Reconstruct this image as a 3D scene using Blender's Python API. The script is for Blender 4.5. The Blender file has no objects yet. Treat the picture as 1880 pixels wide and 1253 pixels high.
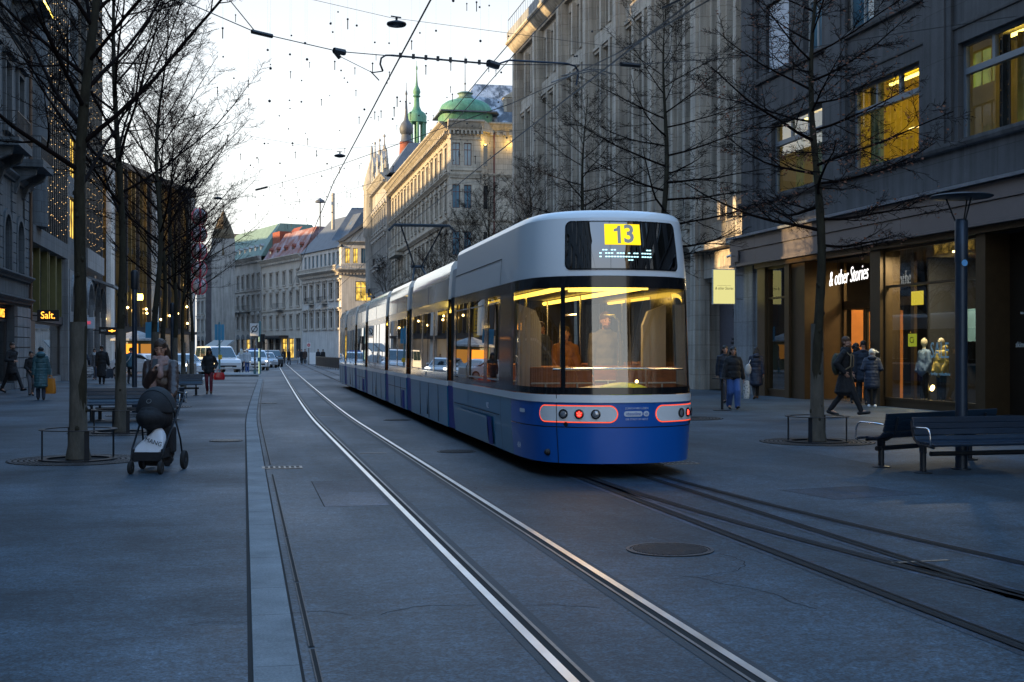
import bpy, math, random
from mathutils import Vector, Matrix, Quaternion
from mathutils import noise as mnoise
V = Vector
S = bpy.context.scene
COL = S.collection
RAD = math.radians
# ------------------------------------------------------------------ measured camera frame
FPX, HZ, CAMZ, CXP, YAW = 2316.0, 643.0, 1.65, 940.0, RAD(12)
def at_depth(px, py, d):
    X = (px-CXP)/FPX*d
    return V((d*math.sin(YAW)+X*math.cos(YAW), d*math.cos(YAW)-X*math.sin(YAW), CAMZ-(py-HZ)/FPX*d))
def on_ground(px, py, z=0.0):
    p = at_depth(px, py, FPX*(CAMZ-z)/(py-HZ)); p.z = z
    return p
def drift(y):                      # the street bends a little to the right far away
    t = max(0.0, y-28.0)
    return 0.02*t*t/(t+8.0) if t > 0 else 0.0

# ------------------------------------------------------------------ object helpers
def tag(o, label=None, cat=None, group=None, kind=None):
    if label: o['label'] = label
    if cat: o['category'] = cat
    if group: o['group'] = group
    if kind: o['kind'] = kind
    return o
def empty(name, loc=(0,0,0), rz=0.0, label=None, cat=None, group=None, kind=None, parent=None):
    o = bpy.data.objects.new(name, None); COL.objects.link(o)
    o.empty_display_size = 0.2
    o.location = loc; o.rotation_euler = (0,0,rz)
    if parent: o.parent = parent
    return tag(o, label, cat, group, kind)
def kids(o): return [c for c in bpy.data.objects if c.parent is o]
def copy_tree(o, parent=None, loc=None, rz=None, scale=None):
    ch = kids(o)
    c = o.copy(); COL.objects.link(c); c.parent = parent
    for k in ch: copy_tree(k, c)
    if loc is not None: c.location = loc
    if rz is not None: c.rotation_euler = (0,0,rz)
    if scale is not None: c.scale = (scale,)*3 if not hasattr(scale,'__len__') else scale
    return c
def link(name, me, parent=None, loc=None, rz=None):
    o = bpy.data.objects.new(name, me); COL.objects.link(o)
    if parent: o.parent = parent
    if loc is not None: o.location = loc
    if rz is not None: o.rotation_euler = (0,0,rz)
    return o

class MB:
    def __init__(s): s.v=[]; s.f=[]; s.mi=[]; s.cur=0
    def add(s, vs, fs):
        b=len(s.v); s.v.extend([tuple(p) for p in vs])
        for f in fs: s.f.append(tuple(i+b for i in f)); s.mi.append(s.cur)
        return s
    def quad(s,a,b,c,d): return s.add([a,b,c,d],[(0,1,2,3)])
    def poly(s,pts): return s.add(pts,[tuple(range(len(pts)))])
    def box(s,x0,x1,y0,y1,z0,z1,M=None):
        if x0>x1: x0,x1=x1,x0
        if y0>y1: y0,y1=y1,y0
        if z0>z1: z0,z1=z1,z0
        vs=[V((x,y,z)) for z in (z0,z1) for y in (y0,y1) for x in (x0,x1)]
        if M is not None: vs=[M@p for p in vs]
        return s.add(vs,[(0,2,3,1),(4,5,7,6),(0,1,5,4),(2,6,7,3),(0,4,6,2),(1,3,7,5)])
    def prism(s, pts, fn0, fn1, caps=True):
        """pts 2D outline; fn0/fn1 map a 2D point to 3D at either end"""
        n=len(pts); a=[fn0(p) for p in pts]; b=[fn1(p) for p in pts]
        fs=[(i,(i+1)%n,n+(i+1)%n,n+i) for i in range(n)]
        if caps: fs+= [tuple(reversed(range(n))), tuple(range(n,2*n))]
        return s.add(a+b,fs)
    def extr_z(s, pts, z0, z1): return s.prism(pts, lambda p:(p[0],p[1],z0), lambda p:(p[0],p[1],z1))
    def extr_x(s, pts, x0, x1): return s.prism(pts, lambda p:(x0,p[0],p[1]), lambda p:(x1,p[0],p[1]))
    def extr_y(s, pts, y0, y1): return s.prism(pts, lambda p:(p[0],y0,p[1]), lambda p:(p[0],y1,p[1]))
    def tube(s, pts, r, n=8, caps=True):
        pts=[V(p) for p in pts]; m=len(pts)
        rs=r if hasattr(r,'__len__') else [r]*m
        t0=(pts[1]-pts[0]).normalized()
        up=V((0,0,1)) if abs(t0.z)<0.9 else V((1,0,0))
        u=t0.cross(up).normalized(); vs=[]; pt=t0
        for i,p in enumerate(pts):
            t=(pts[min(i+1,m-1)]-pts[max(i-1,0)])
            t = t.normalized() if t.length>1e-9 else pt
            q=pt.rotation_difference(t); u=q@u; u=(u-t*u.dot(t)).normalized(); w=t.cross(u); pt=t
            for k in range(n):
                a=2*math.pi*k/n
                vs.append(p+(u*math.cos(a)+w*math.sin(a))*rs[i])
        fs=[(i*n+k,i*n+(k+1)%n,(i+1)*n+(k+1)%n,(i+1)*n+k) for i in range(m-1) for k in range(n)]
        if caps: fs+=[tuple(reversed(range(n))), tuple(range((m-1)*n,m*n))]
        return s.add(vs,fs)
    def lathe(s, prof, c=(0,0,0), n=24, M=None, caps=True):
        vs=[]; c=V(c)
        for (r,z) in prof:
            for k in range(n):
                a=2*math.pi*k/n; p=V((r*math.cos(a),r*math.sin(a),z))
                vs.append((M@p if M is not None else p)+c)
        m=len(prof)
        fs=[(i*n+k,i*n+(k+1)%n,(i+1)*n+(k+1)%n,(i+1)*n+k) for i in range(m-1) for k in range(n)]
        if caps: fs+=[tuple(reversed(range(n))), tuple(range((m-1)*n,m*n))]
        return s.add(vs,fs)
    def ell(s, c, r, M=None, n=14, m=9):
        prof=[]
        r=r if hasattr(r,'__len__') else (r,r,r)
        vs=[];c=V(c)
        for i in range(m+1):
            ph=-math.pi/2+math.pi*i/m
            cc=max(math.cos(ph),1e-3)
            for k in range(n):
                a=2*math.pi*k/n
                p=V((r[0]*cc*math.cos(a),r[1]*cc*math.sin(a),r[2]*math.sin(ph)))
                vs.append((M@p if M is not None else p)+c)
        fs=[(i*n+k,i*n+(k+1)%n,(i+1)*n+(k+1)%n,(i+1)*n+k) for i in range(m) for k in range(n)]
        fs+=[tuple(reversed(range(n))), tuple(range(m*n,(m+1)*n))]
        return s.add(vs,fs)
    def cap(s, a, b, ra, rb, n=12):
        """closed round cone"""
        a=V(a); b=V(b); d=b-a; L=max(d.length,1e-5); t=d/L
        pts=[];rs=[]
        for k in range(5):
            ph=math.pi/2*k/4
            pts.append(a-t*ra*math.cos(ph)); rs.append(max(ra*math.sin(ph),1e-3))
        for k in range(5):
            ph=math.pi/2*k/4
            pts.append(b+t*rb*math.sin(ph)); rs.append(max(rb*math.cos(ph),1e-3))
        return s.tube(pts,rs,n)
    def chain(s, pts, rs, n=12):
        for i in range(len(pts)-1): s.cap(pts[i],pts[i+1],rs[i],rs[i+1],n)
        return s
    def mesh(s, name, mat, smooth=False, angle=40):
        me=bpy.data.meshes.new(name); me.from_pydata(s.v,[],s.f)
        mats=mat if isinstance(mat,(list,tuple)) else [mat]
        for m in mats: me.materials.append(m)
        if len(mats)>1: me.polygons.foreach_set('material_index',s.mi)
        if smooth:
            me.polygons.foreach_set('use_smooth',[True]*len(me.polygons))
            if angle: me.set_sharp_from_angle(angle=RAD(angle))
        me.update()
        return me
    def build(s, name, mat, parent=None, smooth=False, bevel=0.0, loc=None, rz=None, angle=40):
        o=link(name, s.mesh(name,mat,smooth,angle), parent, loc, rz)
        if bevel:
            b=o.modifiers.new('bevel','BEVEL'); b.width=bevel; b.segments=2; b.limit_method='ANGLE'; b.angle_limit=RAD(35)
            b.harden_normals=False
        return o
    def blob(s, name, mat, parent=None, voxel=0.012, it=3, fac=0.5, disp=None):
        o=link(name, s.mesh(name,mat,True,0), parent)
        r=o.modifiers.new('remesh','REMESH'); r.mode='VOXEL'; r.voxel_size=voxel; r.use_smooth_shade=True
        if it:
            m=o.modifiers.new('smooth','SMOOTH'); m.factor=fac; m.iterations=it
        if disp:
            t=bpy.data.textures.new(name,'CLOUDS'); t.noise_scale=disp[1]; t.noise_depth=2
            d=o.modifiers.new('folds','DISPLACE'); d.texture=t; d.strength=disp[0]; d.mid_level=0.5; d.texture_coords='LOCAL'
        return o
_txt={}
def text(name, body, size, mat, parent=None, loc=(0,0,0), rot=(0,0,0), ex=0.003, align='CENTER', ay='CENTER', shear=0.0, sx=1.0, bold=0.0):
    c=bpy.data.curves.new(name,'FONT'); c.body=body; c.size=size; c.extrude=ex; c.align_x=align; c.align_y=ay; c.shear=shear
    c.resolution_u=3; c.offset=bold
    t=bpy.data.objects.new(name,c); me=bpy.data.meshes.new_from_object(t); me.name=name
    bpy.data.objects.remove(t); bpy.data.curves.remove(c)
    me.materials.clear(); me.materials.append(mat)
    o=bpy.data.objects.new(name,me); COL.objects.link(o); o.location=loc; o.rotation_euler=rot; o.scale=(sx,1,1)
    if parent: o.parent=parent
    return o

# ------------------------------------------------------------------ materials
def _mat(name):
    m=bpy.data.materials.new(name); m.use_nodes=True
    n=m.node_tree.nodes; return m,n,m.node_tree.links,n['Principled BSDF']
DIM={'asphalt':0.52,'pavement':0.52,'asphalt_new':0.52,'asphalt_old':0.52,'crossing_pavement':0.55,'granite':0.6,'granite2':0.6,'joint':0.6,'bark':0.7,'bark_pale':0.75,'twig':0.8,'bench_wood':0.8,
 'stone_dark':0.62,'stone_pier':0.88,'stone_warm':0.80,'stone_grey':0.78,'stone_cream':0.78,'stone_white':0.82,'stone_blue':0.50,'stone_light':0.66,'granite_pink':0.7,'bronze':0.75,'fascia':0.95,'zinc':1.0,'slate':0.65,'slate_snow':0.65,
 'tile_red':0.65,'tile_snow':0.65,'copper':0.68,'copper_pale':0.65,'lead':0.7,'brick_red':0.65,'frame_pale':0.7,'frame_grey':0.75,'store_core':0.7,'band_blue':0.6,'skin':1.0,'room_pale':0.6,'mansard':0.65,'shingle_brown':0.65,'snow':0.75,'fin_gold':0.7,'fin_metal':0.6,'post_yellow':0.7,'pipe_brown':0.7,'interior':0.8,'lantern_white':0.7,'poster_cool':0.7,'iron':0.7,'dark_metal':0.8,'lamp_metal':0.85,'sign_white':0.8}
def mat(name, c, rough=0.6, metal=0.0, var=0.0, vs=3.0, vs2=None, bump=0.0, bs=40.0, c2=None, spec=0.5, coat=0.0, stretch=None, detail=6, rvar=0.0, streak=0.0, contrast=None, blocks=None):
    f_=DIM.get(name,1.0); c=tuple(x*f_ for x in c); c2=tuple(x*f_ for x in c2) if c2 else None
    m,n,l,b=_mat(name)
    b.inputs['Roughness'].default_value=rough; b.inputs['Metallic'].default_value=metal
    b.inputs['Base Color'].default_value=(*c,1); b.inputs['Specular IOR Level'].default_value=spec
    if coat: b.inputs['Coat Weight'].default_value=coat; b.inputs['Coat Roughness'].default_value=0.05
    tc=n.new('ShaderNodeTexCoord'); src=tc.outputs['Object']
    if stretch:
        mp=n.new('ShaderNodeMapping'); mp.inputs['Scale'].default_value=stretch; l.new(src,mp.inputs['Vector']); src=mp.outputs['Vector']
    if var or c2:
        nz=n.new('ShaderNodeTexNoise'); nz.inputs['Scale'].default_value=vs; nz.inputs['Detail'].default_value=detail; nz.inputs['Roughness'].default_value=0.65
        l.new(src,nz.inputs['Vector'])
        rp=n.new('ShaderNodeValToRGB'); lo,hi=contrast or (0.3,0.7)
        rp.color_ramp.elements[0].position=lo; rp.color_ramp.elements[1].position=hi
        c2=c2 or tuple(min(1,x*(1+var)) for x in c); c1=tuple(x*(1-var) for x in c) if var else c
        rp.color_ramp.elements[0].color=(*c1,1); rp.color_ramp.elements[1].color=(*c2,1)
        l.new(nz.outputs['Fac'],rp.inputs['Fac']); out=rp.outputs['Color']
        if vs2:
            n2=n.new('ShaderNodeTexNoise'); n2.inputs['Scale'].default_value=vs2; n2.inputs['Detail'].default_value=4
            l.new(src,n2.inputs['Vector'])
            mx=n.new('ShaderNodeMix'); mx.data_type='RGBA'; mx.blend_type='OVERLAY'; mx.inputs[0].default_value=0.55
            l.new(out,mx.inputs[6]); l.new(n2.outputs['Fac'],mx.inputs[7]); out=mx.outputs[2]
        if streak:
            m2=n.new('ShaderNodeMapping'); m2.inputs['Scale'].default_value=(2.2,2.2,0.12); l.new(tc.outputs['Object'],m2.inputs['Vector'])
            n3=n.new('ShaderNodeTexNoise'); n3.inputs['Scale'].default_value=1.6; n3.inputs['Detail'].default_value=5; l.new(m2.outputs['Vector'],n3.inputs['Vector'])
            r3=n.new('ShaderNodeValToRGB'); r3.color_ramp.elements[0].position=0.35; r3.color_ramp.elements[1].position=0.6
            r3.color_ramp.elements[0].color=(1-streak,1-streak,1-streak,1); r3.color_ramp.elements[1].color=(1,1,1,1)
            l.new(n3.outputs['Fac'],r3.inputs['Fac'])
            mx=n.new('ShaderNodeMix'); mx.data_type='RGBA'; mx.blend_type='MULTIPLY'; mx.inputs[0].default_value=1.0
            l.new(out,mx.inputs[6]); l.new(r3.outputs['Color'],mx.inputs[7]); out=mx.outputs[2]
        if blocks:                       # ashlar joints: thin darker lines between stone blocks
            sp=n.new('ShaderNodeSeparateXYZ'); l.new(tc.outputs['Object'],sp.inputs[0]); ax=n.new('ShaderNodeMath'); ax.operation='ADD'; l.new(sp.outputs['X'],ax.inputs[0]); l.new(sp.outputs['Y'],ax.inputs[1])
            cb=n.new('ShaderNodeCombineXYZ'); l.new(ax.outputs[0],cb.inputs[0]); l.new(sp.outputs['Z'],cb.inputs[1])
            bk=n.new('ShaderNodeTexBrick'); bk.inputs['Scale'].default_value=1.0; bk.inputs['Brick Width'].default_value=blocks[0]; bk.inputs['Row Height'].default_value=blocks[1]; bk.inputs['Mortar Size'].default_value=blocks[2]
            bk.inputs['Color1'].default_value=(1,1,1,1); bk.inputs['Color2'].default_value=(0.82,0.83,0.84,1); bk.inputs['Mortar'].default_value=(0.5,0.48,0.46,1); l.new(cb.outputs[0],bk.inputs['Vector'])
            mx=n.new('ShaderNodeMix'); mx.data_type='RGBA'; mx.blend_type='MULTIPLY'; mx.inputs[0].default_value=0.85; l.new(out,mx.inputs[6]); l.new(bk.outputs['Color'],mx.inputs[7]); out=mx.outputs[2]
        l.new(out,b.inputs['Base Color'])
        if rvar:
            mr=n.new('ShaderNodeMapRange'); mr.inputs[3].default_value=rough-rvar; mr.inputs[4].default_value=rough+rvar
            l.new(nz.outputs['Fac'],mr.inputs[0]); l.new(mr.outputs[0],b.inputs['Roughness'])
    if bump:
        nb=n.new('ShaderNodeTexNoise'); nb.inputs['Scale'].default_value=bs; nb.inputs['Detail'].default_value=5; l.new(src,nb.inputs['Vector'])
        bp=n.new('ShaderNodeBump'); bp.inputs['Strength'].default_value=bump; bp.inputs['Distance'].default_value=0.02
        l.new(nb.outputs['Fac'],bp.inputs['Height']); l.new(bp.outputs['Normal'],b.inputs['Normal'])
    return m
def glow(name, c, s):
    m,n,l,b=_mat(name); n.remove(b)
    e=n.new('ShaderNodeEmission'); e.inputs['Color'].default_value=(*c,1); e.inputs['Strength'].default_value=s*0.56
    l.new(e.outputs[0],n['Material Output'].inputs['Surface']); return m
def thin_glass(name, tint=(0.8,0.85,0.85), refl=0.06, gloss=(1,1,1), rough=0.0, pw=4.0):
    m,n,l,b=_mat(name); n.remove(b)
    t=n.new('ShaderNodeBsdfTransparent'); t.inputs['Color'].default_value=(*tint,1)
    g=n.new('ShaderNodeBsdfGlossy'); g.inputs['Roughness'].default_value=rough; g.inputs['Color'].default_value=(*gloss,1)
    lw=n.new('ShaderNodeLayerWeight'); lw.inputs['Blend'].default_value=0.5
    p=n.new('ShaderNodeMath'); p.operation='POWER'; p.inputs[1].default_value=pw; l.new(lw.outputs['Facing'],p.inputs[0])
    q=n.new('ShaderNodeMapRange'); q.inputs[3].default_value=refl; q.inputs[4].default_value=0.95; l.new(p.outputs[0],q.inputs[0])
    mx=n.new('ShaderNodeMixShader'); l.new(q.outputs[0],mx.inputs[0]); l.new(t.outputs[0],mx.inputs[1]); l.new(g.outputs[0],mx.inputs[2])
    l.new(mx.outputs[0],n['Material Output'].inputs['Surface']); return m
def pane_mat(name, c, rough=0.06, spec=1.0, em=None, es=0.0, var=0.35, scale=0.6):
    """window pane seen from far: dark room behind, glossy face, a little unevenness in the glass"""
    m,n,l,b=_mat(name)
    tc=n.new('ShaderNodeTexCoord')
    nz=n.new('ShaderNodeTexNoise'); nz.inputs['Scale'].default_value=scale; l.new(tc.outputs['Object'],nz.inputs['Vector'])
    rp=n.new('ShaderNodeValToRGB'); rp.color_ramp.elements[0].color=(*[x*(1-var) for x in c],1); rp.color_ramp.elements[1].color=(*[x*(1+var) for x in c],1)
    rp.color_ramp.elements[0].position=0.35; rp.color_ramp.elements[1].position=0.65
    l.new(nz.outputs['Fac'],rp.inputs['Fac']); l.new(rp.outputs['Color'],b.inputs['Base Color'])
    b.inputs['Roughness'].default_value=rough; b.inputs['Specular IOR Level'].default_value=spec
    nb=n.new('ShaderNodeTexNoise'); nb.inputs['Scale'].default_value=0.9; l.new(tc.outputs['Object'],nb.inputs['Vector'])
    bp=n.new('ShaderNodeBump'); bp.inputs['Strength'].default_value=0.15; bp.inputs['Distance'].default_value=0.05
    l.new(nb.outputs['Fac'],bp.inputs['Height']); l.new(bp.outputs['Normal'],b.inputs['Normal'])
    if em:
        r2=n.new('ShaderNodeValToRGB'); r2.color_ramp.elements[0].color=(*[x*0.35 for x in em],1); r2.color_ramp.elements[1].color=(*em,1)
        r2.color_ramp.elements[0].position=0.4; r2.color_ramp.elements[1].position=0.6
        l.new(nz.outputs['Fac'],r2.inputs['Fac']); l.new(r2.outputs['Color'],b.inputs['Emission Color']); b.inputs['Emission Strength'].default_value=es*0.56
    return m

M={}
def paving(name,c,streak=(0.6,1.0,1.0),flecks=0.5):
    """worn asphalt: grain of stone chips, blotches, tyre-polished bands, pale flecks and gum"""
    f_=DIM.get(name,1.0); c=tuple(x*f_ for x in c)
    m,n,l,b=_mat(name)
    tc=n.new('ShaderNodeTexCoord'); ob=tc.outputs['Object']
    def nz(scale,detail=4,st=None,rough=0.6):
        x=n.new('ShaderNodeTexNoise'); x.inputs['Scale'].default_value=scale; x.inputs['Detail'].default_value=detail; x.inputs['Roughness'].default_value=rough
        if st: mp=n.new('ShaderNodeMapping'); mp.inputs['Scale'].default_value=st; l.new(ob,mp.inputs['Vector']); l.new(mp.outputs[0],x.inputs['Vector'])
        else: l.new(ob,x.inputs['Vector'])
        return x.outputs['Fac']
    def mr(f,a,c_,lo,hi):
        x=n.new('ShaderNodeMapRange'); x.inputs[1].default_value=a; x.inputs[2].default_value=c_; x.inputs[3].default_value=lo; x.inputs[4].default_value=hi; l.new(f,x.inputs[0]); return x.outputs[0]
    def mul(p,q):
        x=n.new('ShaderNodeMath'); x.operation='MULTIPLY'; l.new(p,x.inputs[0]); l.new(q,x.inputs[1]); return x.outputs[0]
    g=nz(48,3,None,0.75); g2=nz(15,3); big=nz(0.32,8,streak); mid=nz(2.6,6,(0.7,1.2,1.0)); ban=nz(1.0,4,(1.3,0.05,1.0))
    f=mul(mul(mr(g,0.38,0.62,0.30,1.85),mr(g2,0.36,0.64,0.60,1.42)),mul(mr(big,0.38,0.62,0.50,1.45),mul(mr(mid,0.35,0.65,0.75,1.25),mr(ban,0.35,0.65,0.86,1.12))))
    vo=n.new('ShaderNodeTexVoronoi'); vo.inputs['Scale'].default_value=3.4; l.new(ob,vo.inputs['Vector'])
    fl=mr(vo.outputs['Distance'],0.018,0.05,1.0,0.0); sp=mul(fl,mr(nz(1.7,2),0.5,0.56,0.0,flecks))
    mx=n.new('ShaderNodeMix'); mx.data_type='RGBA'; l.new(sp,mx.inputs[0]); mx.inputs[7].default_value=(c[0]*2.6,c[1]*2.6,c[2]*2.6,1)
    vs=n.new('ShaderNodeVectorMath'); vs.operation='SCALE'; vs.inputs[0].default_value=c; l.new(f,vs.inputs['Scale']); l.new(vs.outputs[0],mx.inputs[6]); l.new(mx.outputs[2],b.inputs['Base Color'])
    l.new(mr(big,0.3,0.7,0.70,0.50),b.inputs['Roughness']); b.inputs['Specular IOR Level'].default_value=0.42
    bp=n.new('ShaderNodeBump'); bp.inputs['Strength'].default_value=0.55; bp.inputs['Distance'].default_value=0.006; l.new(g2,bp.inputs['Height']); l.new(bp.outputs['Normal'],b.inputs['Normal'])
    return m
M['asphalt']=paving('asphalt',(0.046,0.082,0.112),(1.0,0.35,1.0),0.45)
M['pavement']=paving('pavement',(0.053,0.092,0.126),(0.8,0.8,1.0),0.3)
M['granite']=mat('granite',(0.30,0.32,0.33),0.7,var=0.32,vs=1.6,vs2=70,bump=0.4,bs=120)
M['granite2']=mat('granite2',(0.22,0.24,0.255),0.7,var=0.32,vs=1.8,vs2=70,bump=0.4,bs=120)
M['steel']=mat('steel',(0.80,0.80,0.79),0.33,1.0,var=0.12,vs=2.0,rvar=0.06)
M['rail_dull']=mat('rail_dull',(0.010,0.011,0.013),0.65,0.0,var=0.4,vs=5,spec=0.15)
M['steel_worn']=mat('steel_worn',(0.20,0.19,0.18),0.45,0.8,var=0.3,vs=4)
M['groove']=mat('groove',(0.006,0.006,0.006),0.9)
M['joint']=mat('joint',(0.055,0.06,0.066),0.7,var=0.2,vs=3,bump=0.3,bs=60)
M['iron']=mat('iron',(0.075,0.078,0.085),0.5,0.6,var=0.3,vs=20,bump=0.3,bs=90)
M['dark_metal']=mat('dark_metal',(0.022,0.028,0.036),0.42,0.3,var=0.2,vs=8)
M['lamp_metal']=mat('lamp_metal',(0.035,0.055,0.085),0.36,0.5,var=0.15,vs=5)
M['chrome']=mat('chrome',(0.7,0.71,0.72),0.2,1.0)
M['bench_wood']=mat('bench_wood',(0.009,0.024,0.046),0.38,var=0.3,vs=6,stretch=(1,9,9),bump=0.15,bs=12,coat=0.25)
M['bark']=mat('bark',(0.040,0.033,0.024),0.9,c2=(0.075,0.068,0.045),vs=9,bump=1.0,bs=26,stretch=(1,1,0.35),spec=0.12)
M['bark_pale']=mat('bark_pale',(0.17,0.15,0.12),0.9,c2=(0.085,0.078,0.06),vs=7,bump=0.8,bs=22,stretch=(1,1,0.4))
M['twig']=mat('twig',(0.016,0.011,0.010),0.95,spec=0.05,var=0.3,vs=5)
M['dry_leaf']=mat('dry_leaf',(0.16,0.055,0.022),0.8,var=0.4,vs=9)
M['black']=mat('black',(0.008,0.008,0.009),0.5)
M['rubber']=mat('rubber',(0.012,0.012,0.012),0.8)
M['white']=mat('white',(0.75,0.75,0.74),0.4,var=0.05,vs=4)
M['wire']=mat('wire',(0.02,0.02,0.022),0.5)
M['glass_clear']=thin_glass('glass_clear',(0.82,0.86,0.85),0.05)
M['glass_upper']=thin_glass('glass_upper',(0.70,0.76,0.74),0.15)
M['glass_shop']=thin_glass('glass_shop',(0.72,0.78,0.78),0.07)
M['glass_tram']=thin_glass('glass_tram',(0.50,0.52,0.50),0.075,pw=3.2)
M['glass_nose']=thin_glass('glass_nose',(0.80,0.82,0.80),0.085,pw=3.4)
M['pane_dark']=pane_mat('pane_dark',(0.014,0.018,0.022))
M['pane_blue']=pane_mat('pane_blue',(0.08,0.16,0.21),0.04)  # reflected sky put into the base colour as a paler blue
M['pane_lit']=pane_mat('pane_lit',(0.05,0.04,0.02),0.08,em=(1.0,0.62,0.10),es=1.1,scale=1.2)
M['pane_dim']=pane_mat('pane_dim',(0.05,0.04,0.02),0.08,em=(0.9,0.45,0.08),es=0.35,scale=1.2)
# ------------------------------------------------------------------ camera, sky, sun
cam=bpy.data.cameras.new('camera'); co=bpy.data.objects.new('camera',cam); COL.objects.link(co); S.camera=co
cam.sensor_width=36; cam.lens=FPX/1880*36; cam.clip_end=3000; cam.clip_start=0.05
cam.shift_y=(HZ-626.5)/1880
co.location=(0,0,CAMZ); co.rotation_euler=(RAD(90),0,-YAW)
SKYK=8.5
SUN_EL, SUN_AZ = RAD(9), RAD(-90)      # azimuth measured from +Y towards +X: low in the west, left and behind
w=bpy.data.worlds.new('World'); S.world=w; w.use_nodes=True
n=w.node_tree.nodes; l=w.node_tree.links; bg=n['Background']
sky=n.new('ShaderNodeTexSky'); sky.sky_type='NISHITA'; sky.sun_disc=False; sky.sun_elevation=SUN_EL; sky.sun_rotation=SUN_AZ
sky.air_density=1.3; sky.dust_density=1.2; sky.ozone_density=2.5
tc=n.new('ShaderNodeTexCoord'); sep=n.new('ShaderNodeSeparateXYZ'); l.new(tc.outputs['Generated'],sep.inputs[0])
mp=n.new('ShaderNodeMapping'); mp.inputs['Scale'].default_value=(1.2,1.2,4.0); l.new(tc.outputs['Generated'],mp.inputs['Vector'])
nz=n.new('ShaderNodeTexNoise'); nz.inputs['Scale'].default_value=2.2; nz.inputs['Detail'].default_value=7; l.new(mp.outputs[0],nz.inputs['Vector'])
rp=n.new('ShaderNodeValToRGB'); cr=rp.color_ramp          # pale cloud low over the roofs, clear blue dusk overhead
cr.elements[0].position=0.0; cr.elements[0].color=(0.50,0.495,0.49,1); cr.elements[1].position=1.0; cr.elements[1].color=(0.17,0.37,0.70,1)
for p_,c_ in ((0.13,(0.47,0.47,0.475,1)),(0.27,(0.345,0.35,0.362,1)),(0.46,(0.30,0.39,0.54,1)),(0.75,(0.21,0.39,0.68,1))):
    e_=cr.elements.new(p_); e_.color=c_
ad=n.new('ShaderNodeMath'); ad.operation='MULTIPLY_ADD'; ad.inputs[1].default_value=0.10; ad.inputs[2].default_value=-0.05; l.new(nz.outputs['Fac'],ad.inputs[0])
sm=n.new('ShaderNodeMath'); sm.operation='ADD'; sm.use_clamp=True; l.new(sep.outputs['Z'],sm.inputs[0]); l.new(ad.outputs[0],sm.inputs[1]); l.new(sm.outputs[0],rp.inputs['Fac'])
ml=n.new('ShaderNodeVectorMath'); ml.operation='SCALE'; ml.inputs['Scale'].default_value=SKYK; l.new(rp.outputs['Color'],ml.inputs[0])
mx=n.new('ShaderNodeMix'); mx.data_type='RGBA'; mx.inputs[0].default_value=0.75; l.new(sky.outputs[0],mx.inputs[6]); l.new(ml.outputs[0],mx.inputs[7])
l.new(mx.outputs[2],bg.inputs['Color']); bg.inputs['Strength'].default_value=0.15
sl=bpy.data.lights.new('sun','SUN'); sl.energy=4.4; sl.angle=RAD(0.6); sl.color=(1.0,0.70,0.34)
so=bpy.data.objects.new('sun',sl); COL.objects.link(so)
sd=V((math.sin(SUN_AZ)*math.cos(SUN_EL),math.cos(SUN_AZ)*math.cos(SUN_EL),math.sin(SUN_EL)))
so.rotation_euler=sd.to_track_quat('Z','Y').to_euler(); so.location=sd*100
S.view_settings.view_transform='Standard'; S.view_settings.look='None'; S.view_settings.exposure=1.34; S.view_settings.gamma=1.0

# ------------------------------------------------------------------ ground, street, kerb, rails
def strip(mb, xa, xb, y0, y1, z, step=2.0, dr=True):
    k=max(1,int((y1-y0)/step)); ys=[y0+(y1-y0)*i/k for i in range(k+1)]
    for a,b in zip(ys,ys[1:]):
        da,db=(drift(a),drift(b)) if dr else (0,0)
        mb.quad((xa+da,a,z),(xb+da,a,z),(xb+db,b,z),(xa+db,b,z))
    return mb
tag(MB().quad((-500,-300,0),(500,-300,0),(500,900,0),(-500,900,0)).build('pavement',M['pavement']),kind='structure')
tag(strip(MB(),0.30,8.9,-30,73,0.004).build('road',M['asphalt']),kind='structure')
tag(strip(MB(),-40,40,73,79,0.004,dr=False).build('crossing_pavement',mat('crossing_pavement',(0.15,0.155,0.165),0.6,var=0.2,vs=0.6,vs2=80,bump=0.3,bs=100)),kind='structure')
tag(strip(MB(),-12,14,79,150,0.004).build('far_road',M['asphalt']),kind='structure')
rng=random.Random(5)
kb=MB(); y=-6.0; i=0
ks=[]
while y<73:
    L=rng.choice([0.9,1.0,1.15,1.3]); kb.cur=rng.choice([0,0,1])
    a,b=y+0.004,min(y+L,73)-0.004; da,db=drift(a),drift(b)
    # slab with arrises: the joint shows as a thin dark gap
    kb.add([(0.045+da,a,0),(0.285+da,a,0),(0.285+db,b,0),(0.045+db,b,0),(0.048+da,a,0.012),(0.282+da,a,0.012),(0.282+db,b,0.012),(0.048+db,b,0.012)],[(4,5,6,7),(0,1,5,4),(2,3,7,6),(0,4,7,3),(1,2,6,5)])
    y+=L
tag(kb.build('kerb',[M['granite'],M['granite2']]),kind='structure')
tag(strip(strip(MB(),0.02,0.045,-6,73,0.003),0.285,0.30,-6,73,0.002).build('kerb_joint',M['groove']),kind='structure')
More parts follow.
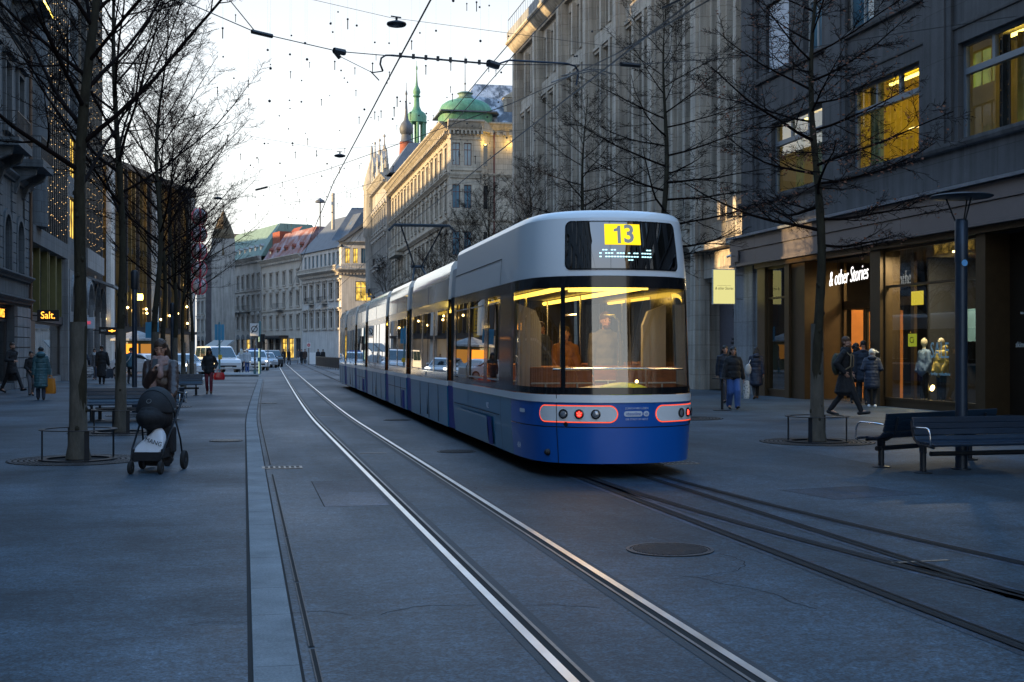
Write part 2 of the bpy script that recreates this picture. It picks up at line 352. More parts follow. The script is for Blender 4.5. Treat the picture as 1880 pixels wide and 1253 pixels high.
# slot drain along the kerb: two steel lips with a black slot
for (a,b) in ((-6,5.2),(5.26,7.0),(7.06,9.0),(9.06,11.2),(11.26,16.95),(18.4,30),(30.1,48),(48.1,70)):
    r=empty('slot_drain',(0,a,0),0,'narrow black slot drain with steel lips beside the pale granite kerb','drain','slot drain lengths along the kerb')
    def ribbon(x0,x1,z):
        mb=MB(); k=max(1,int((b-a)/2)); ys=[a+(b-a)*i/k for i in range(k+1)]
        for p,q in zip(ys,ys[1:]): mb.quad((x0+drift(p),p-a,z),(x1+drift(p),p-a,z),(x1+drift(q),q-a,z),(x0+drift(q),q-a,z))
        return mb
    ribbon(0.350,0.357,0.0125).build('lip',M['iron'],r); ribbon(0.378,0.385,0.0125).build('lip',M['iron'],r); ribbon(0.357,0.378,0.009).build('slot',M['groove'],r)
M['asphalt_new']=paving('asphalt_new',(0.042,0.066,0.10),(1.0,0.6,1.0),0.2)
def rail_path(fn, y0, y1, step=1.2):
    k=int((y1-y0)/step); return [(fn(y0+(y1-y0)*i/k), y0+(y1-y0)*i/k) for i in range(k+1)]
def rail(path, label, bright=True, gs=1):
    """grooved tram rail let into the asphalt: head, groove, guard lip and sealing joints; gs = side of the groove"""
    def ribbon(o0,o1,z0,z1=None):
        mb=MB(); z1=z0 if z1 is None else z1; P=[]
        for i,(x,y) in enumerate(path):
            x0,y0=path[max(i-1,0)]; x1,y1=path[min(i+1,len(path)-1)]
            t=V((x1-x0,y1-y0)).normalized(); nn=V((t.y,-t.x))
            P.append((V((x,y))+nn*o0*gs, V((x,y))+nn*o1*gs))
        for a,b in zip(P,P[1:]): mb.quad((*a[0],z0),(*a[1],z1),(*b[1],z1),(*b[0],z0))
        return mb
    r=empty('tram_rail',(0,0,0),0,label,'tram rail','tram rails let into the road')
    ribbon(-0.085,0.16,0.0065).build('sealing_joint',M['joint'] if bright else M['asphalt_new'],r)
    hd=ribbon(-0.034,0.020,0.014,0.0145) if bright else ribbon(-0.02,0.022,0.0135,0.014)
    hd.build('rail_head',M['steel'] if bright else M['rail_dull'],r)
    ribbon(0.020,0.070,0.010).build('groove',M['groove'],r)
    ribbon(0.070,0.092,0.0135).build('guard_lip',M['steel_worn'] if bright else M['rail_dull'],r)
L0=lambda y:1.60+drift(y); L1=lambda y:2.54+drift(y)
rail(rail_path(L0,-8,150),'shiny rail nearest the granite kerb')
rail(rail_path(L1,-8,150),'shiny rail of the kerbside track, on its tram side',gs=-1)
R0=lambda y:4.18+drift(y); R1f=lambda y:5.12+drift(y)
rail(rail_path(R0,-8,150),'dull dark rail passing under the tram, next to the large manhole cover',False)
rail(rail_path(R1f,-8,150),'dull dark straight rail on the far side of the track under the tram',False,gs=-1)
bx=lambda x0:(lambda y: x0+ (0.0 if y>16 else 0.0125*(16-y)**1.9))
rail(rail_path(bx(4.32),-2,16),'dull dark branch rail curving off to the benches, inner one',False)
rail(rail_path(bx(5.35),-2,16),'dull dark branch rail curving off to the benches, outer one',False,gs=-1)

def disc(mb, c, r, z0, z1, n=40): return mb.lathe([(r,z0),(r,z1)],(c[0],c[1],0),n)
def manhole(px,py,rad,label,m='iron'):
    p=on_ground(px,py); r=empty('manhole_cover',p,0.3,label,'manhole cover','manhole covers in the street')
    mb=MB(); mb.lathe([(rad,0.0),(rad,0.013),(rad*0.92,0.013),(rad*0.92,0.006)],n=40,caps=False); mb.build('frame',M['iron'],r)
    mb=MB(); mb.lathe([(rad*0.9,0.0),(rad*0.9,0.010)],n=40)
    k=9
    for i in range(-k,k+1):
        yy=rad*0.86*i/k; hw=math.sqrt(max(0,(rad*0.84)**2-yy*yy))
        if hw>0.03: mb.box(-hw,hw,yy-rad*0.022,yy+rad*0.022,0.0095,0.015)
    mb.build('lid',M[m],r)
manhole(1230,1011,0.36,'large round ribbed manhole cover between the two tracks')
manhole(415,810,0.30,'pale round manhole cover in the pavement beside the pram','steel_worn')
manhole(492,741,0.28,'small grating in the road by the kerb, well beyond the pram','steel_worn')
manhole(838,830,0.32,'round manhole cover half under the tram side')
manhole(730,772,0.34,'flat manhole cover beside the middle of the tram')
def gully(px,py,label,w=0.55,d=0.32):
    p=on_ground(px,py); r=empty('gully_grate',p,0,label,'drain grate','gully grates in the road')
    mb=MB(); mb.box(-w/2,w/2,-d/2,d/2,0.0,0.016); mb.build('frame',M['steel_worn'],r)
    mb=MB()
    for i in range(7):
        for j in range(2):
            x=-w/2+0.06+i*(w-0.12)/6; mb.box(x-0.022,x+0.022,-0.1+j*0.13,-0.1+j*0.13+0.075,0.0155,0.0185)
    mb.build('slot',M['groove'],r)
gully(518,860,'rectangular steel gully grate with dark slots beside the kerb')
gully(1245,852,'low gully grate in the paving just behind the tram nose')
# point-motor boxes and weld marks: small bright plates between the rails
for (px,py,wd,lab) in ((607,763,0.5,'small bright steel plate between the shiny rails, farther one'),(685,833,0.42,'small bright steel plate between the shiny rails, nearer one'),(1690,1033,0.5,'thin bright plate across the branch rails')):
    p=on_ground(px,py); tag(MB().box(-wd/2,wd/2,-0.02,0.02,0.004,0.011).build('steel_plate',M['steel_worn'],loc=p,rz=0.05),lab,'steel plate')
# dark oil and patch stains, pale scuffs
def stain(px,py,rx,ry,seed,m,label):
    p=on_ground(px,py); rg=random.Random(seed); pts=[]
    for k in range(26):
        a=2*math.pi*k/26; q=0.75+0.5*mnoise.noise(V((math.cos(a)*1.7,math.sin(a)*1.7,seed)))
        pts.append((rx*math.cos(a)*q,ry*math.sin(a)*q,0.0052))
    tag(MB().poly(pts).build('road_patch',m,loc=p),kind='structure')
def repair(px,py,w_,d_,rz,m):
    p=on_ground(px,py); c_,s_=math.cos(rz),math.sin(rz); R=lambda x,y,z:(x*c_-y*s_,x*s_+y*c_,z)
    tag(MB().quad(R(-w_/2,-d_/2,0.0052),R(w_/2,-d_/2,0.0052),R(w_/2,d_/2,0.0052),R(-w_/2,d_/2,0.0052)).build('road_patch',m,loc=p),kind='structure')
    mb=MB(); e=0.012
    for (x0,x1,y0,y1) in ((-w_/2-e,w_/2+e,-d_/2-e,-d_/2),(-w_/2-e,w_/2+e,d_/2,d_/2+e),(-w_/2-e,-w_/2,-d_/2,d_/2),(w_/2,w_/2+e,-d_/2,d_/2)): mb.quad(R(x0,y0,0.0055),R(x1,y0,0.0055),R(x1,y1,0.0055),R(x0,y1,0.0055))
    tag(mb.build('road_patch_seam',M['groove'],loc=p),kind='structure')
M['asphalt_old']=paving('asphalt_old',(0.06,0.09,0.13),(1.0,0.6,1.0),0.5)
repair(640,905,0.7,2.6,0.0,M['asphalt_new']); repair(1560,905,1.2,1.0,0.2,M['asphalt_new'])
rgc=random.Random(31)
for (px,py,L_,a_) in ((700,1130,1.6,1.4),(1290,1060,1.3,0.5),(820,905,1.8,1.2),(250,930,1.4,2.6),(340,1150,1.2,0.4),(1500,1120,1.5,2.2)):
    p=on_ground(px,py); x=y=0.0; ang=a_; P=[]
    for k in range(22): P.append(V((x,y,0))); ang+=rgc.uniform(-.45,.45); x+=L_/22*math.cos(ang); y+=L_/22*math.sin(ang)
    mb=MB()
    for a,c in zip(P,P[1:]):
        t=(c-a).normalized(); nn=V((-t.y,t.x,0))*0.0035; mb.quad((*(a-nn)[:2],0.0054),(*(a+nn)[:2],0.0054),(*(c+nn)[:2],0.0054),(*(c-nn)[:2],0.0054))
    tag(mb.build('road_crack',M['groove'],loc=p),kind='structure')
M['patch']=mat('patch',(0.05,0.05,0.052),0.75,var=0.4,vs=6,vs2=90,bump=0.4,bs=150)

# ------------------------------------------------------------------ trees
def tree_meshes(seed, H, zc, R, r0, style='up', lean=(0,0), prim=30, twig=1.0, leaves=0, pale=None):
    rg=random.Random(seed); tr=MB(); cr=MB(); lf=MB()
    ph=rg.random()*10
    def spine(z):
        k=z/H
        return V((lean[0]*k*k+0.075*math.sin(z*1.1+ph)*min(1,k*3), lean[1]*k*k+0.075*math.cos(z*0.9+ph*2)*min(1,k*3), z))
    def rad(z):
        k=min(max(z/H,0),0.999)
        return max(0.012, r0*(1-k)**0.75*(1.0+0.55*math.exp(-z/0.18)) + 0.022*mnoise.noise(V((z*2.6,seed+0.5,0.3)))*(1-k))
    zs=[-0.05,0.0,0.08,0.2,0.4]+[0.7+i*(H-0.7)/26 for i in range(27)]
    tr.tube([spine(z) for z in zs],[rad(z) for z in zs],12)
    for k in range(22):                                  # knobs and old branch collars
        z=rg.uniform(0.4,zc+1.5); a=rg.random()*6.28; q=spine(z)+V((math.cos(a),math.sin(a),0))*rad(z)*0.9
        tr.ell(q,(rad(z)*0.35,rad(z)*0.35,rad(z)*0.5),n=7,m=5)
    def grow(p, d, L, r, lev, curl):
        k=(7,6,4,3)[lev]; pts=[p]; q=p.copy(); dd=d.copy(); seg=L/(k-1)
        for i in range(k-1):
            j=(0.10,0.15,0.2,0.25)[lev]
            dd=(dd+V((rg.uniform(-j,j),rg.uniform(-j,j),rg.uniform(-j,j)+curl*0.22))).normalized()
            q=q+dd*seg; pts.append(q)
        rt=max(0.0032,r*0.25); rs=[r+(rt-r)*i/(k-1) for i in range(k)]
        cr.tube(pts,rs,(6,4,3,3)[lev],caps=False)
        if lev==3:
            if leaves and rg.random()<leaves:
                for t in range(rg.choice([1,2,3])):
                    c=pts[-1]+V((rg.uniform(-.06,.06),rg.uniform(-.06,.06),rg.uniform(-.1,.02))); s=rg.uniform(0.018,0.038)
                    a=V((rg.gauss(0,1),rg.gauss(0,1),rg.gauss(0,1))).normalized()*s; b=a.orthogonal().normalized()*s*0.7
                    lf.quad(c-a,c+b,c+a,c-b)
            return
        nn=max(2,int(((10,7,5)[lev])*twig*min(1.0,0.55+L/((2.6,1.0,0.5)[lev]))))
        for i in range(nn):
            f=(0.14,0.12,0.1)[lev]+ (0.86*(i+rg.random()*0.8)/nn); f=min(f,0.98)
            x=f*(k-1); a=min(int(x),k-2); q=pts[a].lerp(pts[a+1],x-a)
            t=(pts[a+1]-pts[a]).normalized()
            side=t.cross(V((0,0,1))); side=side.normalized() if side.length>1e-3 else V((1,0,0))
            up=side.cross(t).normalized()
            az=(0 if i%2 else math.pi)+rg.uniform(-0.9,0.9)
            out=side*math.cos(az)+up*math.sin(az)
            ang=RAD(rg.uniform(32,62)); nd=(t*math.cos(ang)+out*math.sin(ang)).normalized()
            nl=L*(1-f*0.55)*rg.uniform(0.30,0.52)*((1.0,0.95,0.8)[lev])
            grow(q,nd,max(nl,0.10),max(0.0036,rs[a]*(0.46,0.5,0.6)[lev]),lev+1,curl*0.8+(0.1 if style=='up' else 0.0))
    for i in range(prim):
        f=(i+rg.random()*0.6)/prim; z=zc+(H*0.97-zc)*f**0.92; az=i*2.39996+rg.uniform(-0.4,0.4)
        if style=='up':
            ang=RAD(28+38*f+rg.uniform(-9,9)); L=R*(1.12*(1-f)**0.55+0.16)*rg.uniform(0.82,1.12); curl=0.35
        else:
            ang=RAD(2+58*f*f+rg.uniform(-12,10)); L=R*((1-f)**0.6*1.0+0.2)*rg.uniform(0.7,1.15); curl=0.22
        if f<0.08: L*=0.75
        d=V((math.cos(az)*math.cos(ang),math.sin(az)*math.cos(ang),math.sin(ang)))
        grow(spine(z),d,L,min(rad(z)*0.5,0.013+L*0.009),0,curl)
    return (tr.mesh('trunk',M['bark'],True,60), cr.mesh('crown',M['twig'],True,0), lf.mesh('dry_leaves',M['dry_leaf']) if leaves else None)
TV={}
TV['a']=tree_meshes(11,11.6,4.0,3.3,0.112,'up',(0.16,-0.58),30)
TV['b']=tree_meshes(23,11.2,4.2,3.5,0.095,'up',(0.35,0.1),28)
TV['c']=tree_meshes(37,10.4,3.6,3.3,0.092,'up',(0.1,0.2),26)
TV['r']=tree_meshes(52,9.6,3.5,2.75,0.102,'flat',(-0.05,0.0),32,1.0,leaves=0.16)
TV['s']=tree_meshes(61,9.6,3.4,3.0,0.105,'flat',(-0.25,0.0),28,0.95)
M['collar']=M['bark_pale']
def plant(kind, x, y, label, rz=0.0, sc=1.0, group='bare street trees', collar=0.0, name='street_tree'):
    r=empty(name,(x,y,0),rz,label,'tree',group); r.scale=(sc,)*3
    t,c,d=TV[kind]
    link('trunk',t,r); link('crown',c,r)
    if d: link('dry_leaves',d,r)
    if collar:                                  # pale lime-washed or wrapped lower trunk
        mb=MB(); k=10
        rr={'a':0.112,'b':0.095,'c':0.092,'r':0.102,'s':0.105}[kind]
        zs=[0.02+i*collar/k for i in range(k+1)]
        def rad(z): return (rr*(1-z/10.5)**0.75*(1+0.55*math.exp(-z/0.18))+0.012)*1.0+0.006
        ph=0
        mb.tube([(0,0,z) for z in zs],[rad(z)+0.004 for z in zs],14,caps=False)
        mb.build('trunk_wrap',M['bark_pale'],r,True,angle=0)
    return r
def guard(x,y,label,rz=0.2,r=0.52,h=0.47,legs=4):
    g=empty('tree_guard',(x,y,0),rz,label,'tree guard','steel ring guards round tree trunks')
    def ring(z0,z1,ra,rb): return MB().lathe([(ra,z0),(rb,z0),(rb,z1),(ra,z1),(ra,z0)],n=48,caps=False)
    ring(h-0.012,h,r-0.045,r+0.045).build('top_ring',M['dark_metal'],g)
    ring(0.006,0.03,r-0.07,r+0.05).build('base_ring',M['dark_metal'],g)
    for k in range(legs):
        a=2*math.pi*k/legs; mb=MB(); mb.box(-0.006,0.006,-0.035,0.035,0.03,h-0.012, Matrix.Translation((r*math.cos(a),r*math.sin(a),0))@Matrix.Rotation(a,4,'Z'))
        mb.build('leg',M['dark_metal'],g)
def grate(x,y,label,r=1.02):
    g=empty('tree_grate',(x,y,0),0,label,'tree grate','round cast iron tree grates')
    mb=MB(); 
    for k in range(7):
        ra=0.47+k*(r-0.47)/7; rb=ra+(r-0.47)/7*0.62
        mb.lathe([(ra,0.003),(ra,0.011),(rb,0.011),(rb,0.003)],n=44,caps=False)
    for k in range(28):
        a=2*math.pi*k/28; mb.box(0.46,r,-0.014,0.014,0.003,0.0095,Matrix.Rotation(a,4,'Z'))
    mb.build('bars',M['iron'],g)
    MB().lathe([(0.05,0.0025),(r,0.0025)],n=44,caps=False).build('pit',mat('pit',(0.012,0.012,0.013),0.9),g)
lt=[(-2.43,19.86,'a',1.3,1.0,'thick bare tree by the front ring guard at the pram, on the bench side'),
    (-2.40,26.21,'b',1.9,1.0,'bare tree growing straight in front of the blue bench'),
    (-2.50,37.7,'b',0.4,1.05,'bare tree with a leaning trunk just behind the woman with the pram'),
    (-2.52,41.8,'c',3.3,0.95,'slim bare tree second behind the woman with the pram'),
    (-2.52,48.7,'c',2.1,1.02,'bare tree near the bench by the woman with the red bag'),
    (-2.5,55.0,'c',5.0,0.95,'thin bare tree behind the far bench'),
    (-2.45,62.5,'c',1.2,1.0,'last bare tree of the row, close to the white van')]
for (x,y,k,rz,sc,lab) in lt: plant(k,x,y,lab,rz,sc,collar=2.05 if y<64 else 0)
for (x,y,lab,lab2) in ((-2.43,19.86,'dark ring guard round the trunk beside the pram','large round tree grate under the nearest bare tree by the pram'),(-2.40,26.21,'dark ring guard round the trunk in front of the blue bench','round tree grate in front of the blue bench'),
      (-2.5,37.7,'dark ring guard behind the woman with the pram','round tree grate behind the woman with the pram')):
    guard(x,y,lab,0.35); grate(x,y,lab2)
rt=[(10.05,20.98,'r',0.6,1.0,'bare tree with a few dry brown leaves in front of the lit shop sign'),
    (10.0,29.6,'s',2.2,1.04,'bare tree rising behind the tail of the tram'),
    (10.1,37.2,'s',4.0,0.98,'bare tree above the tram roof before the grey pillared building'),
    (10.4,45.5,'c',0.4,0.80,'smaller bare tree at the corner of the grey pillared building'),
    (10.7,55.0,'c',1.0,0.86,'bare tree above the tram in front of the domed building'),
    (11.3,64.5,'c',2.7,0.84,'bare tree behind the pantograph of the tram'),
    (11.9,76,'c',3.9,0.84,'bare tree second behind the pantograph'),
    (12.6,90,'b',0.9,0.74,'reddish bare tree before the white corner building'),
    (11.6,104,'b',2.9,0.8,'far bare tree by the shop lit yellow')]
for (x,y,k,rz,sc,lab) in rt: plant(k,x,y,lab,rz,sc,collar=2.1 if y<25 else 0)
guard(10.05,20.98,'dark ring guard round the trunk before the lit shop sign',0.9)
grate(10.05,20.98,'round tree grate under the tree before the lit shop')
grate(10.3,28.9,'round tree grate in the paving just right of the tram tail'); guard(10.0,29.6,'dark ring guard half hidden behind the tram tail',0.5)
grate(-2.5,33.0,'round tree grate between the two rows of blue benches',0.9)

# ------------------------------------------------------------------ benches, lamps
def bench(loc, rz, L, label, arms=(True,True), legs=None):
    r=empty('bench',loc,rz,label,'bench','slatted blue benches')
    prof=[(-0.22,0.41),(-0.11,0.425),(0.0,0.425),(0.11,0.43),(0.20,0.475),(0.235,0.56),(0.255,0.645),(0.272,0.73)]
    for k,(y,z) in enumerate(prof):
        a,b=prof[max(k-1,0)],prof[min(k+1,len(prof)-1)]
        ang=math.atan2(b[1]-a[1],b[0]-a[0]); Mx=Matrix.Translation((0,y,z))@Matrix.Rotation(ang,4,'X')
        MB().box(-L/2,L/2,-0.043,0.043,-0.017,0.017,Mx).build('slat',M['bench_wood'],r,bevel=0.008)
    xs=legs or [-L/2+0.22,L/2-0.22]
    for x in xs:
        mb=MB(); mb.tube([(x,0.02,0.0),(x,0.02,0.3)],0.042,12); mb.lathe([(0.12,0.0),(0.12,0.012),(0.05,0.03)],(x,0.02,0),20)
        mb.build('leg',M['dark_metal'],r,True)
        mb=MB(); mb.tube([(x,-0.24,0.375)]+[(x,y,z-0.035) for (y,z) in prof[1:4]]+[(x,y+0.032,z-0.012) for (y,z) in prof[4:]],0.02,8)
        mb.box(x-0.025,x+0.025,-0.03,0.07,0.28,0.40); mb.build('bracket',M['dark_metal'],r,True)
    MB().tube([(-L/2+0.12,0.02,0.27),(L/2-0.12,0.02,0.27)],0.035,10).build('beam',M['dark_metal'],r,True)
    for side,on in ((-1,arms[0]),(1,arms[1])):
        if not on: continue
        x=side*(L/2+0.03)
        MB().tube([(x*0.985,0.24,0.62),(x,0.1,0.635),(x,-0.14,0.64),(x,-0.185,0.62),(x,-0.21,0.56),(x,-0.225,0.42),(x*0.985,-0.2,0.38)],0.013,8).build('armrest',M['chrome'],r,True,angle=0)
    return r
bench((-2.55,30.2,0),0.0,2.15,'blue slatted bench directly behind the tree at the pram, facing the camera',(False,True))
bench((-2.45,31.0,0),math.pi,2.15,'blue slatted bench standing back to back with the nearer one behind the pram',(True,True))
bench((-2.42,47.0,0),0.0,1.9,'small distant blue bench beside the woman with the red bag',(False,True))
bench((10.13,15.38,0),RAD(1.5),2.5,'dark slatted bench facing the camera at the picture edge',(True,False),[-1.24,0.95]).scale=(1,1,0.955)
bench((9.74,16.72,0),RAD(24)+math.pi,2.6,'dark slatted bench turned away, behind the nearest one at the lamp post',(True,True),[1.08,-1.0])
def lamp_post(x,y,label,h=3.72,head=True,sticker=False,r0=0.075):
    r=empty('street_lamp',(x,y,0),0.35,label,'street lamp','slim dark street lamps')
    MB().lathe([(r0+0.05,0),(r0+0.05,0.015),(r0,0.02),(r0,h-0.9),(r0+0.006,h-0.895),(r0+0.006,h-0.32),(r0-0.01,h-0.3)],n=24).build('post',M['lamp_metal'],r,True)
    if head:
        for a in (0.3,2.4,4.5):
            MB().tube([(r0*0.8*math.cos(a),r0*0.8*math.sin(a),h-0.36),(0.2*math.cos(a),0.2*math.sin(a),h-0.02)],0.011,8).build('strut',M['dark_metal'],r,True)
        MB().lathe([(0.05,h-0.03),(0.40,h-0.005),(0.43,h+0.012),(0.40,h+0.03),(0.15,h+0.065),(0.02,h+0.075)],n=40).build('lamp_shade',M['dark_metal'],r,True)
    else:
        MB().lathe([(r0+0.02,h-0.5),(r0+0.03,h-0.45),(r0+0.03,h-0.05),(r0,h)],n=20).build('cap',M['dark_metal'],r,True)
    if sticker:
        MB().lathe([(0.001,0),(0.045,0),(0.045,0.004),(0.001,0.004)],(0,0,0),20,Matrix.Rotation(RAD(90),4,'X')).build('sticker',mat('sticker',(0.15,0.42,0.75),0.4),r,loc=(-0.03-0.0,-0.078,2.85),rz=-0.35-YAW*0)
    return r
lamp_post(9.71,15.78,'tall dark blue lamp post with a flat disc shade rising between the benches',h=3.76,sticker=True,r0=0.082)
p=at_depth(247,700,33.2); lamp_post(p.x,p.y,'dark round post behind the bench and the woman with the pram',h=3.75,head=False,r0=0.066)
p=at_depth(316,690,52); lamp_post(p.x,p.y,'thin dark post among the row of bare trees, beyond the first post',h=3.6,head=False,r0=0.07)
# ------------------------------------------------------------------ building kit
M['stone_dark']=mat('stone_dark',(0.115,0.113,0.115),0.8,var=0.22,vs=0.9,vs2=60,bump=0.25,bs=70,streak=0.4,blocks=(3.02,1.35,0.012))
M['stone_pier']=mat('stone_pier',(0.53,0.465,0.38),0.85,var=0.2,vs=0.7,vs2=40,bump=0.3,bs=40,streak=0.4,blocks=(1.6,0.62,0.012))
M['stone_warm']=mat('stone_warm',(0.50,0.445,0.36),0.85,var=0.18,vs=0.5,vs2=30,bump=0.3,bs=25,streak=0.3,blocks=(1.1,0.52,0.022))
M['stone_grey']=mat('stone_grey',(0.43,0.41,0.375),0.85,var=0.2,vs=0.4,vs2=20,streak=0.35)
M['stone_cream']=mat('stone_cream',(0.60,0.54,0.46),0.85,var=0.15,vs=0.4,vs2=20,streak=0.25)
M['stone_white']=mat('stone_white',(0.68,0.65,0.61),0.8,var=0.15,vs=0.5,vs2=20,streak=0.25)
M['stone_blue']=mat('stone_blue',(0.20,0.235,0.26),0.8,var=0.15,vs=0.8,vs2=40,bump=0.2,bs=40,streak=0.35,blocks=(1.3,0.5,0.012))
M['stone_light']=mat('stone_light',(0.36,0.37,0.38),0.75,var=0.2,vs=0.7,vs2=30,bump=0.2,bs=40,streak=0.4,blocks=(1.8,0.9,0.01))
M['granite_pink']=mat('granite_pink',(0.21,0.185,0.20),0.55,var=0.3,vs=26,vs2=90)
M['bronze']=mat('bronze',(0.095,0.060,0.028),0.42,0.55,var=0.15,vs=3)
M['fascia']=mat('fascia',(0.155,0.135,0.135),0.42,0.35,var=0.10,vs=0.8)
M['zinc']=mat('zinc',(0.42,0.45,0.50),0.42,0.7,var=0.2,vs=2)
M['frame_dark']=mat('frame_dark',(0.030,0.030,0.034),0.5)
M['frame_red']=mat('frame_red',(0.10,0.030,0.024),0.5)
M['frame_grey']=mat('frame_grey',(0.20,0.23,0.26),0.5,0.3)
M['frame_pale']=mat('frame_pale',(0.42,0.42,0.40),0.6)
M['slate']=mat('slate',(0.085,0.10,0.12),0.6,c2=(0.14,0.16,0.19),vs=1.2,vs2=30,bump=0.4,bs=30)
M['slate_snow']=mat('slate_snow',(0.10,0.12,0.15),0.6,c2=(0.55,0.6,0.68),vs=0.8,vs2=9,contrast=(0.46,0.58))
M['tile_red']=mat('tile_red',(0.40,0.085,0.035),0.8,c2=(0.24,0.055,0.03),vs=1.5,vs2=20)
M['tile_snow']=mat('tile_snow',(0.27,0.085,0.055),0.8,c2=(0.42,0.36,0.40),vs=0.5,vs2=6,contrast=(0.40,0.66))
M['copper']=mat('copper',(0.065,0.27,0.15),0.65,c2=(0.17,0.38,0.25),vs=1.1,vs2=12,streak=0.3)
M['copper_pale']=mat('copper_pale',(0.17,0.28,0.24),0.7,c2=(0.22,0.35,0.30),vs=0.6,vs2=9,streak=0.2)
M['lead']=mat('lead',(0.10,0.11,0.125),0.6,var=0.25,vs=2)
M['brick_red']=mat('brick_red',(0.36,0.10,0.055),0.85,var=0.25,vs=3,vs2=40)
M['rail_iron']=mat('rail_iron',(0.03,0.032,0.036),0.5,0.4)
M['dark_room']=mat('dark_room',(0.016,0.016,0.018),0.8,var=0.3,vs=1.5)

def wall_mesh(W,H,ops,rd,x0=0.0,z0=0.0):
    """front sheet at y=0 with rectangular (or arched) openings and their reveals"""
    mb=MB()
    xs=sorted({x0,W}|{o[0] for o in ops}|{o[1] for o in ops}); zs=sorted({z0,H}|{o[2] for o in ops}|{o[3] for o in ops})
    xs=[x for x in xs if x0<=x<=W]; zs=[z for z in zs if z0<=z<=H]
    for i in range(len(zs)-1):
        za,zb=zs[i],zs[i+1]; zc=(za+zb)/2; run=None
        row=[o for o in ops if o[2]<zc<o[3]]
        for j in range(len(xs)-1):
            xc=(xs[j]+xs[j+1])/2
            hole=any(o[0]<xc<o[1] for o in row)
            if not hole and run is None: run=xs[j]
            if hole and run is not None: mb.quad((run,0,za),(xs[j],0,za),(xs[j],0,zb),(run,0,zb)); run=None
        if run is not None: mb.quad((run,0,za),(xs[-1],0,za),(xs[-1],0,zb),(run,0,zb))
    for o in ops:
        a,b,c,d=o[:4]; r=o[5] if len(o)>5 else rd
        arch=len(o)>4 and o[4]
        mb.quad((a,0,c),(a,r,c),(b,r,c),(b,0,c))
        if not arch:
            mb.quad((a,0,d),(b,0,d),(b,r,d),(a,r,d)); mb.quad((a,0,c),(a,0,d),(a,r,d),(a,r,c)); mb.quad((b,0,c),(b,r,c),(b,r,d),(b,0,d))
        else:
            R=(b-a)/2; zc=d-R; k=12; cx=(a+b)/2
            mb.quad((a,0,c),(a,0,zc),(a,r,zc),(a,r,c)); mb.quad((b,0,c),(b,r,c),(b,r,zc),(b,0,zc))
            P=[(cx-R*math.cos(math.pi*t/k), zc+R*math.sin(math.pi*t/k)) for t in range(k+1)]
            for (p,q) in zip(P,P[1:]):
                mb.quad((p[0],0,p[1]),(q[0],0,q[1]),(q[0],r,q[1]),(p[0],r,p[1]))
                mb.quad((p[0],0,p[1]),(p[0],0,d),(q[0],0,d),(q[0],0,q[1]))
    return mb
def shell(mb,W,H,D,x0=0.0,z0=0.0):
    mb.quad((x0,0,z0),(x0,0,H),(x0,D,H),(x0,D,z0)); mb.quad((W,0,z0),(W,D,z0),(W,D,H),(W,0,H))
    mb.quad((x0,0,H),(W,0,H),(W,D,H),(x0,D,H)); mb.quad((x0,D,z0),(x0,D,H),(W,D,H),(W,D,z0)); return mb
_wc={}
def window(root,a,b,c,d,y,frame,pane,nv=1,hs=(),t=0.06,dp=0.07,name='window',arch=False,blind=None):
    """window = frame mesh (> pane); equal windows share their meshes"""
    w,h=round(b-a,3),round(d-c,3); key=(w,h,frame.name,pane.name,nv,tuple(hs),t,dp,arch)
    if key not in _wc:
        mb=MB()
        mb.box(0,t,0,dp,0,h); mb.box(w-t,w,0,dp,0,h); mb.box(t,w-t,0,dp,0,t); mb.box(t,w-t,0,dp,h-t,h)
        for i in range(1,nv+1):
            x=w*i/(nv+1); mb.box(x-t*0.45,x+t*0.45,0.004,dp-0.004,t,h-t)
        for q in hs: mb.box(t,w-t,0.008,dp-0.008,h*q-t*0.5,h*q+t*0.5)
        mp=MB(); mp.quad((0,dp*0.6,0),(w,dp*0.6,0),(w,dp*0.6,h),(0,dp*0.6,h))
        _wc[key]=(mb.mesh(name,frame),mp.mesh('pane',pane))
    f=link(name,_wc[key][0],root,(a,y,c)); link('pane',_wc[key][1],f); return f
def course(root,x0,x1,z,h,p,mat_,name='cornice',steps=2,dent=0,ends=True,y0=0.0):
    """moulded string course or cornice; p projection, dent = dentil spacing"""
    pts=[(y0+0.0,z)]
    for k in range(steps):
        q=p*(k+1)/steps; zz=z+h*(k+0.55)/steps
        pts+= [(y0-q*0.8,z+h*(k+0.1)/steps),(y0-q,zz)]
    pts+=[(y0-p,z+h),(y0+0.0,z+h)]
    mb=MB(); mb.extr_x(pts,x0,x1)
    if dent:
        k=int((x1-x0)/dent)
        for i in range(k):
            x=x0+(i+0.5)*(x1-x0)/k; mb.box(x-dent*0.25,x+dent*0.25,y0-p*0.55,y0+0.0,z-h*0.32,z+h*0.05)
    return mb.build(name,mat_,root)
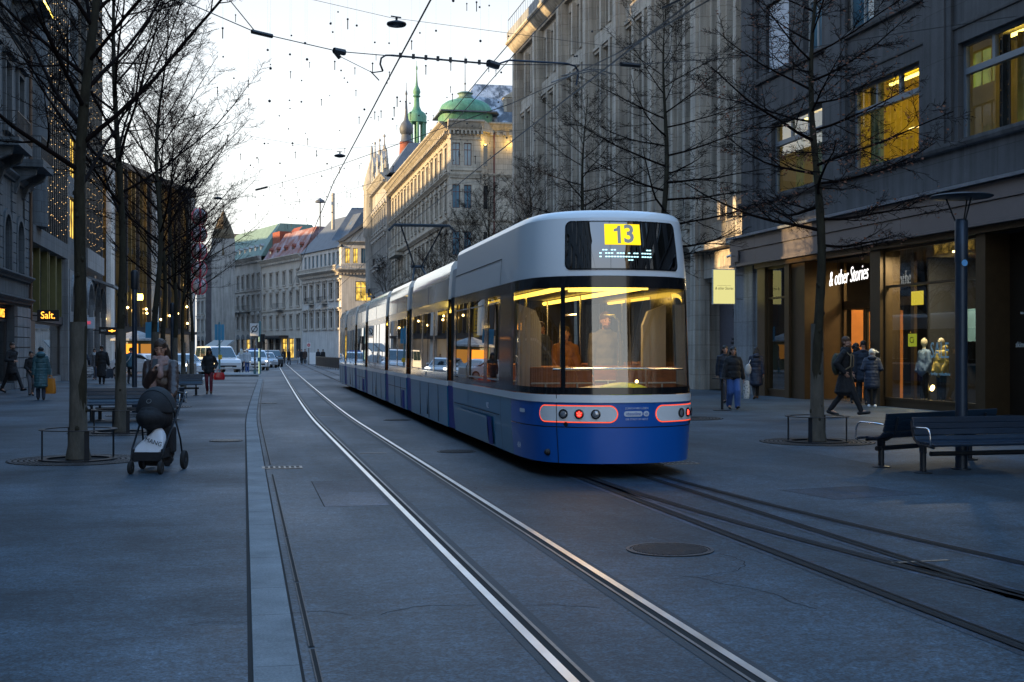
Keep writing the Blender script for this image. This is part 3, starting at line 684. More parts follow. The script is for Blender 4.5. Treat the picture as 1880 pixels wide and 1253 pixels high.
def surround(root,a,b,c,d,mat_,p=0.09,w=0.16,ped=None):
    """window dressing: jambs, lintel, sill, optional pediment"""
    mb=MB()
    mb.box(a-w,a-0.004,-p,0,c,d); mb.box(b+0.004,b+w,-p,0,c,d); mb.box(a-w,b+w,-p*1.1,0,d+0.004,d+w*1.2); mb.box(a-w*1.3,b+w*1.3,-p*1.8,0,c-w,c-0.004)
    if ped=='tri': mb.extr_y([(a-w*2,d+w*1.9),(b+w*2,d+w*1.9),((a+b)/2,d+w*1.9+(b-a)*0.42)],-p*2.4,0); mb.box(a-w*2,b+w*2,-p*2.4,0,d+w*1.25,d+w*1.85)
    if ped=='arc':
        R=(b-a)/2+w*2; pts=[((a+b)/2+R*math.cos(math.pi*k/10), d+w*1.9+R*0.5*math.sin(math.pi*k/10)) for k in range(11)]
        mb.extr_y(pts,-p*2.4,0); mb.box(a-w*2,b+w*2,-p*2.4,0,d+w*1.25,d+w*1.85)
    if ped=='flat': mb.box(a-w*1.8,b+w*1.8,-p*2.6,0,d+w*1.25,d+w*2.1)
    return mb.build('window_surround',mat_,root)
def railing(root,x0,x1,y,z,h,mat_,n=None,name='balcony_railing',ret=0.0,t=0.014):
    mb=MB(); n=n or int((x1-x0)/0.13)
    mb.box(x0,x1,y-0.02,y+0.02,z+h-0.03,z+h); mb.box(x0,x1,y-0.015,y+0.015,z+0.06,z+0.085)
    for i in range(n+1):
        x=x0+(x1-x0)*i/n; mb.box(x-t/2,x+t/2,y-t/2,y+t/2,z,z+h-0.03)
    if ret:
        for x in (x0,x1):
            mb.box(x-0.02,x+0.02,y+0.02,y+ret,z+h-0.03,z+h)
            for k in range(int(ret/0.13)): mb.box(x-t/2,x+t/2,y+k*0.13+0.06,y+k*0.13+0.06+t,z,z+h-0.03)
    return mb.build(name,mat_,root)
def hip_roof(root,x0,x1,y0,y1,z,h,inset,mat_,name='roof',insx=None):
    i=inset; j=i if insx is None else insx
    a=[(x0,y0,z),(x1,y0,z),(x1,y1,z),(x0,y1,z)]; b=[(x0+j,y0+i,z+h),(x1-j,y0+i,z+h),(x1-j,y1-i,z+h),(x0+j,y1-i,z+h)]
    return MB().add(a+b,[(0,1,5,4),(1,2,6,5),(2,3,7,6),(3,0,4,7),(4,5,6,7),(3,2,1,0)]).build(name,mat_,root)
def dormer(root,x,y,z,w,h,d,mw,mr,pane):
    mb=MB(); mb.box(x-w/2,x+w/2,y,y+d,z,z+h); mb.extr_y([(x-w/2-0.1,z+h),(x+w/2+0.1,z+h),(x,z+h+w*0.35)],y-0.1,y+d)
    o=mb.build('dormer',mw,root); mp=MB(); mp.quad((x-w*0.32,y-0.012,z+0.15),(x+w*0.32,y-0.012,z+0.15),(x+w*0.32,y-0.012,z+h-0.15),(x-w*0.32,y-0.012,z+h-0.15)); mp.build('pane',pane,o)
    return o

# ------------------------------------------------------------------ right side, shop building no. 77 (facade x = 18.5)
Y0=45.05
b=empty('shop_building',(18.5,Y0,0),RAD(-90),'grey stone shop building with wide lit first floor windows and bronze shopfront','building')
WL=75.0
ops=[]; bays=[2.72+6.05*i for i in range(12)]
for x in bays:
    ops.append((x,x+4.08,7.18,9.76))
    ops+= [(x-0.45,x+1.5,11.6,14.1),(x+2.65,x+4.05,11.6,14.1)]
    ops+= [(x-0.45,x+1.5,15.7,18.0),(x+2.65,x+4.05,15.7,18.0)]
mb=wall_mesh(WL,20.5,ops,0.35,0,4.66); shell(mb,WL,20.5,14,0,4.66); mb.build('wall',M['stone_dark'],b)
course(b,-0.02,WL,20.5,0.8,0.7,M['stone_dark'],dent=0.8)
course(b,0.0,WL,6.98,0.196,0.16,M['stone_dark'],'sill_course',1)
course(b,0.0,WL,11.36,0.2,0.12,M['stone_dark'],'sill_course',1)
course(b,0.0,WL,10.15,0.12,0.05,M['stone_dark'],'string_course',1)
for i,x in enumerate(bays[:9]):
    pl=MB(); pl.box(x+4.45,x+5.85,-0.09,0.0,7.18,20.5); pl.box(x+4.7,x+5.6,-0.14,-0.09,7.18,20.5); pl.build('pilaster',M['stone_dark'],b)
pl=MB(); pl.box(0.15,1.6,-0.09,0.0,7.18,20.5); pl.box(0.4,1.35,-0.14,-0.09,7.18,20.5); pl.build('pilaster',M['stone_dark'],b)
M['room_wall']=mat('room_wall',(0.42,0.36,0.22),0.8,var=0.2,vs=0.6)  # walls of the first-floor rooms added to imitate reflections
M['room_gold']=mat('room_gold',(0.80,0.62,0.10),0.6,var=0.35,vs=1.2)  # colours below imitate yellow and green reflections in the first-floor glass
M['curtain_g']=mat('curtain_g',(0.36,0.42,0.24),0.8,var=0.3,vs=2)
M['curtain_y']=mat('curtain_y',(0.62,0.42,0.07),0.8,var=0.35,vs=2)
M['lamp_warm']=glow('lamp_warm',(1.0,0.66,0.22),9)
M['lamp_yellow']=glow('lamp_yellow',(1.0,0.70,0.13),6.0)
M['ceil_glow']=glow('ceil_glow',(1.0,0.72,0.14),6.0)
def curtain(root,x0,x1,y,z0,z1,m,amp=0.05,fr=7.0,ph=0.0):  # wavy sheet, standing in for reflections in the first-floor glass
    mb=MB(); k=max(6,int((x1-x0)*26)); P=[(x0+(x1-x0)*i/k, y+amp*math.sin((x0+(x1-x0)*i/k)*fr*2+ph)+amp*0.4*math.sin(i*0.9)) for i in range(k+1)]
    for p,q in zip(P,P[1:]): mb.quad((p[0],p[1],z0),(q[0],q[1],z0),(q[0],q[1],z1),(p[0],p[1],z1))
    return mb.build('curtain',m,root,True)
for i,x in enumerate(bays[:8]):
    # wide first-floor window: outer frame, transom, two upper lights over one big lower pane
    f=MB(); W_,H_=4.08,2.58; t=0.11
    f.box(0,t,0,0.12,0,H_); f.box(W_-t,W_,0,0.12,0,H_); f.box(t,W_-t,0,0.12,0,t*0.7); f.box(t,W_-t,0,0.12,H_-t*0.7,H_); f.box(t,W_-t,-0.02,0.14,1.74,1.90)
    f.box(1.3,1.42,0.002,0.118,1.90,H_-t*0.7); f.box(2.66,2.78,0.002,0.118,1.90,H_-t*0.7)
    fo=f.build('window',M['frame_grey'],b,loc=(x,0.17,7.18))
    MB().quad((t,0.05,0.07),(W_-t,0.05,0.07),(W_-t,0.05,H_-0.07),(t,0.05,H_-0.07)).build('pane',M['glass_upper'],fo)
    if i<4:  # room, lamps and curtains added to imitate reflections of sunlit houses opposite
        rm=MB(); ya,yb=0.36,3.6; z0,z1=7.0,10.1
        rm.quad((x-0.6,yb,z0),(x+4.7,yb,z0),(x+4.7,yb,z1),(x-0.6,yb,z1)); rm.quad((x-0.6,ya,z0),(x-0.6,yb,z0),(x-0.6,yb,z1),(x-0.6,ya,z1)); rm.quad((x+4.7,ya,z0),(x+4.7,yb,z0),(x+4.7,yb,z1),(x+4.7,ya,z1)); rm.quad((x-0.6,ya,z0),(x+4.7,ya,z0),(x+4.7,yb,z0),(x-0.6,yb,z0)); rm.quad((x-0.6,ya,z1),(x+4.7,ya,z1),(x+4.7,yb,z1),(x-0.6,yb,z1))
        rm.build('room',M['room_wall'] if i!=1 else M['room_gold'],b)  # added room, standing in for reflections in the panes
        MB().box(x+0.2,x+2.9,1.2,1.32,9.9,9.96).box(x+0.2,x+2.9,2.6,2.75,9.9,9.96).build('room_lamp',M['ceil_glow'] if i!=1 else M['lamp_yellow'],b)  # added glow bars, giving the panes their reflected yellow
        if i==0: curtain(b,x+0.55,x+1.25,0.7,7.1,9.8,M['curtain_y'],ph=1); curtain(b,x+1.9,x+2.6,0.75,7.1,9.8,M['curtain_g'],ph=2); curtain(b,x+2.9,x+3.9,0.75,7.1,9.8,M['room_wall'],ph=.5)
        if i==1:
            MB().box(x+0.7,x+2.6,1.6,1.63,8.45,8.49).box(x+2.95,x+4.0,1.2,1.23,8.95,8.99).build('led_line',M['lamp_warm'],b); MB().box(x+0.3,x+1.0,3.2,3.5,7.0,9.4).box(x+1.9,x+2.9,2.9,3.4,7.0,8.0).build('cabinet',M['frame_grey'],b); curtain(b,x-0.3,x+0.55,0.8,7.1,9.9,M['curtain_g'],0.05,7,2)
        if i==1: curtain(b,x+2.9,x+4.1,0.75,7.2,9.8,M['curtain_g'],0.07,9,.4); curtain(b,x+1.6,x+2.3,2.4,7.2,9.8,M['frame_grey'],ph=2)
        if i==2:
            for k,(p,q,mm) in enumerate(((0.5,0.95,'dark_room'),(1.15,1.7,'curtain_y'),(1.75,2.2,'curtain_g'),(2.35,2.75,'dark_room'),(2.9,3.3,'curtain_y'),(3.45,3.95,'curtain_g'))): curtain(b,x+p,x+q,0.9+0.15*(k%2),7.05,9.85,M[mm],0.06,8,k)
            curtain(b,x+0.1,x+4,1.9,7.05,9.85,M['dark_room'],0.06,5)
        if i==3: curtain(b,x+0.2,x+3.9,0.8,7.05,9.85,M['curtain_g'],0.06,6)
    for (p,q) in ((-0.45,1.5),(2.65,4.05)):
        for z in (11.6,15.7):
            window(b,x+p,x+q,z,z+(2.5 if z<12 else 2.3),0.2,M['frame_pale'],M['pane_blue'],1,(0.72,),0.09,0.1)
# white venetian blind in the first second-floor window
bl=MB()
for k in range(44): bl.box(bays[0]-0.38,bays[0]+1.43,0.10,0.128,11.7+k*0.053,11.7+k*0.053+0.043)
bl.build('blind',mat('blind',(0.5,0.52,0.56),0.5),b)
# ledge, fascia and awning housing
mb=MB(); mb.extr_x([(0,5.86),(-0.62,5.80),(-0.64,5.88),(0,5.99)],-0.05,WL); mb.build('ledge',M['zinc'],b)
xs=[-0.05,2.3,6.85,12.6,18.5,24.5,31,40,50,60,WL]
for z0,z1,y in ((5.36,5.79,-0.47),(4.86,5.345,-0.43)):
    for a,c in zip(xs,xs[1:]): MB().box(a+0.006,c-0.006,y,0,z0,z1).build('fascia_panel',M['fascia'],b)
MB().box(-0.04,WL,-0.38,0,5.3449,5.3601).box(-0.04,WL,-0.40,-0.01,4.845,4.8599).build('fascia_shadow_gap',M['black'],b)  # black strips fill the seams of the fascia
MB().box(-0.05,WL,-0.50,-0.01,4.765,4.845).build('fascia_lip',M['fascia'],b)
MB().box(1.95,WL,-0.33,0.0,4.60,4.764).build('shopfront_head',M['bronze'],b)
# ground floor: stone pilaster, bronze posts, plinths, glass, entrance
MB().box(-0.25,1.55,-0.22,0.5,0,4.76).box(1.56,1.93,-0.12,0.5,0,4.76).build('stone_pier',M['stone_light'],b)
def shop_window(x0,x1,tr,z0=0.2,z1=4.6,y=-0.06,label='shop_window'):
    f=MB(); t=0.07
    f.box(x0,x0+t,y-0.05,y+0.1,z0,z1); f.box(x1-t,x1,y-0.05,y+0.1,z0,z1); f.box(x0+t,x1-t,y-0.05,y+0.1,z0,z0+t); f.box(x0+t,x1-t,y-0.05,y+0.1,z1-t,z1)
    if tr: f.box(x0+t,x1-t,y-0.03,y+0.08,tr-0.035,tr+0.035)
    fo=f.build(label,M['bronze'],b); MB().quad((x0+t,y+0.02,z0+t),(x1-t,y+0.02,z0+t),(x1-t,y+0.02,z1-t),(x0+t,y+0.02,z1-t)).build('pane',M['glass_shop'],fo)
    MB().box(x0,x1,y-0.02,y+0.12,0,z0-0.002).build('plinth',M['bronze'],b)
shop_window(2.62,4.38,3.5); shop_window(11.1,16.02,3.5)
pb=MB(); pb.box(1.94,2.61,-0.2,0.3,0,4.6); pb.build('shopfront_post',M['bronze'],b)
pb=MB(); pb.box(4.39,4.75,-0.24,0.3,0,4.6); pb.box(4.76,5.8,-0.15,1.3,0,4.6); pb.build('shopfront_post',M['bronze'],b)
pb=MB(); pb.box(10.48,11.09,-0.24,0.4,0,4.6); pb.build('shopfront_post',M['bronze'],b)
pb=MB(); pb.box(16.03,16.46,-0.24,1.2,0,4.6); pb.build('shopfront_post',M['bronze'],b)
# dark side entrance with name plates, then further dark shopfront
MB().quad((16.46,0.45,0),(21.0,0.45,0),(21.0,0.45,4.6),(16.46,0.45,4.6)).build('side_entrance',mat('bronze_dark',(0.020,0.014,0.009),0.5,0.4,var=0.2,vs=3),b)
MB().box(21.0,21.6,-0.24,1.0,0,4.6).build('shopfront_post',M['bronze'],b)
x=21.6
while x<WL-6: shop_window(x,x+5.2,3.5); MB().box(x+5.2,x+5.8,-0.24,0.5,0,4.6).build('shopfront_post',M['bronze'],b); x+=5.8
M['txt_white']=glow('txt_white',(1,0.97,0.93),1.6); M['txt_pale']=mat('txt_pale',(0.62,0.6,0.56),0.5)
text('house_number','77',0.26,M['txt_pale'],b,(17.3,0.44,2.37),(RAD(90),0,0))
text('lettering','Bahnhofstrasse',0.085,M['txt_pale'],b,(17.18,0.44,2.57),(RAD(90),0,0))
text('lettering','skinmed',0.2,M['txt_pale'],b,(17.05,0.44,1.78),(RAD(90),0,0))
for k in range(5): text('lettering','Dermatologie' if k%2 else 'Praxis',0.045,M['txt_pale'],b,(17.2,0.44,1.22-0.08*k),(RAD(90),0,0))
# interior of the shop
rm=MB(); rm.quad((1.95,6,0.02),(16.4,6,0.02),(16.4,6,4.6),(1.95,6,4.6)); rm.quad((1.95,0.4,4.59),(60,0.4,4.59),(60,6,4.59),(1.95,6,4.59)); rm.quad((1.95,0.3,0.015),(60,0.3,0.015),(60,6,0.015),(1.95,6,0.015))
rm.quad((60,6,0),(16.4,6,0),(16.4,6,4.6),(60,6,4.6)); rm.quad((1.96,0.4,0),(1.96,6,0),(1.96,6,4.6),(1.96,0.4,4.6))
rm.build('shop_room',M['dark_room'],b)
M['orange_wall']=mat('orange_wall',(0.50,0.19,0.04),0.7,var=0.2,vs=1)
# entrance: transom window, door leaf, orange lit interior
f=MB(); f.box(5.8,10.48,1.2,1.3,3.02,3.28); f.box(5.8,5.95,1.2,1.3,0,4.6); f.box(7.3,7.42,1.2,1.3,0,3.02); f.box(8.6,8.72,1.2,1.3,0,3.02); f.box(10.3,10.48,1.2,1.3,0,4.6); f.build('door_frame',M['bronze'],b)
MB().quad((5.95,1.25,3.28),(10.3,1.25,3.28),(10.3,1.25,4.6),(5.95,1.25,4.6)).build('transom_pane',M['glass_shop'],b)
dl=MB(); dl.box(7.42,7.52,1.24,1.3,0.02,3.0); dl.box(8.5,8.6,1.24,1.3,0.02,3.0); dl.box(7.52,8.5,1.24,1.3,0.02,0.2); dl.box(7.52,8.5,1.24,1.3,2.9,3.0); d_=dl.build('door',M['bronze'],b)
MB().quad((7.52,1.27,0.2),(8.5,1.27,0.2),(8.5,1.27,2.9),(7.52,1.27,2.9)).build('pane',M['glass_shop'],d_)
MB().quad((8.3,5.2,0.02),(10.9,5.2,0.02),(10.9,5.2,4.4),(8.3,5.2,4.4)).build('inner_wall',M['orange_wall'],b)
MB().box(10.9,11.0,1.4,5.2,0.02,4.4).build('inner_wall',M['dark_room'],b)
MB().quad((5.9,1.5,0.02),(5.9,3.4,0.02),(5.9,3.4,3.0),(5.9,1.5,3.0)).build('inner_wall',M['orange_wall'],b)
sh=MB()
for z in (0.8,1.25,1.7): sh.box(8.6,10.6,4.6,5.1,z,z+0.03)
for k in range(16): sh.box(8.65+k*0.12,8.65+k*0.12+0.05,4.7,5.0,1.28 if k%3 else 0.83,1.62 if k%3 else 1.2)
sh.build('shelf',M['bronze'],b)
MB().box(8.6,10.6,4.55,4.59,1.95,1.985).box(8.7,10.3,3.2,3.26,4.3,4.34).build('shelf_light',M['lamp_warm'],b)
MB().box(6.2,7.3,2.2,2.26,4.05,4.09).build('strip_light',M['lamp_warm'],b)
# shop window B contents fixed to the building: ceiling spots, LED rails, posters
sp=MB()
for (x,y,z) in ((13.1,1.0,4.38),(14.6,1.2,4.42),(16.0,1.0,4.45)): sp.lathe([(0.001,z),(0.10,z),(0.10,z+0.05),(0.001,z+0.05)],(x,y,0),16)
sp.lathe([(0.001,-0.02),(0.10,-0.02),(0.10,0.02),(0.001,0.02)],(14.3,1.9,3.3),16,Matrix.Rotation(RAD(90),4,'X'))
sp.lathe([(0.001,-0.02),(0.09,-0.02),(0.09,0.02),(0.001,0.02)],(11.85,1.0,0.55),16,Matrix.Rotation(RAD(70),4,'X'))
sp.build('spot_light',M['lamp_warm'],b)
MB().box(14.0,16.0,2.6,2.64,3.42,3.46).box(14.5,16.2,3.4,3.44,3.1,3.14).build('led_rail',M['lamp_yellow'],b)
M['poster_cool']=mat('poster_cool',(0.20,0.33,0.33),0.6,var=0.35,vs=0.8); M['poster_hair']=mat('poster_hair',(0.05,0.028,0.022),0.7); M['poster_green']=mat('poster_green',(0.02,0.10,0.05),0.7)
MB().box(11.2,13.6,2.2,2.25,1.9,2.85).build('back_panel',mat('panel_teal',(0.10,0.19,0.24),0.6,var=0.2,vs=1),b)
po=MB(); po.box(14.15,16.3,1.5,1.55,0.3,2.8); pp=po.build('poster',M['poster_cool'],b)
q=MB(); pts=[(14.3,0.9),(14.85,0.9),(14.95,1.6),(15.0,2.25),(14.85,2.6),(14.55,2.65),(14.35,2.3),(14.3,1.6)]; q.extr_y(pts,1.485,1.498); q.build('poster_figure',M['poster_hair'],pp)
q=MB(); q.extr_y([(15.1,0.9),(16.3,0.4),(16.3,1.4),(15.6,2.1),(15.15,2.05)],1.48,1.496); q.build('poster_figure',mat('poster_brown',(0.16,0.05,0.03),0.7),pp)
q=MB(); q.extr_y([(15.2,0.5),(16.2,0.5),(16.2,1.2),(15.4,1.5)],1.474,1.479); q.build('poster_figure',M['poster_green'],pp)
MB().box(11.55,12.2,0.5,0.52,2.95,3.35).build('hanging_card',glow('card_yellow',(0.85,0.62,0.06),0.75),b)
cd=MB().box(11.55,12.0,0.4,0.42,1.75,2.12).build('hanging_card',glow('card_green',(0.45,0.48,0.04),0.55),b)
text('lettering','Ci',0.26,M['black'],cd,(11.77,0.39,1.93),(RAD(90),0,0))
M['sale']=mat('sale_letters',(0.25,0.42,0.48),0.4)
text('lettering','SALE',0.62,M['sale'],b,(14.0,-0.05,1.62),(RAD(90),0,0),sx=0.72)
text('lettering','further reductions',0.13,M['sale'],b,(14.05,-0.05,1.0),(RAD(90),0,0))
# illuminated hanging script sign over the entrance
sg=empty('shop_sign',(18.62,Y0-8.36,3.98),RAD(-90),'white glowing handwritten shop sign hanging over the bronze shop entrance','sign')
s_=text('lettering','& other Stories',0.70,M['txt_white'],sg,(0,0,0),(RAD(90),0,RAD(0)),0.008,shear=0.30,sx=0.60,bold=-0.009)
s_.rotation_euler=(RAD(90),RAD(-2.5),0)
MB().tube([(-0.75,0.02,0.2),(-0.75,0.02,0.62)],0.008,6).tube([(0.7,0.02,0.25),(0.7,0.02,0.62)],0.008,6).build('hanger',M['dark_metal'],sg)
# yellow blade sign on the stone pier
p=at_depth(1357,528,46.2)
bs=empty('blade_sign',(18.2,44.45,3.45),RAD(-90),'pale yellow square blade sign on a bracket beside the house entrance','sign')
# the panel stands out from the wall: its face looks up the street
MB().box(-0.045,0.045,-1.12,-0.22,-0.1,1.22).build('panel',mat('sign_edge',(0.5,0.5,0.46),0.4),bs,bevel=0.01)
MB().box(0.046,0.052,-1.09,-0.25,-0.07,1.19).build('sign_face',glow('sign_yellow',(0.93,0.86,0.34),0.62),bs)
text('lettering','& other Stories',0.155,M['black'],bs,(0.055,-0.67,0.50),(RAD(90),0,RAD(90)),0.001,shear=0.25,sx=0.75)
MB().box(0.052,0.0545,-0.95,-0.4,0.60,0.607).build('sign_rule',M['black'],bs)
MB().tube([(0,-0.22,1.0),(0,0.08,1.0)],0.015,6).tube([(0,-0.22,0.1),(0,0.08,0.1)],0.015,6).tube([(0,-0.2,-0.1),(0,-0.2,1.75)],0.012,6).build('bracket',M['steel_worn'],bs)
# security camera on the fascia end
sc_=empty('security_camera',(17.98,Y0-0.55,5.15),RAD(-90),'small security camera on the end of the shop fascia','camera')
MB().box(-0.3,0.3,0.0,0.04,-0.2,0.2).build('mount_plate',M['fascia'],sc_); MB().tube([(0,0,0.02),(0,-0.2,0.02)],0.02,8).build('arm',M['steel_worn'],sc_,True); MB().tube([(-0.16,-0.22,0.0),(0.14,-0.22,0.03)],[0.045,0.045],10).build('housing',M['white'],sc_,True)

# shop dummies and display block: things of their own
def mannequin(x,y,label,coat,hood):
    r=empty('mannequin',(18.5+y,Y0-x,0.25),RAD(-90),label,'mannequin','display dummies in the shop window')
    mb=MB(); mb.ell((0,0,1.62),(0.085,0.105,0.13)); mb.cap((0,0,1.36),(0,0,1.55),0.055,0.05); mb.cap((-0.1,0,0.0),(-0.09,0,0.85),0.05,0.08); mb.cap((0.1,0,0.0),(0.09,0,0.85),0.05,0.08); mb.ell((0,0,1.1),(0.19,0.12,0.32))
    mb.blob('body',mat('dummy_skin',(0.52,0.44,0.30),0.6),r,0.02)
    c=MB(); c.ell((0,0,1.12),(0.23,0.16,0.33)); c.chain([(-0.2,0,1.33),(-0.28,0,1.05),(-0.25,-0.1,0.8)],[0.085,0.07,0.06]); c.chain([(0.2,0,1.33),(0.28,0,1.05),(0.25,-0.1,0.8)],[0.085,0.07,0.06]); c.cap((0,0,0.8),(0,0,0.95),0.2,0.2)
    if hood: c.ell((0,0.07,1.46),(0.15,0.12,0.10))
    c.blob('jacket',coat,r,0.018,disp=(0.03,0.12))
    t=MB(); t.cap((-0.1,0,0.05),(-0.09,0,0.8),0.075,0.1); t.cap((0.1,0,0.05),(0.09,0,0.8),0.075,0.1); t.blob('trousers',M['black'],r,0.02)
mannequin(11.75,0.8,'display dummy in a blue jacket, behind the shop window lettering',mat('coat_blue',(0.10,0.16,0.26),0.7),False)
mannequin(12.75,0.75,'display dummy in a yellow hooded jacket in the shop window',mat('coat_yellow',(0.42,0.30,0.06),0.7),True)
d=empty('display_block',(19.2,Y0-15.55,0.2),RAD(-90),'tall yellow display block at the right end of the shop window','display')
MB().box(-0.4,0.42,0,0.5,0,0.72).build('base',mat('block_grey',(0.12,0.13,0.14),0.6),d); MB().box(-0.4,0.42,0,0.5,0.722,1.72).build('top',mat('block_yellow',(0.72,0.48,0.05),0.6,var=0.15,vs=2),d)
def lamp_in(name,loc,e,size,c=(1,0.66,0.3),rot=(0,0,0)):
    l_=bpy.data.lights.new(name,'AREA'); l_.energy=e*0.55; l_.size=size; l_.color=c; o=bpy.data.objects.new(name,l_); COL.objects.link(o); o.location=loc; o.rotation_euler=rot; return o
lamp_in('entrance_lamp',(21.0,Y0-9.4,4.2),170,0.8,(1,0.72,0.36))
lamp_in('window_lamp',(19.0,Y0-12.6,4.4),240,0.5,(1,0.8,0.5))
lamp_in('passage_lamp',(20.4,Y0-6.6,4.4),40,0.5)

# ------------------------------------------------------------------ grey pillared building, house entrance no. 75 (facade x = 18.9)
Y3=86.6
b=empty('pillared_building',(18.95,Y3,0),RAD(-90),'tall grey stone building with close vertical pillars and narrow windows','building')
W3=Y3-45.06
pier_y=[86.1,79.9,73.5,67.4,61.6,55.9,50.1,44.3]
ops=[];wins=[]
for p0,p1 in zip(pier_y,pier_y[1:]):
    a=Y3-p0+0.62; c=Y3-p1-0.62; n_=3; gap=0.5; w_=(c-a-gap*2)/3
    for k in range(3):
        x0=a+k*(w_+gap)
        if x0+w_>W3: continue
        ops.append((x0+0.08,x0+w_-0.08,6.9,17.75)); ops.append((x0+0.08,x0+w_-0.08,18.95,21.7)); wins.append((x0+0.08,x0+w_-0.08))
ops.append((Y3-49.9,Y3-46.06,0.0,4.6,False,0.9))
mb=wall_mesh(W3,23.0,ops,0.62); shell(mb,W3,23.0,16); mb.build('wall',M['stone_pier'],b)
for (a,c) in wins:
    window(b,a,c,6.9,17.75,0.5,M['frame_dark'],M['pane_dark'],1,(0.10,0.335,0.365,0.665,0.70),0.06,0.1)
    window(b,a,c,18.95,21.7,0.5,M['frame_dark'],M['pane_dark'],1,(0.12,),0.06,0.1)
for p0 in pier_y[:-1]:
    x=Y3-p0
    mb=MB(); mb.box(x-0.5,x+0.5,-0.42,0,0,22.3); mb.box(x-0.3,x+0.3,-0.56,-0.42,0,22.3)
    if p0>50.2 or p0<50: mb.box(x-0.62,x+0.62,-0.7,0,0,1.3)
    mb.build('pier',M['stone_pier'],b)
for p0,p1 in zip(pier_y,pier_y[1:]):
    a=Y3-p0+0.62; c=Y3-p1-0.62; w_=(c-a-1.0)/3
    for k in range(2):
        x=a+(k+1)*w_+k*0.5+0.25
        if x<W3-0.3: MB().box(x-0.17,x+0.17,-0.22,0,6.9,18.0).box(x-0.17,x+0.17,-0.22,0,18.9,21.9).build('mullion_pier',M['stone_pier'],b)
    if c<=W3: MB().box(a-0.1,c+0.1,-0.12,0,17.82,18.88).box(a-0.1,c+0.1,-0.2,0,18.0,18.16).build('spandrel',M['stone_pier'],b)
course(b,-0.1,W3,22.3,0.9,1.0,M['stone_pier'],steps=3)
MB().box(-0.1,W3,-0.9,-0.2,23.2,23.9).build('parapet',M['stone_light'],b); railing(b,-0.1,W3,-0.8,23.9,0.9,M['rail_iron'],60,'roof_railing')
# ground floor band behind the tram, balcony and portal
course(b,-0.05,Y3-50.7,5.7,0.5,0.75,M['stone_pier'],'ledge')
MB().box(Y3-50.05,W3-0.02,-0.75,0,5.7,5.95).build('balcony_slab',M['stone_pier'],b)
railing(b,Y3-49.5,W3-0.15,-0.68,5.95,0.98,M['rail_iron'],34)
mb=MB(); mb.box(Y3-49.5,W3-0.02,-0.30,0,4.6,5.69); mb.box(Y3-49.9,W3-0.0,-0.08,0.62,4.45,4.6); mb.build('lintel',M['stone_pier'],b)
MB().box(W3-1.02,W3-0.01,-0.28,0.6,0,5.68).build('pier',M['stone_light'],b)
MB().box(Y3-49.9,Y3-46.9,0.55,0.9,0,4.45).build('entrance_wall',M['granite_pink'],b)
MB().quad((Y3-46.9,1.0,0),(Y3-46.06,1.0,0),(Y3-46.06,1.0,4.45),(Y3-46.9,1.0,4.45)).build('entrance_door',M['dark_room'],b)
MB().box(Y3-46.5,Y3-46.42,0.94,0.99,0,4.45).box(Y3-46.9,Y3-46.06,0.94,0.99,3.0,3.08).build('door_frame',M['bronze'],b)
text('house_number','75',0.52,M['black'],b,(Y3-48.25,0.54,3.12),(RAD(90),0,0),sx=0.85)
text('lettering','Swiss Life\nStauffacher',0.17,M['black'],b,(Y3-48.25,0.54,2.02),(RAD(90),0,0))
text('lettering','52',0.15,M['black'],b,(Y3-48.25,0.54,1.42),(RAD(90),0,0))
mb=MB(); mb.box(Y3-49.0,Y3-47.6,0.47,0.549,0.62,1.02); o=mb.build('letterbox_panel',M['steel_worn'],b); q=MB()
for k in range(3): q.lathe([(0.001,0),(0.05,0),(0.05,0.02),(0.001,0.02)],(Y3-48.8+k*0.45,0.47,0.86),12,Matrix.Rotation(RAD(90),4,'X'))
q.build('bell_button',M['black'],o)

# ------------------------------------------------------------------ domed corner building
b=empty('domed_building',(19.0,166,0),RAD(-90),'ornate beige corner building with a green copper dome','building')
W4=49.0; H4=22.2
flo=[(2.0,5.6),(6.6,9.0),(10.5,12.8),(14.9,17.1),(18.9,21.0)]
ops=[];cs=[2.2+3.15*i for i in range(15)]
for z0,z1 in flo:
    for x in cs: ops.append((x-0.55,x+0.55,z0,z1))
mb=wall_mesh(W4,H4,ops,0.3); shell(mb,W4,H4,15); mb.build('wall',M['stone_warm'],b)
rg=random.Random(4)
for fi,(z0,z1) in enumerate(flo):
    for x in cs:
        window(b,x-0.55,x+0.55,z0,z1,0.18,M['frame_pale'],M['pane_dark'],1,(0.7,),0.08,0.08)
        if z0>10: surround(b,x-0.55,x+0.55,z0,z1,M['stone_warm'],0.08,0.16,'flat' if z0>18 else ('tri' if fi==3 else 'flat'))
course(b,-0.1,W4+0.05,H4,0.9,1.1,M['stone_warm'],steps=3,dent=0.9); course(b,0,W4,17.9,0.45,0.45,M['stone_warm'],'string_course'); course(b,0,W4,13.6,0.4,0.4,M['stone_warm'],'string_course'); course(b,0,W4,9.4,0.4,0.35,M['stone_warm'],'string_course')
hip_roof(b,0.2,W4-0.2,0.2,14.8,H4+0.92,4.2,2.6,M['slate_snow'])
for k in range(9): dormer(b,4+k*4.6,0.7,H4+1.0,1.3,1.7,2.0,M['lead'],M['slate'],M['pane_dark'])
mb=MB(); mb.box(42.6,43.5,2.6,3.4,H4+2,H4+4.6); mb.box(42.5,43.6,2.5,3.5,H4+4.6,H4+4.9); mb.build('chimney',mat('chimney_brown',(0.20,0.13,0.09),0.9,var=0.3,vs=5),b)
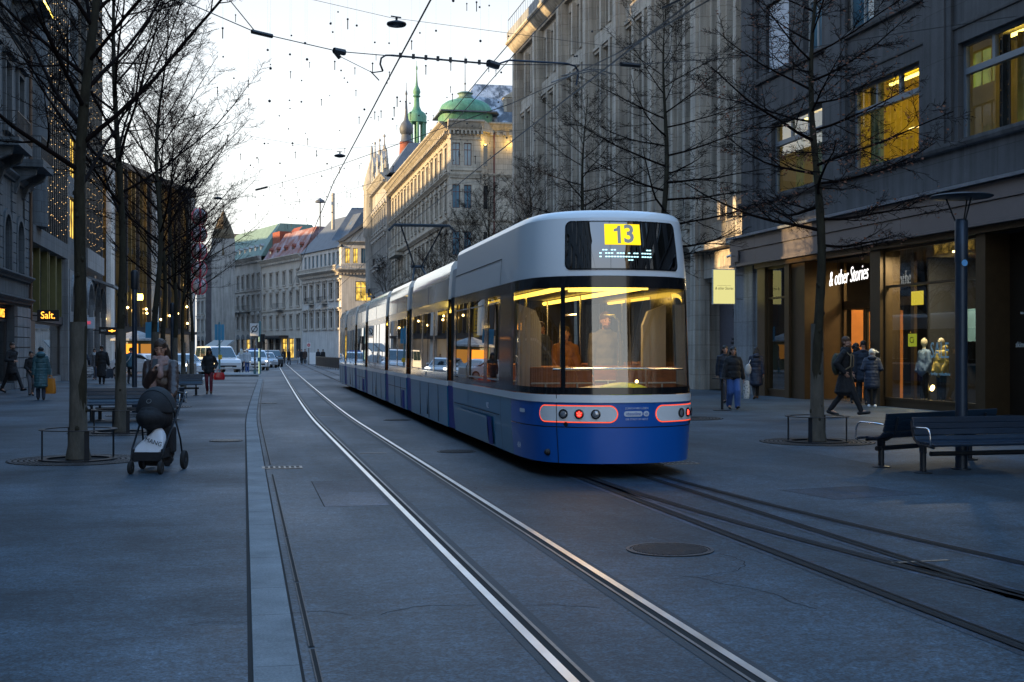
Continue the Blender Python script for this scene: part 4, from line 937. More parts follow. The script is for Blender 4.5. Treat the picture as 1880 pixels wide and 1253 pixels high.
# street balcony on consoles
MB().box(6.5,13.5,-1.1,0,13.2,13.5).build('balcony_slab',M['stone_warm'],b); mb=MB(); mb.box(6.5,13.5,-1.1,-0.9,14.35,14.55)
for k in range(24): mb.lathe([(0.05,13.5),(0.1,13.75),(0.05,14.05),(0.07,14.35)],(6.65+k*0.29,-1.0,0),8)
mb.build('balustrade',M['stone_warm'],b)
# corner bay (looks down the street at us) and return front
b2=empty('corner_bay',(18.85,116.2,0),0.0,parent=None)
b2.parent=b; b2.matrix_parent_inverse=Matrix.Identity(4)
# place in the building's own space: local x of the building = -world y, local y = world x
b2.location=(166-116.2,-0.15,0); b2.rotation_euler=(0,0,RAD(90))
ops=[]
for z0,z1 in ((10.5,12.75),(14.9,17.1),(18.9,21.0),(6.4,8.7)):
    for x in (0.52,1.62): ops.append((x-0.36,x+0.36,z0,z1))
mb=wall_mesh(2.85,H4,ops,0.25); mb.quad((0,0,0),(0,0,H4),(0,2,H4),(0,2,0)); mb.quad((2.85,0,0),(3.75,0.85,0),(3.75,0.85,H4),(2.85,0,H4)); mb.quad((0,0,H4),(2.85,0,H4),(3.75,0.85,H4),(0,2,H4)); mb.build('bay_wall',M['stone_warm'],b2)
for z0,z1 in ((10.5,12.75),(14.9,17.1),(18.9,21.0),(6.4,8.7)):
    for x in (0.52,1.62):
        window(b2,x-0.36,x+0.36,z0,z1,0.1,M['frame_red'],M['pane_blue'],1,(0.70,),0.055,0.06)
    MB().box(3.05,3.55,0.30,0.33,z0,z1,Matrix.Translation((0,-0.0,0))).build('bay_side_window',M['pane_dark'],b2)
for z,h_,p in ((17.7,0.5,0.25),(13.4,0.5,0.25),(9.4,0.4,0.2),(18.35,0.12,0.1),(21.25,0.15,0.08)): course(b2,-0.1,2.95,z,h_,p,M['stone_warm'],'string_course')
course(b2,-0.3,3.1,H4-0.1,1.0,0.7,M['stone_warm'],steps=3,dent=0.35)
mb=MB(); mb.extr_z([(2.9,-0.45),(4.3,0.75),(4.2,1.2),(2.9,1.2)],H4-0.1,H4+0.9); mb.build('cornice',M['stone_warm'],b2)
# return front along the side street
ops=[]; xs2=[5.4+2.9*i for i in range(6)]
for z0,z1 in flo[1:]:
    for x in xs2: ops.append((x-0.55,x+0.55,z0,z1))
mb=wall_mesh(24,H4,ops,0.25,2.8); o=mb.build('side_wall',M['stone_warm'],b2); o.location=(0,0.95,0)
for z0,z1 in flo[1:]:
    for i,x in enumerate(xs2): window(b2,x-0.55,x+0.55,z0,z1,0.95+0.15,M['frame_pale'],M['pane_lit'] if (z0>18 and i==0) else M['pane_dark'],1,(0.7,),0.08,0.08)
course(b2,3.7,24,H4,0.9,0.8,M['stone_warm'],steps=3,dent=0.6,y0=0.95); course(b2,3.7,24,17.9,0.4,0.3,M['stone_warm'],'string_course',y0=0.95); course(b2,3.7,24,13.6,0.4,0.3,M['stone_warm'],'string_course',y0=0.95)
MB().tube([(4.3,0.8,3),(4.3,0.8,H4)],0.09,8).build('downpipe',M['frame_red'],b2)
for k in range(5): dormer(b2,6.2+k*3.4,1.8,H4+1.0,1.5,2.6,2.5,M['stone_warm'],M['slate_snow'],M['pane_dark'])
mb=MB(); mb.add([(4.6,1.4,H4+0.9),(24,1.4,H4+0.9),(24,5.4,H4+5.2),(7.2,5.4,H4+5.2),(4.6,9,H4+0.9)],[(0,1,2,3),(0,3,4)]); mb.build('roof',M['slate_snow'],b2)
# dome
dm=MB(); prof=[(2.60,23.0),(2.68,23.6),(2.72,24.0),(2.62,24.45),(2.35,24.88),(1.85,25.2),(1.25,25.4),(0.72,25.5)]
def sq(k,n): 
    a=2*math.pi*k/n; c,s_=math.cos(a),math.sin(a); q=(abs(c)**4+abs(s_)**4)**(-0.25); return c*q,s_*q
vs=[];n_=48
for (r_,z) in prof:
    f_=min(1,max(0,(25.5-z)/1.6))
    for k in range(n_):
        c,s_=sq(k,n_); a=2*math.pi*k/n_; x=math.cos(a)*(1-f_)+c*f_*0.93; y=math.sin(a)*(1-f_)+s_*f_*0.93
        vs.append((1.75+x*r_*0.98,2.2+y*r_*0.98,z))
dm.add(vs,[(i*n_+k,i*n_+(k+1)%n_,(i+1)*n_+(k+1)%n_,(i+1)*n_+k) for i in range(len(prof)-1) for k in range(n_)]+[tuple(range((len(prof)-1)*n_,len(prof)*n_))])
dome=dm.build('dome',M['copper'],b2,True)
MB().lathe([(0.75,25.48),(0.82,25.6),(0.62,25.7),(0.62,25.95),(0.78,26.05),(0.5,26.2),(0.05,26.25)],(1.75,2.2,0),16).build('lantern',M['copper_pale'],dome,True)
MB().tube([(1.75,2.2,26.2),(1.75,2.2,29.6)],[0.05,0.025],6).ell((1.75,2.2,27.0),0.1).build('finial',M['lead'],dome)
MB().extr_z([(-1.0,-0.55),(4.3,-0.55),(4.75,0.7),(4.75,4.9),(-1.0,4.9)],23.85,23.97).build('dome_gutter',M['lead'],b2)
# uplights under the cornice of the side front
for (x,y) in ((3.45,-0.05),(5.7,0.5)):
    l_=bpy.data.lights.new('uplight','POINT'); l_.energy=26; l_.color=(1,0.62,0.12); l_.shadow_soft_size=0.12; o=bpy.data.objects.new('uplight',l_); COL.objects.link(o); o.location=(18.85+x,116.2+y-0.15,21.1)

# ------------------------------------------------------------------ gabled building with spires
b=empty('gabled_building',(18.4,186,0),RAD(-90),'dark ornate gabled building with pinnacles and slim onion spires','building')
W5=19.8; H5=24.5
ops=[];cs=[1.6+2.75*i for i in range(7)]
for z0,z1 in ((6,8.6),(10,12.6),(14.2,16.8),(18.4,21)):
    for x in cs: ops.append((x-0.6,x+0.6,z0,z1,z0>18))
mb=wall_mesh(W5,H5,ops,0.35); shell(mb,W5,H5,14); mb.build('wall',M['stone_grey'],b)
for z0,z1 in ((6,8.6),(10,12.6),(14.2,16.8),(18.4,21)):
    for x in cs: window(b,x-0.6,x+0.6,z0,z1,0.2,M['frame_pale'],M['pane_dark'],1,(0.7,),0.08,0.08); surround(b,x-0.6,x+0.6,z0,z1,M['stone_grey'],0.1,0.18,'arc' if z0<10.5 else 'tri')
course(b,0,W5,H5-0.3,0.9,0.9,M['stone_grey'],steps=3,dent=0.7); course(b,0,W5,13,0.4,0.4,M['stone_grey'],'string_course'); course(b,0,W5,17.3,0.4,0.4,M['stone_grey'],'string_course')
hip_roof(b,0.2,W5,0.4,13.5,H5+0.62,4.5,3.0,M['slate'])
for gx,gw,gh in ((3.0,4.6,5.2),(9.5,4.2,4.6),(15.5,4.0,4.2)):
    mb=MB(); mb.extr_y([(gx-gw/2,H5+0.62),(gx+gw/2,H5+0.62),(gx+gw/2,H5+2),(gx+gw*0.3,H5+2.3),(gx+gw*0.3,H5+gh*0.7),(gx,H5+gh),(gx-gw*0.3,H5+gh*0.7),(gx-gw*0.3,H5+2.3),(gx-gw/2,H5+2)],-0.2,0.6)
    g=mb.build('gable',M['stone_grey'],b); MB().box(gx-0.5,gx+0.5,-0.22,-0.205,H5+1.1,H5+2.8).build('pane',M['pane_blue'],g)
    for sx in (-gw/2,0,gw/2):
        z=H5+2 if sx else H5+gh
        MB().lathe([(0.22,z-0.5),(0.22,z+0.5),(0.12,z+0.6),(0.05,z+1.7),(0.16,z+1.8),(0.16,z+2.0),(0.01,z+2.2)],(gx+sx,0.2,0),8).build('pinnacle',M['stone_grey'],b)
mb=MB(); mb.lathe([(0.9,10),(1.0,18),(1.3,18.4),(1.2,25),(1.35,25.4),(1.0,27),(0.25,29.6),(0.2,31.3),(0.01,31.8)],(0.2,0,0),10); mb.build('corner_turret',M['stone_grey'],b,True)
for (x,z) in ((5.5,9.2),(12.4,13.0)): MB().box(x-1.4,x+1.4,-1.0,0,z,z+0.2).build('balcony_slab',M['stone_grey'],b); railing(b,x-1.4,x+1.4,-0.95,z+0.2,1.0,M['rail_iron'],20,ret=0.9)
# spires rise behind: brick drum with dark onion, and the taller green one
P=at_depth(746,270,190); lx,ly=186-P.y,P.x-18.4
def sp_prof(px_w,y_px,d=190): return (px_w/2/FPX*d, CAMZ-(y_px-HZ)/FPX*d)
t=MB(); t.lathe([sp_prof(27,320),sp_prof(27,292),sp_prof(24,262)],(lx,ly,0),12); t.build('brick_drum',M['brick_red'],b,True)
t=MB(); t.lathe([sp_prof(26,262),sp_prof(20,258),sp_prof(18,248),sp_prof(24,244),sp_prof(26,236),sp_prof(20,228),sp_prof(9,221),sp_prof(6,212),sp_prof(3,190),sp_prof(2,176),sp_prof(4.5,173),sp_prof(3,169),sp_prof(1,166),sp_prof(0.7,152)],(lx,ly,0),14); t.build('dark_spire',M['lead'],b,True)
P=at_depth(765,270,196); lx,ly=186-P.y,P.x-18.4
def sp2(w_,y_): return sp_prof(w_,y_,196)
t=MB(); t.lathe([sp2(38,226),sp2(36,222),sp2(37,214),sp2(30,208),sp2(18,204),sp2(11,196),sp2(9,180),sp2(15,177),sp2(10,175),sp2(14,170),sp2(12,165),sp2(5,158),sp2(3,148),sp2(1.5,130),sp2(3.5,127),sp2(3,123),sp2(0.8,121),sp2(0.6,112)],(lx,ly,0),14); t.build('green_spire',M['copper'],b,True)
for k in range(8):
    a=2*math.pi*k/8; r_=sp2(30,0)[0]; MB().tube([(lx+r_*math.cos(a),ly+r_*math.sin(a),sp2(1,272)[1]),(lx+r_*math.cos(a),ly+r_*math.sin(a),sp2(1,226)[1])],0.22,8).build('spire_column',M['copper'],b,True)
t=MB(); t.lathe([sp2(38,345),sp2(38,274),sp2(40,270),sp2(34,268)],(lx,ly,0),14); t.build('spire_base',M['copper_pale'],b,True)
t=MB(); t.box(lx-7,lx+1.5,ly-3,ly+6,24,sp2(1,318)[1]); t.build('spire_block',M['slate'],b)
# ------------------------------------------------------------------ closing buildings where the street bends left
DIR=V((0.292,-0.957)).normalized(); RZ6=math.atan2(DIR.y,DIR.x)
def pbend(s): 
    d=190+0.875*s; X=-25.7-0.485*s
    return V((d*math.sin(YAW)+X*math.cos(YAW), d*math.cos(YAW)-X*math.sin(YAW)))
def old_house(label,s0,s1,H,m,floors,nw,roof,rh,pane='pane_dark',ped=None,dent=0.8,name='apartment_building',bal=(),shop=True,lit=()):
    P=pbend(s1); Wd=s1-s0
    b=empty(name,(P.x,P.y,0),RZ6,label,'building')
    cs=[Wd*(i+0.5)/nw for i in range(nw)]; w_=min(0.62,Wd/nw*0.24); ops=[]
    for z0,z1 in floors:
        for x in cs: ops.append((x-w_,x+w_,z0,z1))
    if shop:
        for i in range(nw): ops.append((cs[i]-Wd/nw*0.38,cs[i]+Wd/nw*0.38,0.3,3.6))
    mb=wall_mesh(Wd,H,ops,0.3); shell(mb,Wd,H,14); mb.build('wall',m,b)
    for fi,(z0,z1) in enumerate(floors):
        for i,x in enumerate(cs):
            window(b,x-w_,x+w_,z0,z1,0.18,M['frame_pale'],M['pane_lit'] if (fi,i) in lit else M[pane],1,(0.7,),0.08,0.08)
            surround(b,x-w_,x+w_,z0,z1,m,0.1,0.16,(ped[fi] if ped else 'flat'))
    if shop:
        for i in range(nw): 
            x=cs[i]; window(b,x-Wd/nw*0.38,x+Wd/nw*0.38,0.3,3.6,0.2,M['frame_dark'],M['pane_lit'] if ('s',i) in lit else M['pane_dark'],1,(0.75,),0.09,0.1,'shop_window')
    course(b,-0.1,Wd+0.1,H,0.8,0.8,m,steps=3,dent=dent)
    for z0,z1 in floors[1:]: course(b,0,Wd,z0-0.75,0.25,0.2,m,'string_course')
    if roof: hip_roof(b,0.2,Wd-0.2,0.1,13.5,H+0.82,rh,rh*0.62,roof,insx=0.6)
    for (x,z,hw) in bal:
        MB().box(x-hw,x+hw,-1.0,0,z,z+0.2).build('balcony_slab',m,b); railing(b,x-hw,x+hw,-0.95,z+0.2,0.95,M['rail_iron'],int(hw*10),ret=0.9)
    return b
b=old_house('long grey stone building with a green copper roof closing the street',38.8,82,17.6,M['stone_grey'],[(5.4,7.8),(9.2,11.4),(12.9,15.2)],14,M['copper_pale'],6.0,ped=['arc','flat','flat'],bal=((30,8.6,3.2),(36,8.6,1.2)),lit=(('s',11),))
for k in range(13): dormer(b,1.8+k*3.2,0.9,18.5,1.2,1.9,2.2,M['stone_grey'],M['lead'],M['pane_dark'])
# arched ground floor
mb=MB()
for k in range(14):
    x=43.2*(k+0.5)/14; R=1.0; pts=[(x+R*math.cos(math.pi*t/10),3.7+R*0.8*math.sin(math.pi*t/10)) for t in range(11)]; mb.extr_y(pts,-0.06,0)
mb.build('arched_lintels',M['stone_blue'],b)
b=old_house('cream four storey house with red snow dusted roof',17.6,38.6,16.6,M['stone_cream'],[(5.2,7.4),(8.9,11.3),(12.6,14.8)],6,M['tile_snow'],4.6,ped=['flat','arc','flat'],bal=((10.4,8.4,1.7),),lit=(('s',3),('s',4)))
for k in range(5): dormer(b,2.5+k*4.0,0.8,17.6,1.2,1.5,2.0,M['tile_red'],M['tile_snow'],M['pane_dark'])
MB().box(0.1,4.0,2,10,17.5,22.5).add([(0.0,1.0,17.5),(4.5,1.0,17.5),(4.5,6,23.5),(0.0,6,23.5)],[(0,1,2,3)]).build('red_gable_roof',M['tile_red'],b)
mb=MB(); mb.box(0.4,14.5,-1.6,0,3.75,4.1); mb.build('canopy',M['frame_dark'],b)
# white corner house with slate roof and pediment
P6=pbend(17.4)
b=empty('corner_house',(P6.x,P6.y,0),RZ6,'white corner house with a steep slate roof and a pediment over lit windows','building')
W6=17.4; H6=13.6
ops=[];cs=[1.6+2.9*i for i in range(6)]
for z0,z1 in ((5.0,7.6),(9.4,12.0)):
    for x in cs: ops.append((x-0.75,x+0.75,z0,z1))
for i in range(9): ops.append((1.0+i*1.8,2.1+i*1.8,14.6,16.6))
mb=wall_mesh(W6,17.2,ops,0.25); shell(mb,W6,17.2,16); mb.build('wall',M['stone_white'],b)
for z0,z1 in ((5.0,7.6),(9.4,12.0)):
    for x in cs: window(b,x-0.75,x+0.75,z0,z1,0.15,M['stone_cream'],M['pane_dark'],1,(0.7,),0.1,0.1); surround(b,x-0.75,x+0.75,z0,z1,M['stone_cream'],0.12,0.25,'flat')
for i in range(9): window(b,1.0+i*1.8,2.1+i*1.8,14.6,16.6,0.15,M['frame_pale'],M['pane_blue'],1,(),0.08,0.08)
course(b,-0.1,W6,H6-0.4,0.7,1.0,M['stone_cream'],dent=0.7)
mb=MB(); mb.box(0,W6,-0.95,-0.75,14.35,14.5)
for k in range(40): mb.box(k*W6/40+0.08,k*W6/40+0.26,-0.92,-0.78,H6+0.3,14.35)
mb.build('balustrade',M['stone_cream'],b)
for x,z in ((4.5,8.8),(10.3,8.8)): MB().box(x-1.2,x+1.2,-0.9,0,z,z+0.18).build('balcony_slab',M['stone_cream'],b); railing(b,x-1.2,x+1.2,-0.85,z+0.18,0.95,M['rail_iron'],20,ret=0.8)
hip_roof(b,-0.3,W6+0.2,-0.3,16,17.2,5.6,4.5,M['slate'],insx=2.5)
# front turned to the street end
fr=empty('street_front',(0,0,0)); fr.parent=b; fr.location=(W6,0,0); fr.rotation_euler=(0,0,RAD(-9)-RZ6)
FW=7.4
ops=[]; wl=[(0.55,1.30),(1.75,2.5),(2.95,3.7),(4.15,4.9),(5.4,6.2)]
for a,c in wl: ops.append((a,c,14.7,17.0))
for a,c in ((2.1,4.6),): ops.append((a,c,9.0,12.0))
for a,c in ((0.6,1.4),(2.3,4.4),(5.4,6.4)): ops.append((a,c,5.0,7.6))
for a,c in ((0.5,2.2),(2.8,4.6),(5.2,6.9)): ops.append((a,c,0.3,3.9))
mb=wall_mesh(FW,17.6,ops,0.3); mb.quad((0,0,17.6),(FW,0,17.6),(FW,9,17.6),(0,9,17.6)); mb.quad((FW,0,0),(FW,9,0),(FW,9,17.6),(FW,0,17.6)); mb.build('front_wall',M['stone_white'],fr)
for i,(a,c) in enumerate(wl): window(fr,a,c,14.7,17.0,0.15,M['frame_pale'],M['pane_lit'] if i<2 else M['pane_blue'],1,(),0.08,0.1)
window(fr,2.1,4.6,9.0,12.0,0.15,M['stone_cream'],M['pane_lit'],2,(0.68,),0.12,0.12)
for a,c in ((0.6,1.4),(2.3,4.4),(5.4,6.4)): window(fr,a,c,5.0,7.6,0.15,M['stone_cream'],M['pane_dark'],1,(0.7,),0.1,0.12)
for i,(a,c) in enumerate(((0.5,2.2),(2.8,4.6),(5.2,6.9))): window(fr,a,c,0.3,3.9,0.15,M['frame_dark'],M['pane_lit'],1,(0.75,),0.1,0.12,'shop_window')
course(fr,-0.3,FW+0.3,H6-0.4,0.7,1.0,M['stone_cream'],dent=0.5); course(fr,-0.3,FW+0.3,17.6,0.4,0.5,M['stone_cream'],dent=0)
mb=MB(); mb.box(0,FW,-0.95,-0.75,14.35,14.5)
for k in range(20): mb.box(k*FW/20+0.08,k*FW/20+0.22,-0.92,-0.78,H6+0.3,14.35)
mb.build('balustrade',M['stone_cream'],fr)
mb=MB(); mb.extr_y([(0.1,18.0),(FW-0.1,18.0),(FW/2,20.4)],-0.2,0.5); mb.build('pediment',M['stone_white'],fr)
mb=MB(); mb.extr_y([(-0.5,18.0),(0.3,18.0),(FW/2,20.5),(FW-0.3,18.0),(FW+0.5,18.0),(FW/2,21.0)],-0.7,9.0); mb.build('pediment_roof',M['slate'],fr)
mb=MB(); mb.add([(-1.8,3.0,18.4),(FW,1.2,18.6),(FW+1,8,24.0),(1.0,8,24.0)],[(0,1,2,3)]); mb.build('front_roof',M['slate'],fr)
for k in range(6): MB().add([(0.9+k*0.95,3.9,20.85),(1.55+k*0.95,3.85,20.85),(2.3+k*0.85,6.2,22.75),(1.75+k*0.85,6.25,22.75)],[(0,1,2,3)]).build('skylight',M['pane_blue'],fr)
MB().tube([(-1.9,7.5,20.5),(-1.9,7.5,26.2)],0.28,10).build('flue',M['stone_cream'],fr)
MB().tube([(-3.9,7.5,20.5),(-3.9,7.5,24.9)],0.1,8).lathe([(0.8,24.7),(0.7,25.0),(0.05,25.4)],(-3.9,7.5,0),12).build('roof_vent',M['lead'],fr)
# steep conical turret and mansards far behind
P=at_depth(410,430,225)
b=empty('turret_house',(P.x,P.y,0),0,'brown pointed turret roof rising behind the far houses','building')
def tz(y): return CAMZ-(y-HZ)/FPX*225
MB().lathe([(2.1,tz(470)),(1.9,tz(430)),(1.55,tz(420)),(0.05,tz(386))],n=8).build('turret_roof',mat('shingle_brown',(0.16,0.12,0.07),0.85,var=0.3,vs=2,vs2=20),b)
MB().tube([(0,0,tz(388)),(0,0,tz(372))],[0.09,0.03],6).ell((0,0,tz(379)),0.22).build('finial',M['lead'],b)
MB().box(-2.0,2.0,-2,2,0,tz(440)).build('turret_wall',M['stone_grey'],b)
P=at_depth(452,430,250)
b=empty('mansard_house',(P.x,P.y,0),-YAW,'dark mansard roof with a snow patch behind the far houses','building')
MB().extr_y([(-8,0),(9,0),(9,20.5),(6.5,24.2),(-4,24.8),(-8,20.5)],0,10).build('roof',mat('mansard',(0.13,0.115,0.12),0.7,var=0.25,vs=1.2,vs2=12),b)
MB().quad((-4.2,-0.05,18.5),(-1.2,-0.05,18.5),(-0.4,-0.05,21.8),(-2.0,-0.05,21.8)).build('snow',mat('snow',(0.6,0.63,0.7),0.8,var=0.1,vs=3),b)

# ------------------------------------------------------------------ left side: dark glass house with fins, arcade, near house
b=empty('old_house',(-9.5,30,0),RAD(90),'blue grey plastered house with arched windows and iron balconies at the near left','building')
WL1=30.15; XL1=18.2; ops=[]
arch=[24.75-3.08*i for i in range(0,2)]+[27.75]
for x in arch: ops.append((x-0.72,x+0.72,4.9,7.15,True))
for x in arch: ops.append((x-0.6,x+0.6,10.7,13.4)); ops.append((x-0.55,x+0.55,17.4,20))
ops.append((19.0,26.6,0.25,3.55,False,0.5))
mb=wall_mesh(WL1,23,ops,0.35,XL1); shell(mb,WL1,23,12,XL1); mb.build('wall',M['stone_blue'],b)
for x in arch:
    window(b,x-0.72,x+0.72,4.9,6.9,0.25,M['frame_dark'],M['pane_dark'],1,(0.75,),0.08,0.08); MB().quad((x-0.72,0.3,6.4),(x+0.72,0.3,6.4),(x+0.72,0.3,7.15),(x-0.72,0.3,7.15)).build('lunette_pane',M['pane_dark'],b)
    mb=MB(); R0_,R1_=0.78,1.02; k=12
    for t in range(k):
        a0,a1=math.pi*t/k,math.pi*(t+1)/k
        for (ra,rb,yy) in ((R0_,R1_,-0.1),):
            P=[(x+ra*math.cos(a0),6.43+ra*math.sin(a0)),(x+rb*math.cos(a0),6.43+rb*math.sin(a0)),(x+rb*math.cos(a1),6.43+rb*math.sin(a1)),(x+ra*math.cos(a1),6.43+ra*math.sin(a1))]
            mb.extr_y(P,yy,0)
    mb.box(x-1.02,x-0.78,-0.1,0,4.9,6.43); mb.box(x+0.78,x+1.02,-0.1,0,4.9,6.43); mb.build('window_surround',M['stone_blue'],b)
    window(b,x-0.6,x+0.6,10.7,13.4,0.2,M['frame_pale'],M['pane_dark'],1,(0.72,),0.08,0.08); surround(b,x-0.6,x+0.6,10.7,13.4,M['stone_blue'],0.12,0.2,'flat')
    window(b,x-0.55,x+0.55,17.4,20,0.2,M['frame_pale'],M['pane_dark'],1,(0.72,),0.08,0.08)
for x0,x1,z0,z1 in ((28.75,30.05,4.9,8.6),(25.75,26.7,4.9,8.6),(22.65,23.7,4.9,8.6)):
    mb=MB(); z=z0
    while z<z1: mb.box(x0,x1,-0.07,0,z+0.02,z+0.40); z+=0.42
    mb.build('quoin',M['stone_blue'],b)
mb=MB(); z=0.0
while z<3.5: mb.box(26.65,30.1,-0.12,0,z+0.015,z+0.42); z+=0.44
mb.build('rusticated_pier',M['stone_light'],b)
course(b,XL1,WL1,4.62,0.26,0.3,M['stone_blue'],'sill_course'); course(b,XL1,WL1,3.62,0.28,0.3,M['stone_blue'],'string_course'); course(b,XL1,WL1,8.7,0.3,0.3,M['stone_blue'],'string_course'); course(b,XL1,WL1,14.8,0.3,0.3,M['stone_blue'],'string_course'); course(b,XL1,WL1,22.4,0.8,0.9,M['stone_blue'],dent=0.8)
for z,zt in ((9.35,9.65),(16.3,16.7)):
    for x in (arch[1],arch[2]-0.3):
        MB().box(x-1.5,x+1.5,-1.25,0,z,zt).build('balcony_slab',M['stone_blue'],b); railing(b,x-1.5,x+1.5,-1.18,zt,1.0,M['rail_iron'],24,ret=1.1)
        for sx in (-1.1,1.1): MB().extr_x([(0,z),(-1.0,z),(-0.9,z-0.3),(-0.3,z-0.6),(-0.12,z-1.1),(0,z-1.1)],x+sx-0.15,x+sx+0.15).build('console',M['stone_blue'],b)
MB().box(20.0,24.2,-1.27,-1.25,16.32,16.42).box(26.0,28.9,-1.27,-1.25,16.32,16.42).build('balcony_lamp',M['lamp_yellow'],b)
MB().tube([(30.05,-0.12,3),(30.05,-0.12,23)],0.07,8).build('downpipe',mat('pipe_brown',(0.16,0.09,0.05),0.5),b)
# its shop window: dark, with an orange back-to-front name inside
for i in range(2): window(b,19.0+i*3.8,19.0+i*3.8+3.75,0.25,3.55,0.3,M['frame_dark'],M['glass_clear'],0,(0.8,),0.1,0.1,'shop_window')
MB().quad((19,2.6,0.0),(26.6,2.6,0.0),(26.6,2.6,3.6),(19,2.6,3.6)).quad((19,0.5,3.58),(26.6,0.5,3.58),(26.6,2.6,3.58),(19,2.6,3.58)).build('shop_room',mat('shop_teal',(0.05,0.10,0.12),0.7,var=0.5,vs=1.2),b)
M['orange_led']=glow('orange_led',(1.0,0.36,0.04),2.6)
text('lettering','SWISS',0.5,M['orange_led'],b,(24.9,0.2,3.15),(RAD(90),0,0),sx=0.9)
# dark glass house
b=empty('glass_house',(-9.5,60.2,0),RAD(90),'dark glass building with vertical metal fins, fairy lights and a pale arcade below','building')
HH=27.0
MB().box(0.0,30,0.9,14,6.6,HH).build('core',M['frame_dark'],b)
M['pane_fin']=pane_mat('pane_fin',(0.03,0.05,0.062),0.05)
M['fin_metal']=mat('fin_metal',(0.10,0.115,0.125),0.4,0.6,var=0.2,vs=2)
def fin_wall(x0,x1,y,z0,n_):
    MB().quad((x0,y+0.3,z0),(x1,y+0.3,z0),(x1,y+0.3,HH),(x0,y+0.3,HH)).build('glazing',M['pane_fin'],b)
    for k in range(n_+1):
        x=x0+(x1-x0)*k/n_; MB().box(x-0.04,x+0.04,y,y+0.3,z0,HH).build('fin',M['fin_metal'],b)
    mb=MB(); z=z0
    while z<HH: mb.box(x0,x1,y+0.2,y+0.29,z,z+0.5); z+=3.6
    mb.build('floor_band',M['frame_dark'],b)
fin_wall(3.0,12.0,-0.12,7.35,12); fin_wall(20.5,29.4,-0.10,7.9,11)
MB().lathe([(1.2,7.35),(1.2,HH)],(1.7,0.6,0),20).build('corner_column',M['stone_blue'],b,True)
# recessed stair front with lit yellow panes
ops=[]; 
for k in range(6): ops.append((12.3,15.6,8.2+k*3.6,10.6+k*3.6)); ops.append((16.6,19.6,8.2+k*3.6,10.6+k*3.6))
mb=wall_mesh(20.4,HH,ops,0.2,12.05,6.2); o=mb.build('recess_wall',M['stone_blue'],b); o.location=(0,0.35,0)
litp={0:'pane_lit',1:'pane_lit',3:'pane_green',5:'pane_green'}
M['pane_green']=pane_mat('pane_green',(0.05,0.07,0.03),0.08,em=(0.55,0.85,0.12),es=0.6,scale=0.5)
for k in range(6):
    for j,(a,c) in enumerate(((12.3,15.6),(16.6,19.6))):
        pm=M['pane_lit'] if k in (0,1) else (M['pane_green'] if (k,j) in ((3,0),(5,0)) else M['pane_fin'])
        window(b,a,c,8.2+k*3.6,10.6+k*3.6,0.5,M['frame_dark'],pm,2,(),0.07,0.08)
MB().box(0.0,12.1,-0.2,0.9,6.55,7.34).build('soffit_band',M['stone_blue'],b); MB().box(12.1,20.4,-0.1,0.9,6.0,7.0).build('soffit_band',mat('band_blue',(0.05,0.085,0.11),0.6,var=0.2,vs=1),b); MB().box(20.4,29.6,-0.2,0.9,6.7,7.88).build('soffit_band',M['stone_light'],b)
# two storey shop glazing, yellow strips added for reflections in the glass
MB().quad((3.0,0.3,3.4),(10.6,0.3,3.4),(10.6,0.3,6.5),(3.0,0.3,6.5)).build('glazing',M['glass_shop'],b)
MB().quad((0.3,3.4,3.4),(11,3.4,3.4),(11,3.4,6.5),(0.3,3.4,6.5)).build('room_wall',mat('room_pale',(0.16,0.18,0.16),0.7,var=0.5,vs=0.9),b)
M['post_yellow']=mat('post_yellow',(0.15,0.14,0.04),0.5,var=0.2,vs=2)
for x in (3.0,5.5,6.0,8.2,8.5,10.3): MB().box(x,x+0.16,-0.02,0.28,3.4,6.5).build('glazing_post',M['post_yellow'],b)
MB().box(0.2,10.8,-0.05,0.6,3.0,3.39).build('shop_band',M['frame_dark'],b)
window(b,1.6,10.6,0.3,2.98,0.1,M['frame_dark'],M['glass_clear'],0,(),0.08,0.1,'shop_window')
MB().box(1.5,10.7,0.05,0.25,0,0.29).build('plinth',M['stone_light'],b); MB().box(0.0,1.5,-0.05,0.5,0,2.98).build('shop_post',mat('pipe_brown2',(0.13,0.085,0.06),0.6),b)
MB().quad((0.3,3.2,0),(11,3.2,0),(11,3.2,3),(0.3,3.2,3)).quad((0.3,0.4,2.97),(11,0.4,2.97),(11,3.2,2.97),(0.3,3.2,2.97)).build('shop_room',mat('shop_teal2',(0.06,0.10,0.11),0.6,var=0.6,vs=1.6),b)
mb=MB(); rg=random.Random(8)
for k in range(12): x=2.0+k*0.72; mb.box(x,x+0.34,1.2+0.5*(k%3),1.32+0.5*(k%3),2.72-0.1*(k%2),2.78-0.1*(k%2))
mb.build('ceiling_spot',glow('spot_cream',(1,0.8,0.5),4.5),b)
MB().box(1.75,2.2,0.6,0.64,1.35,1.75).build('wall_lamp',M['lamp_yellow'],b)
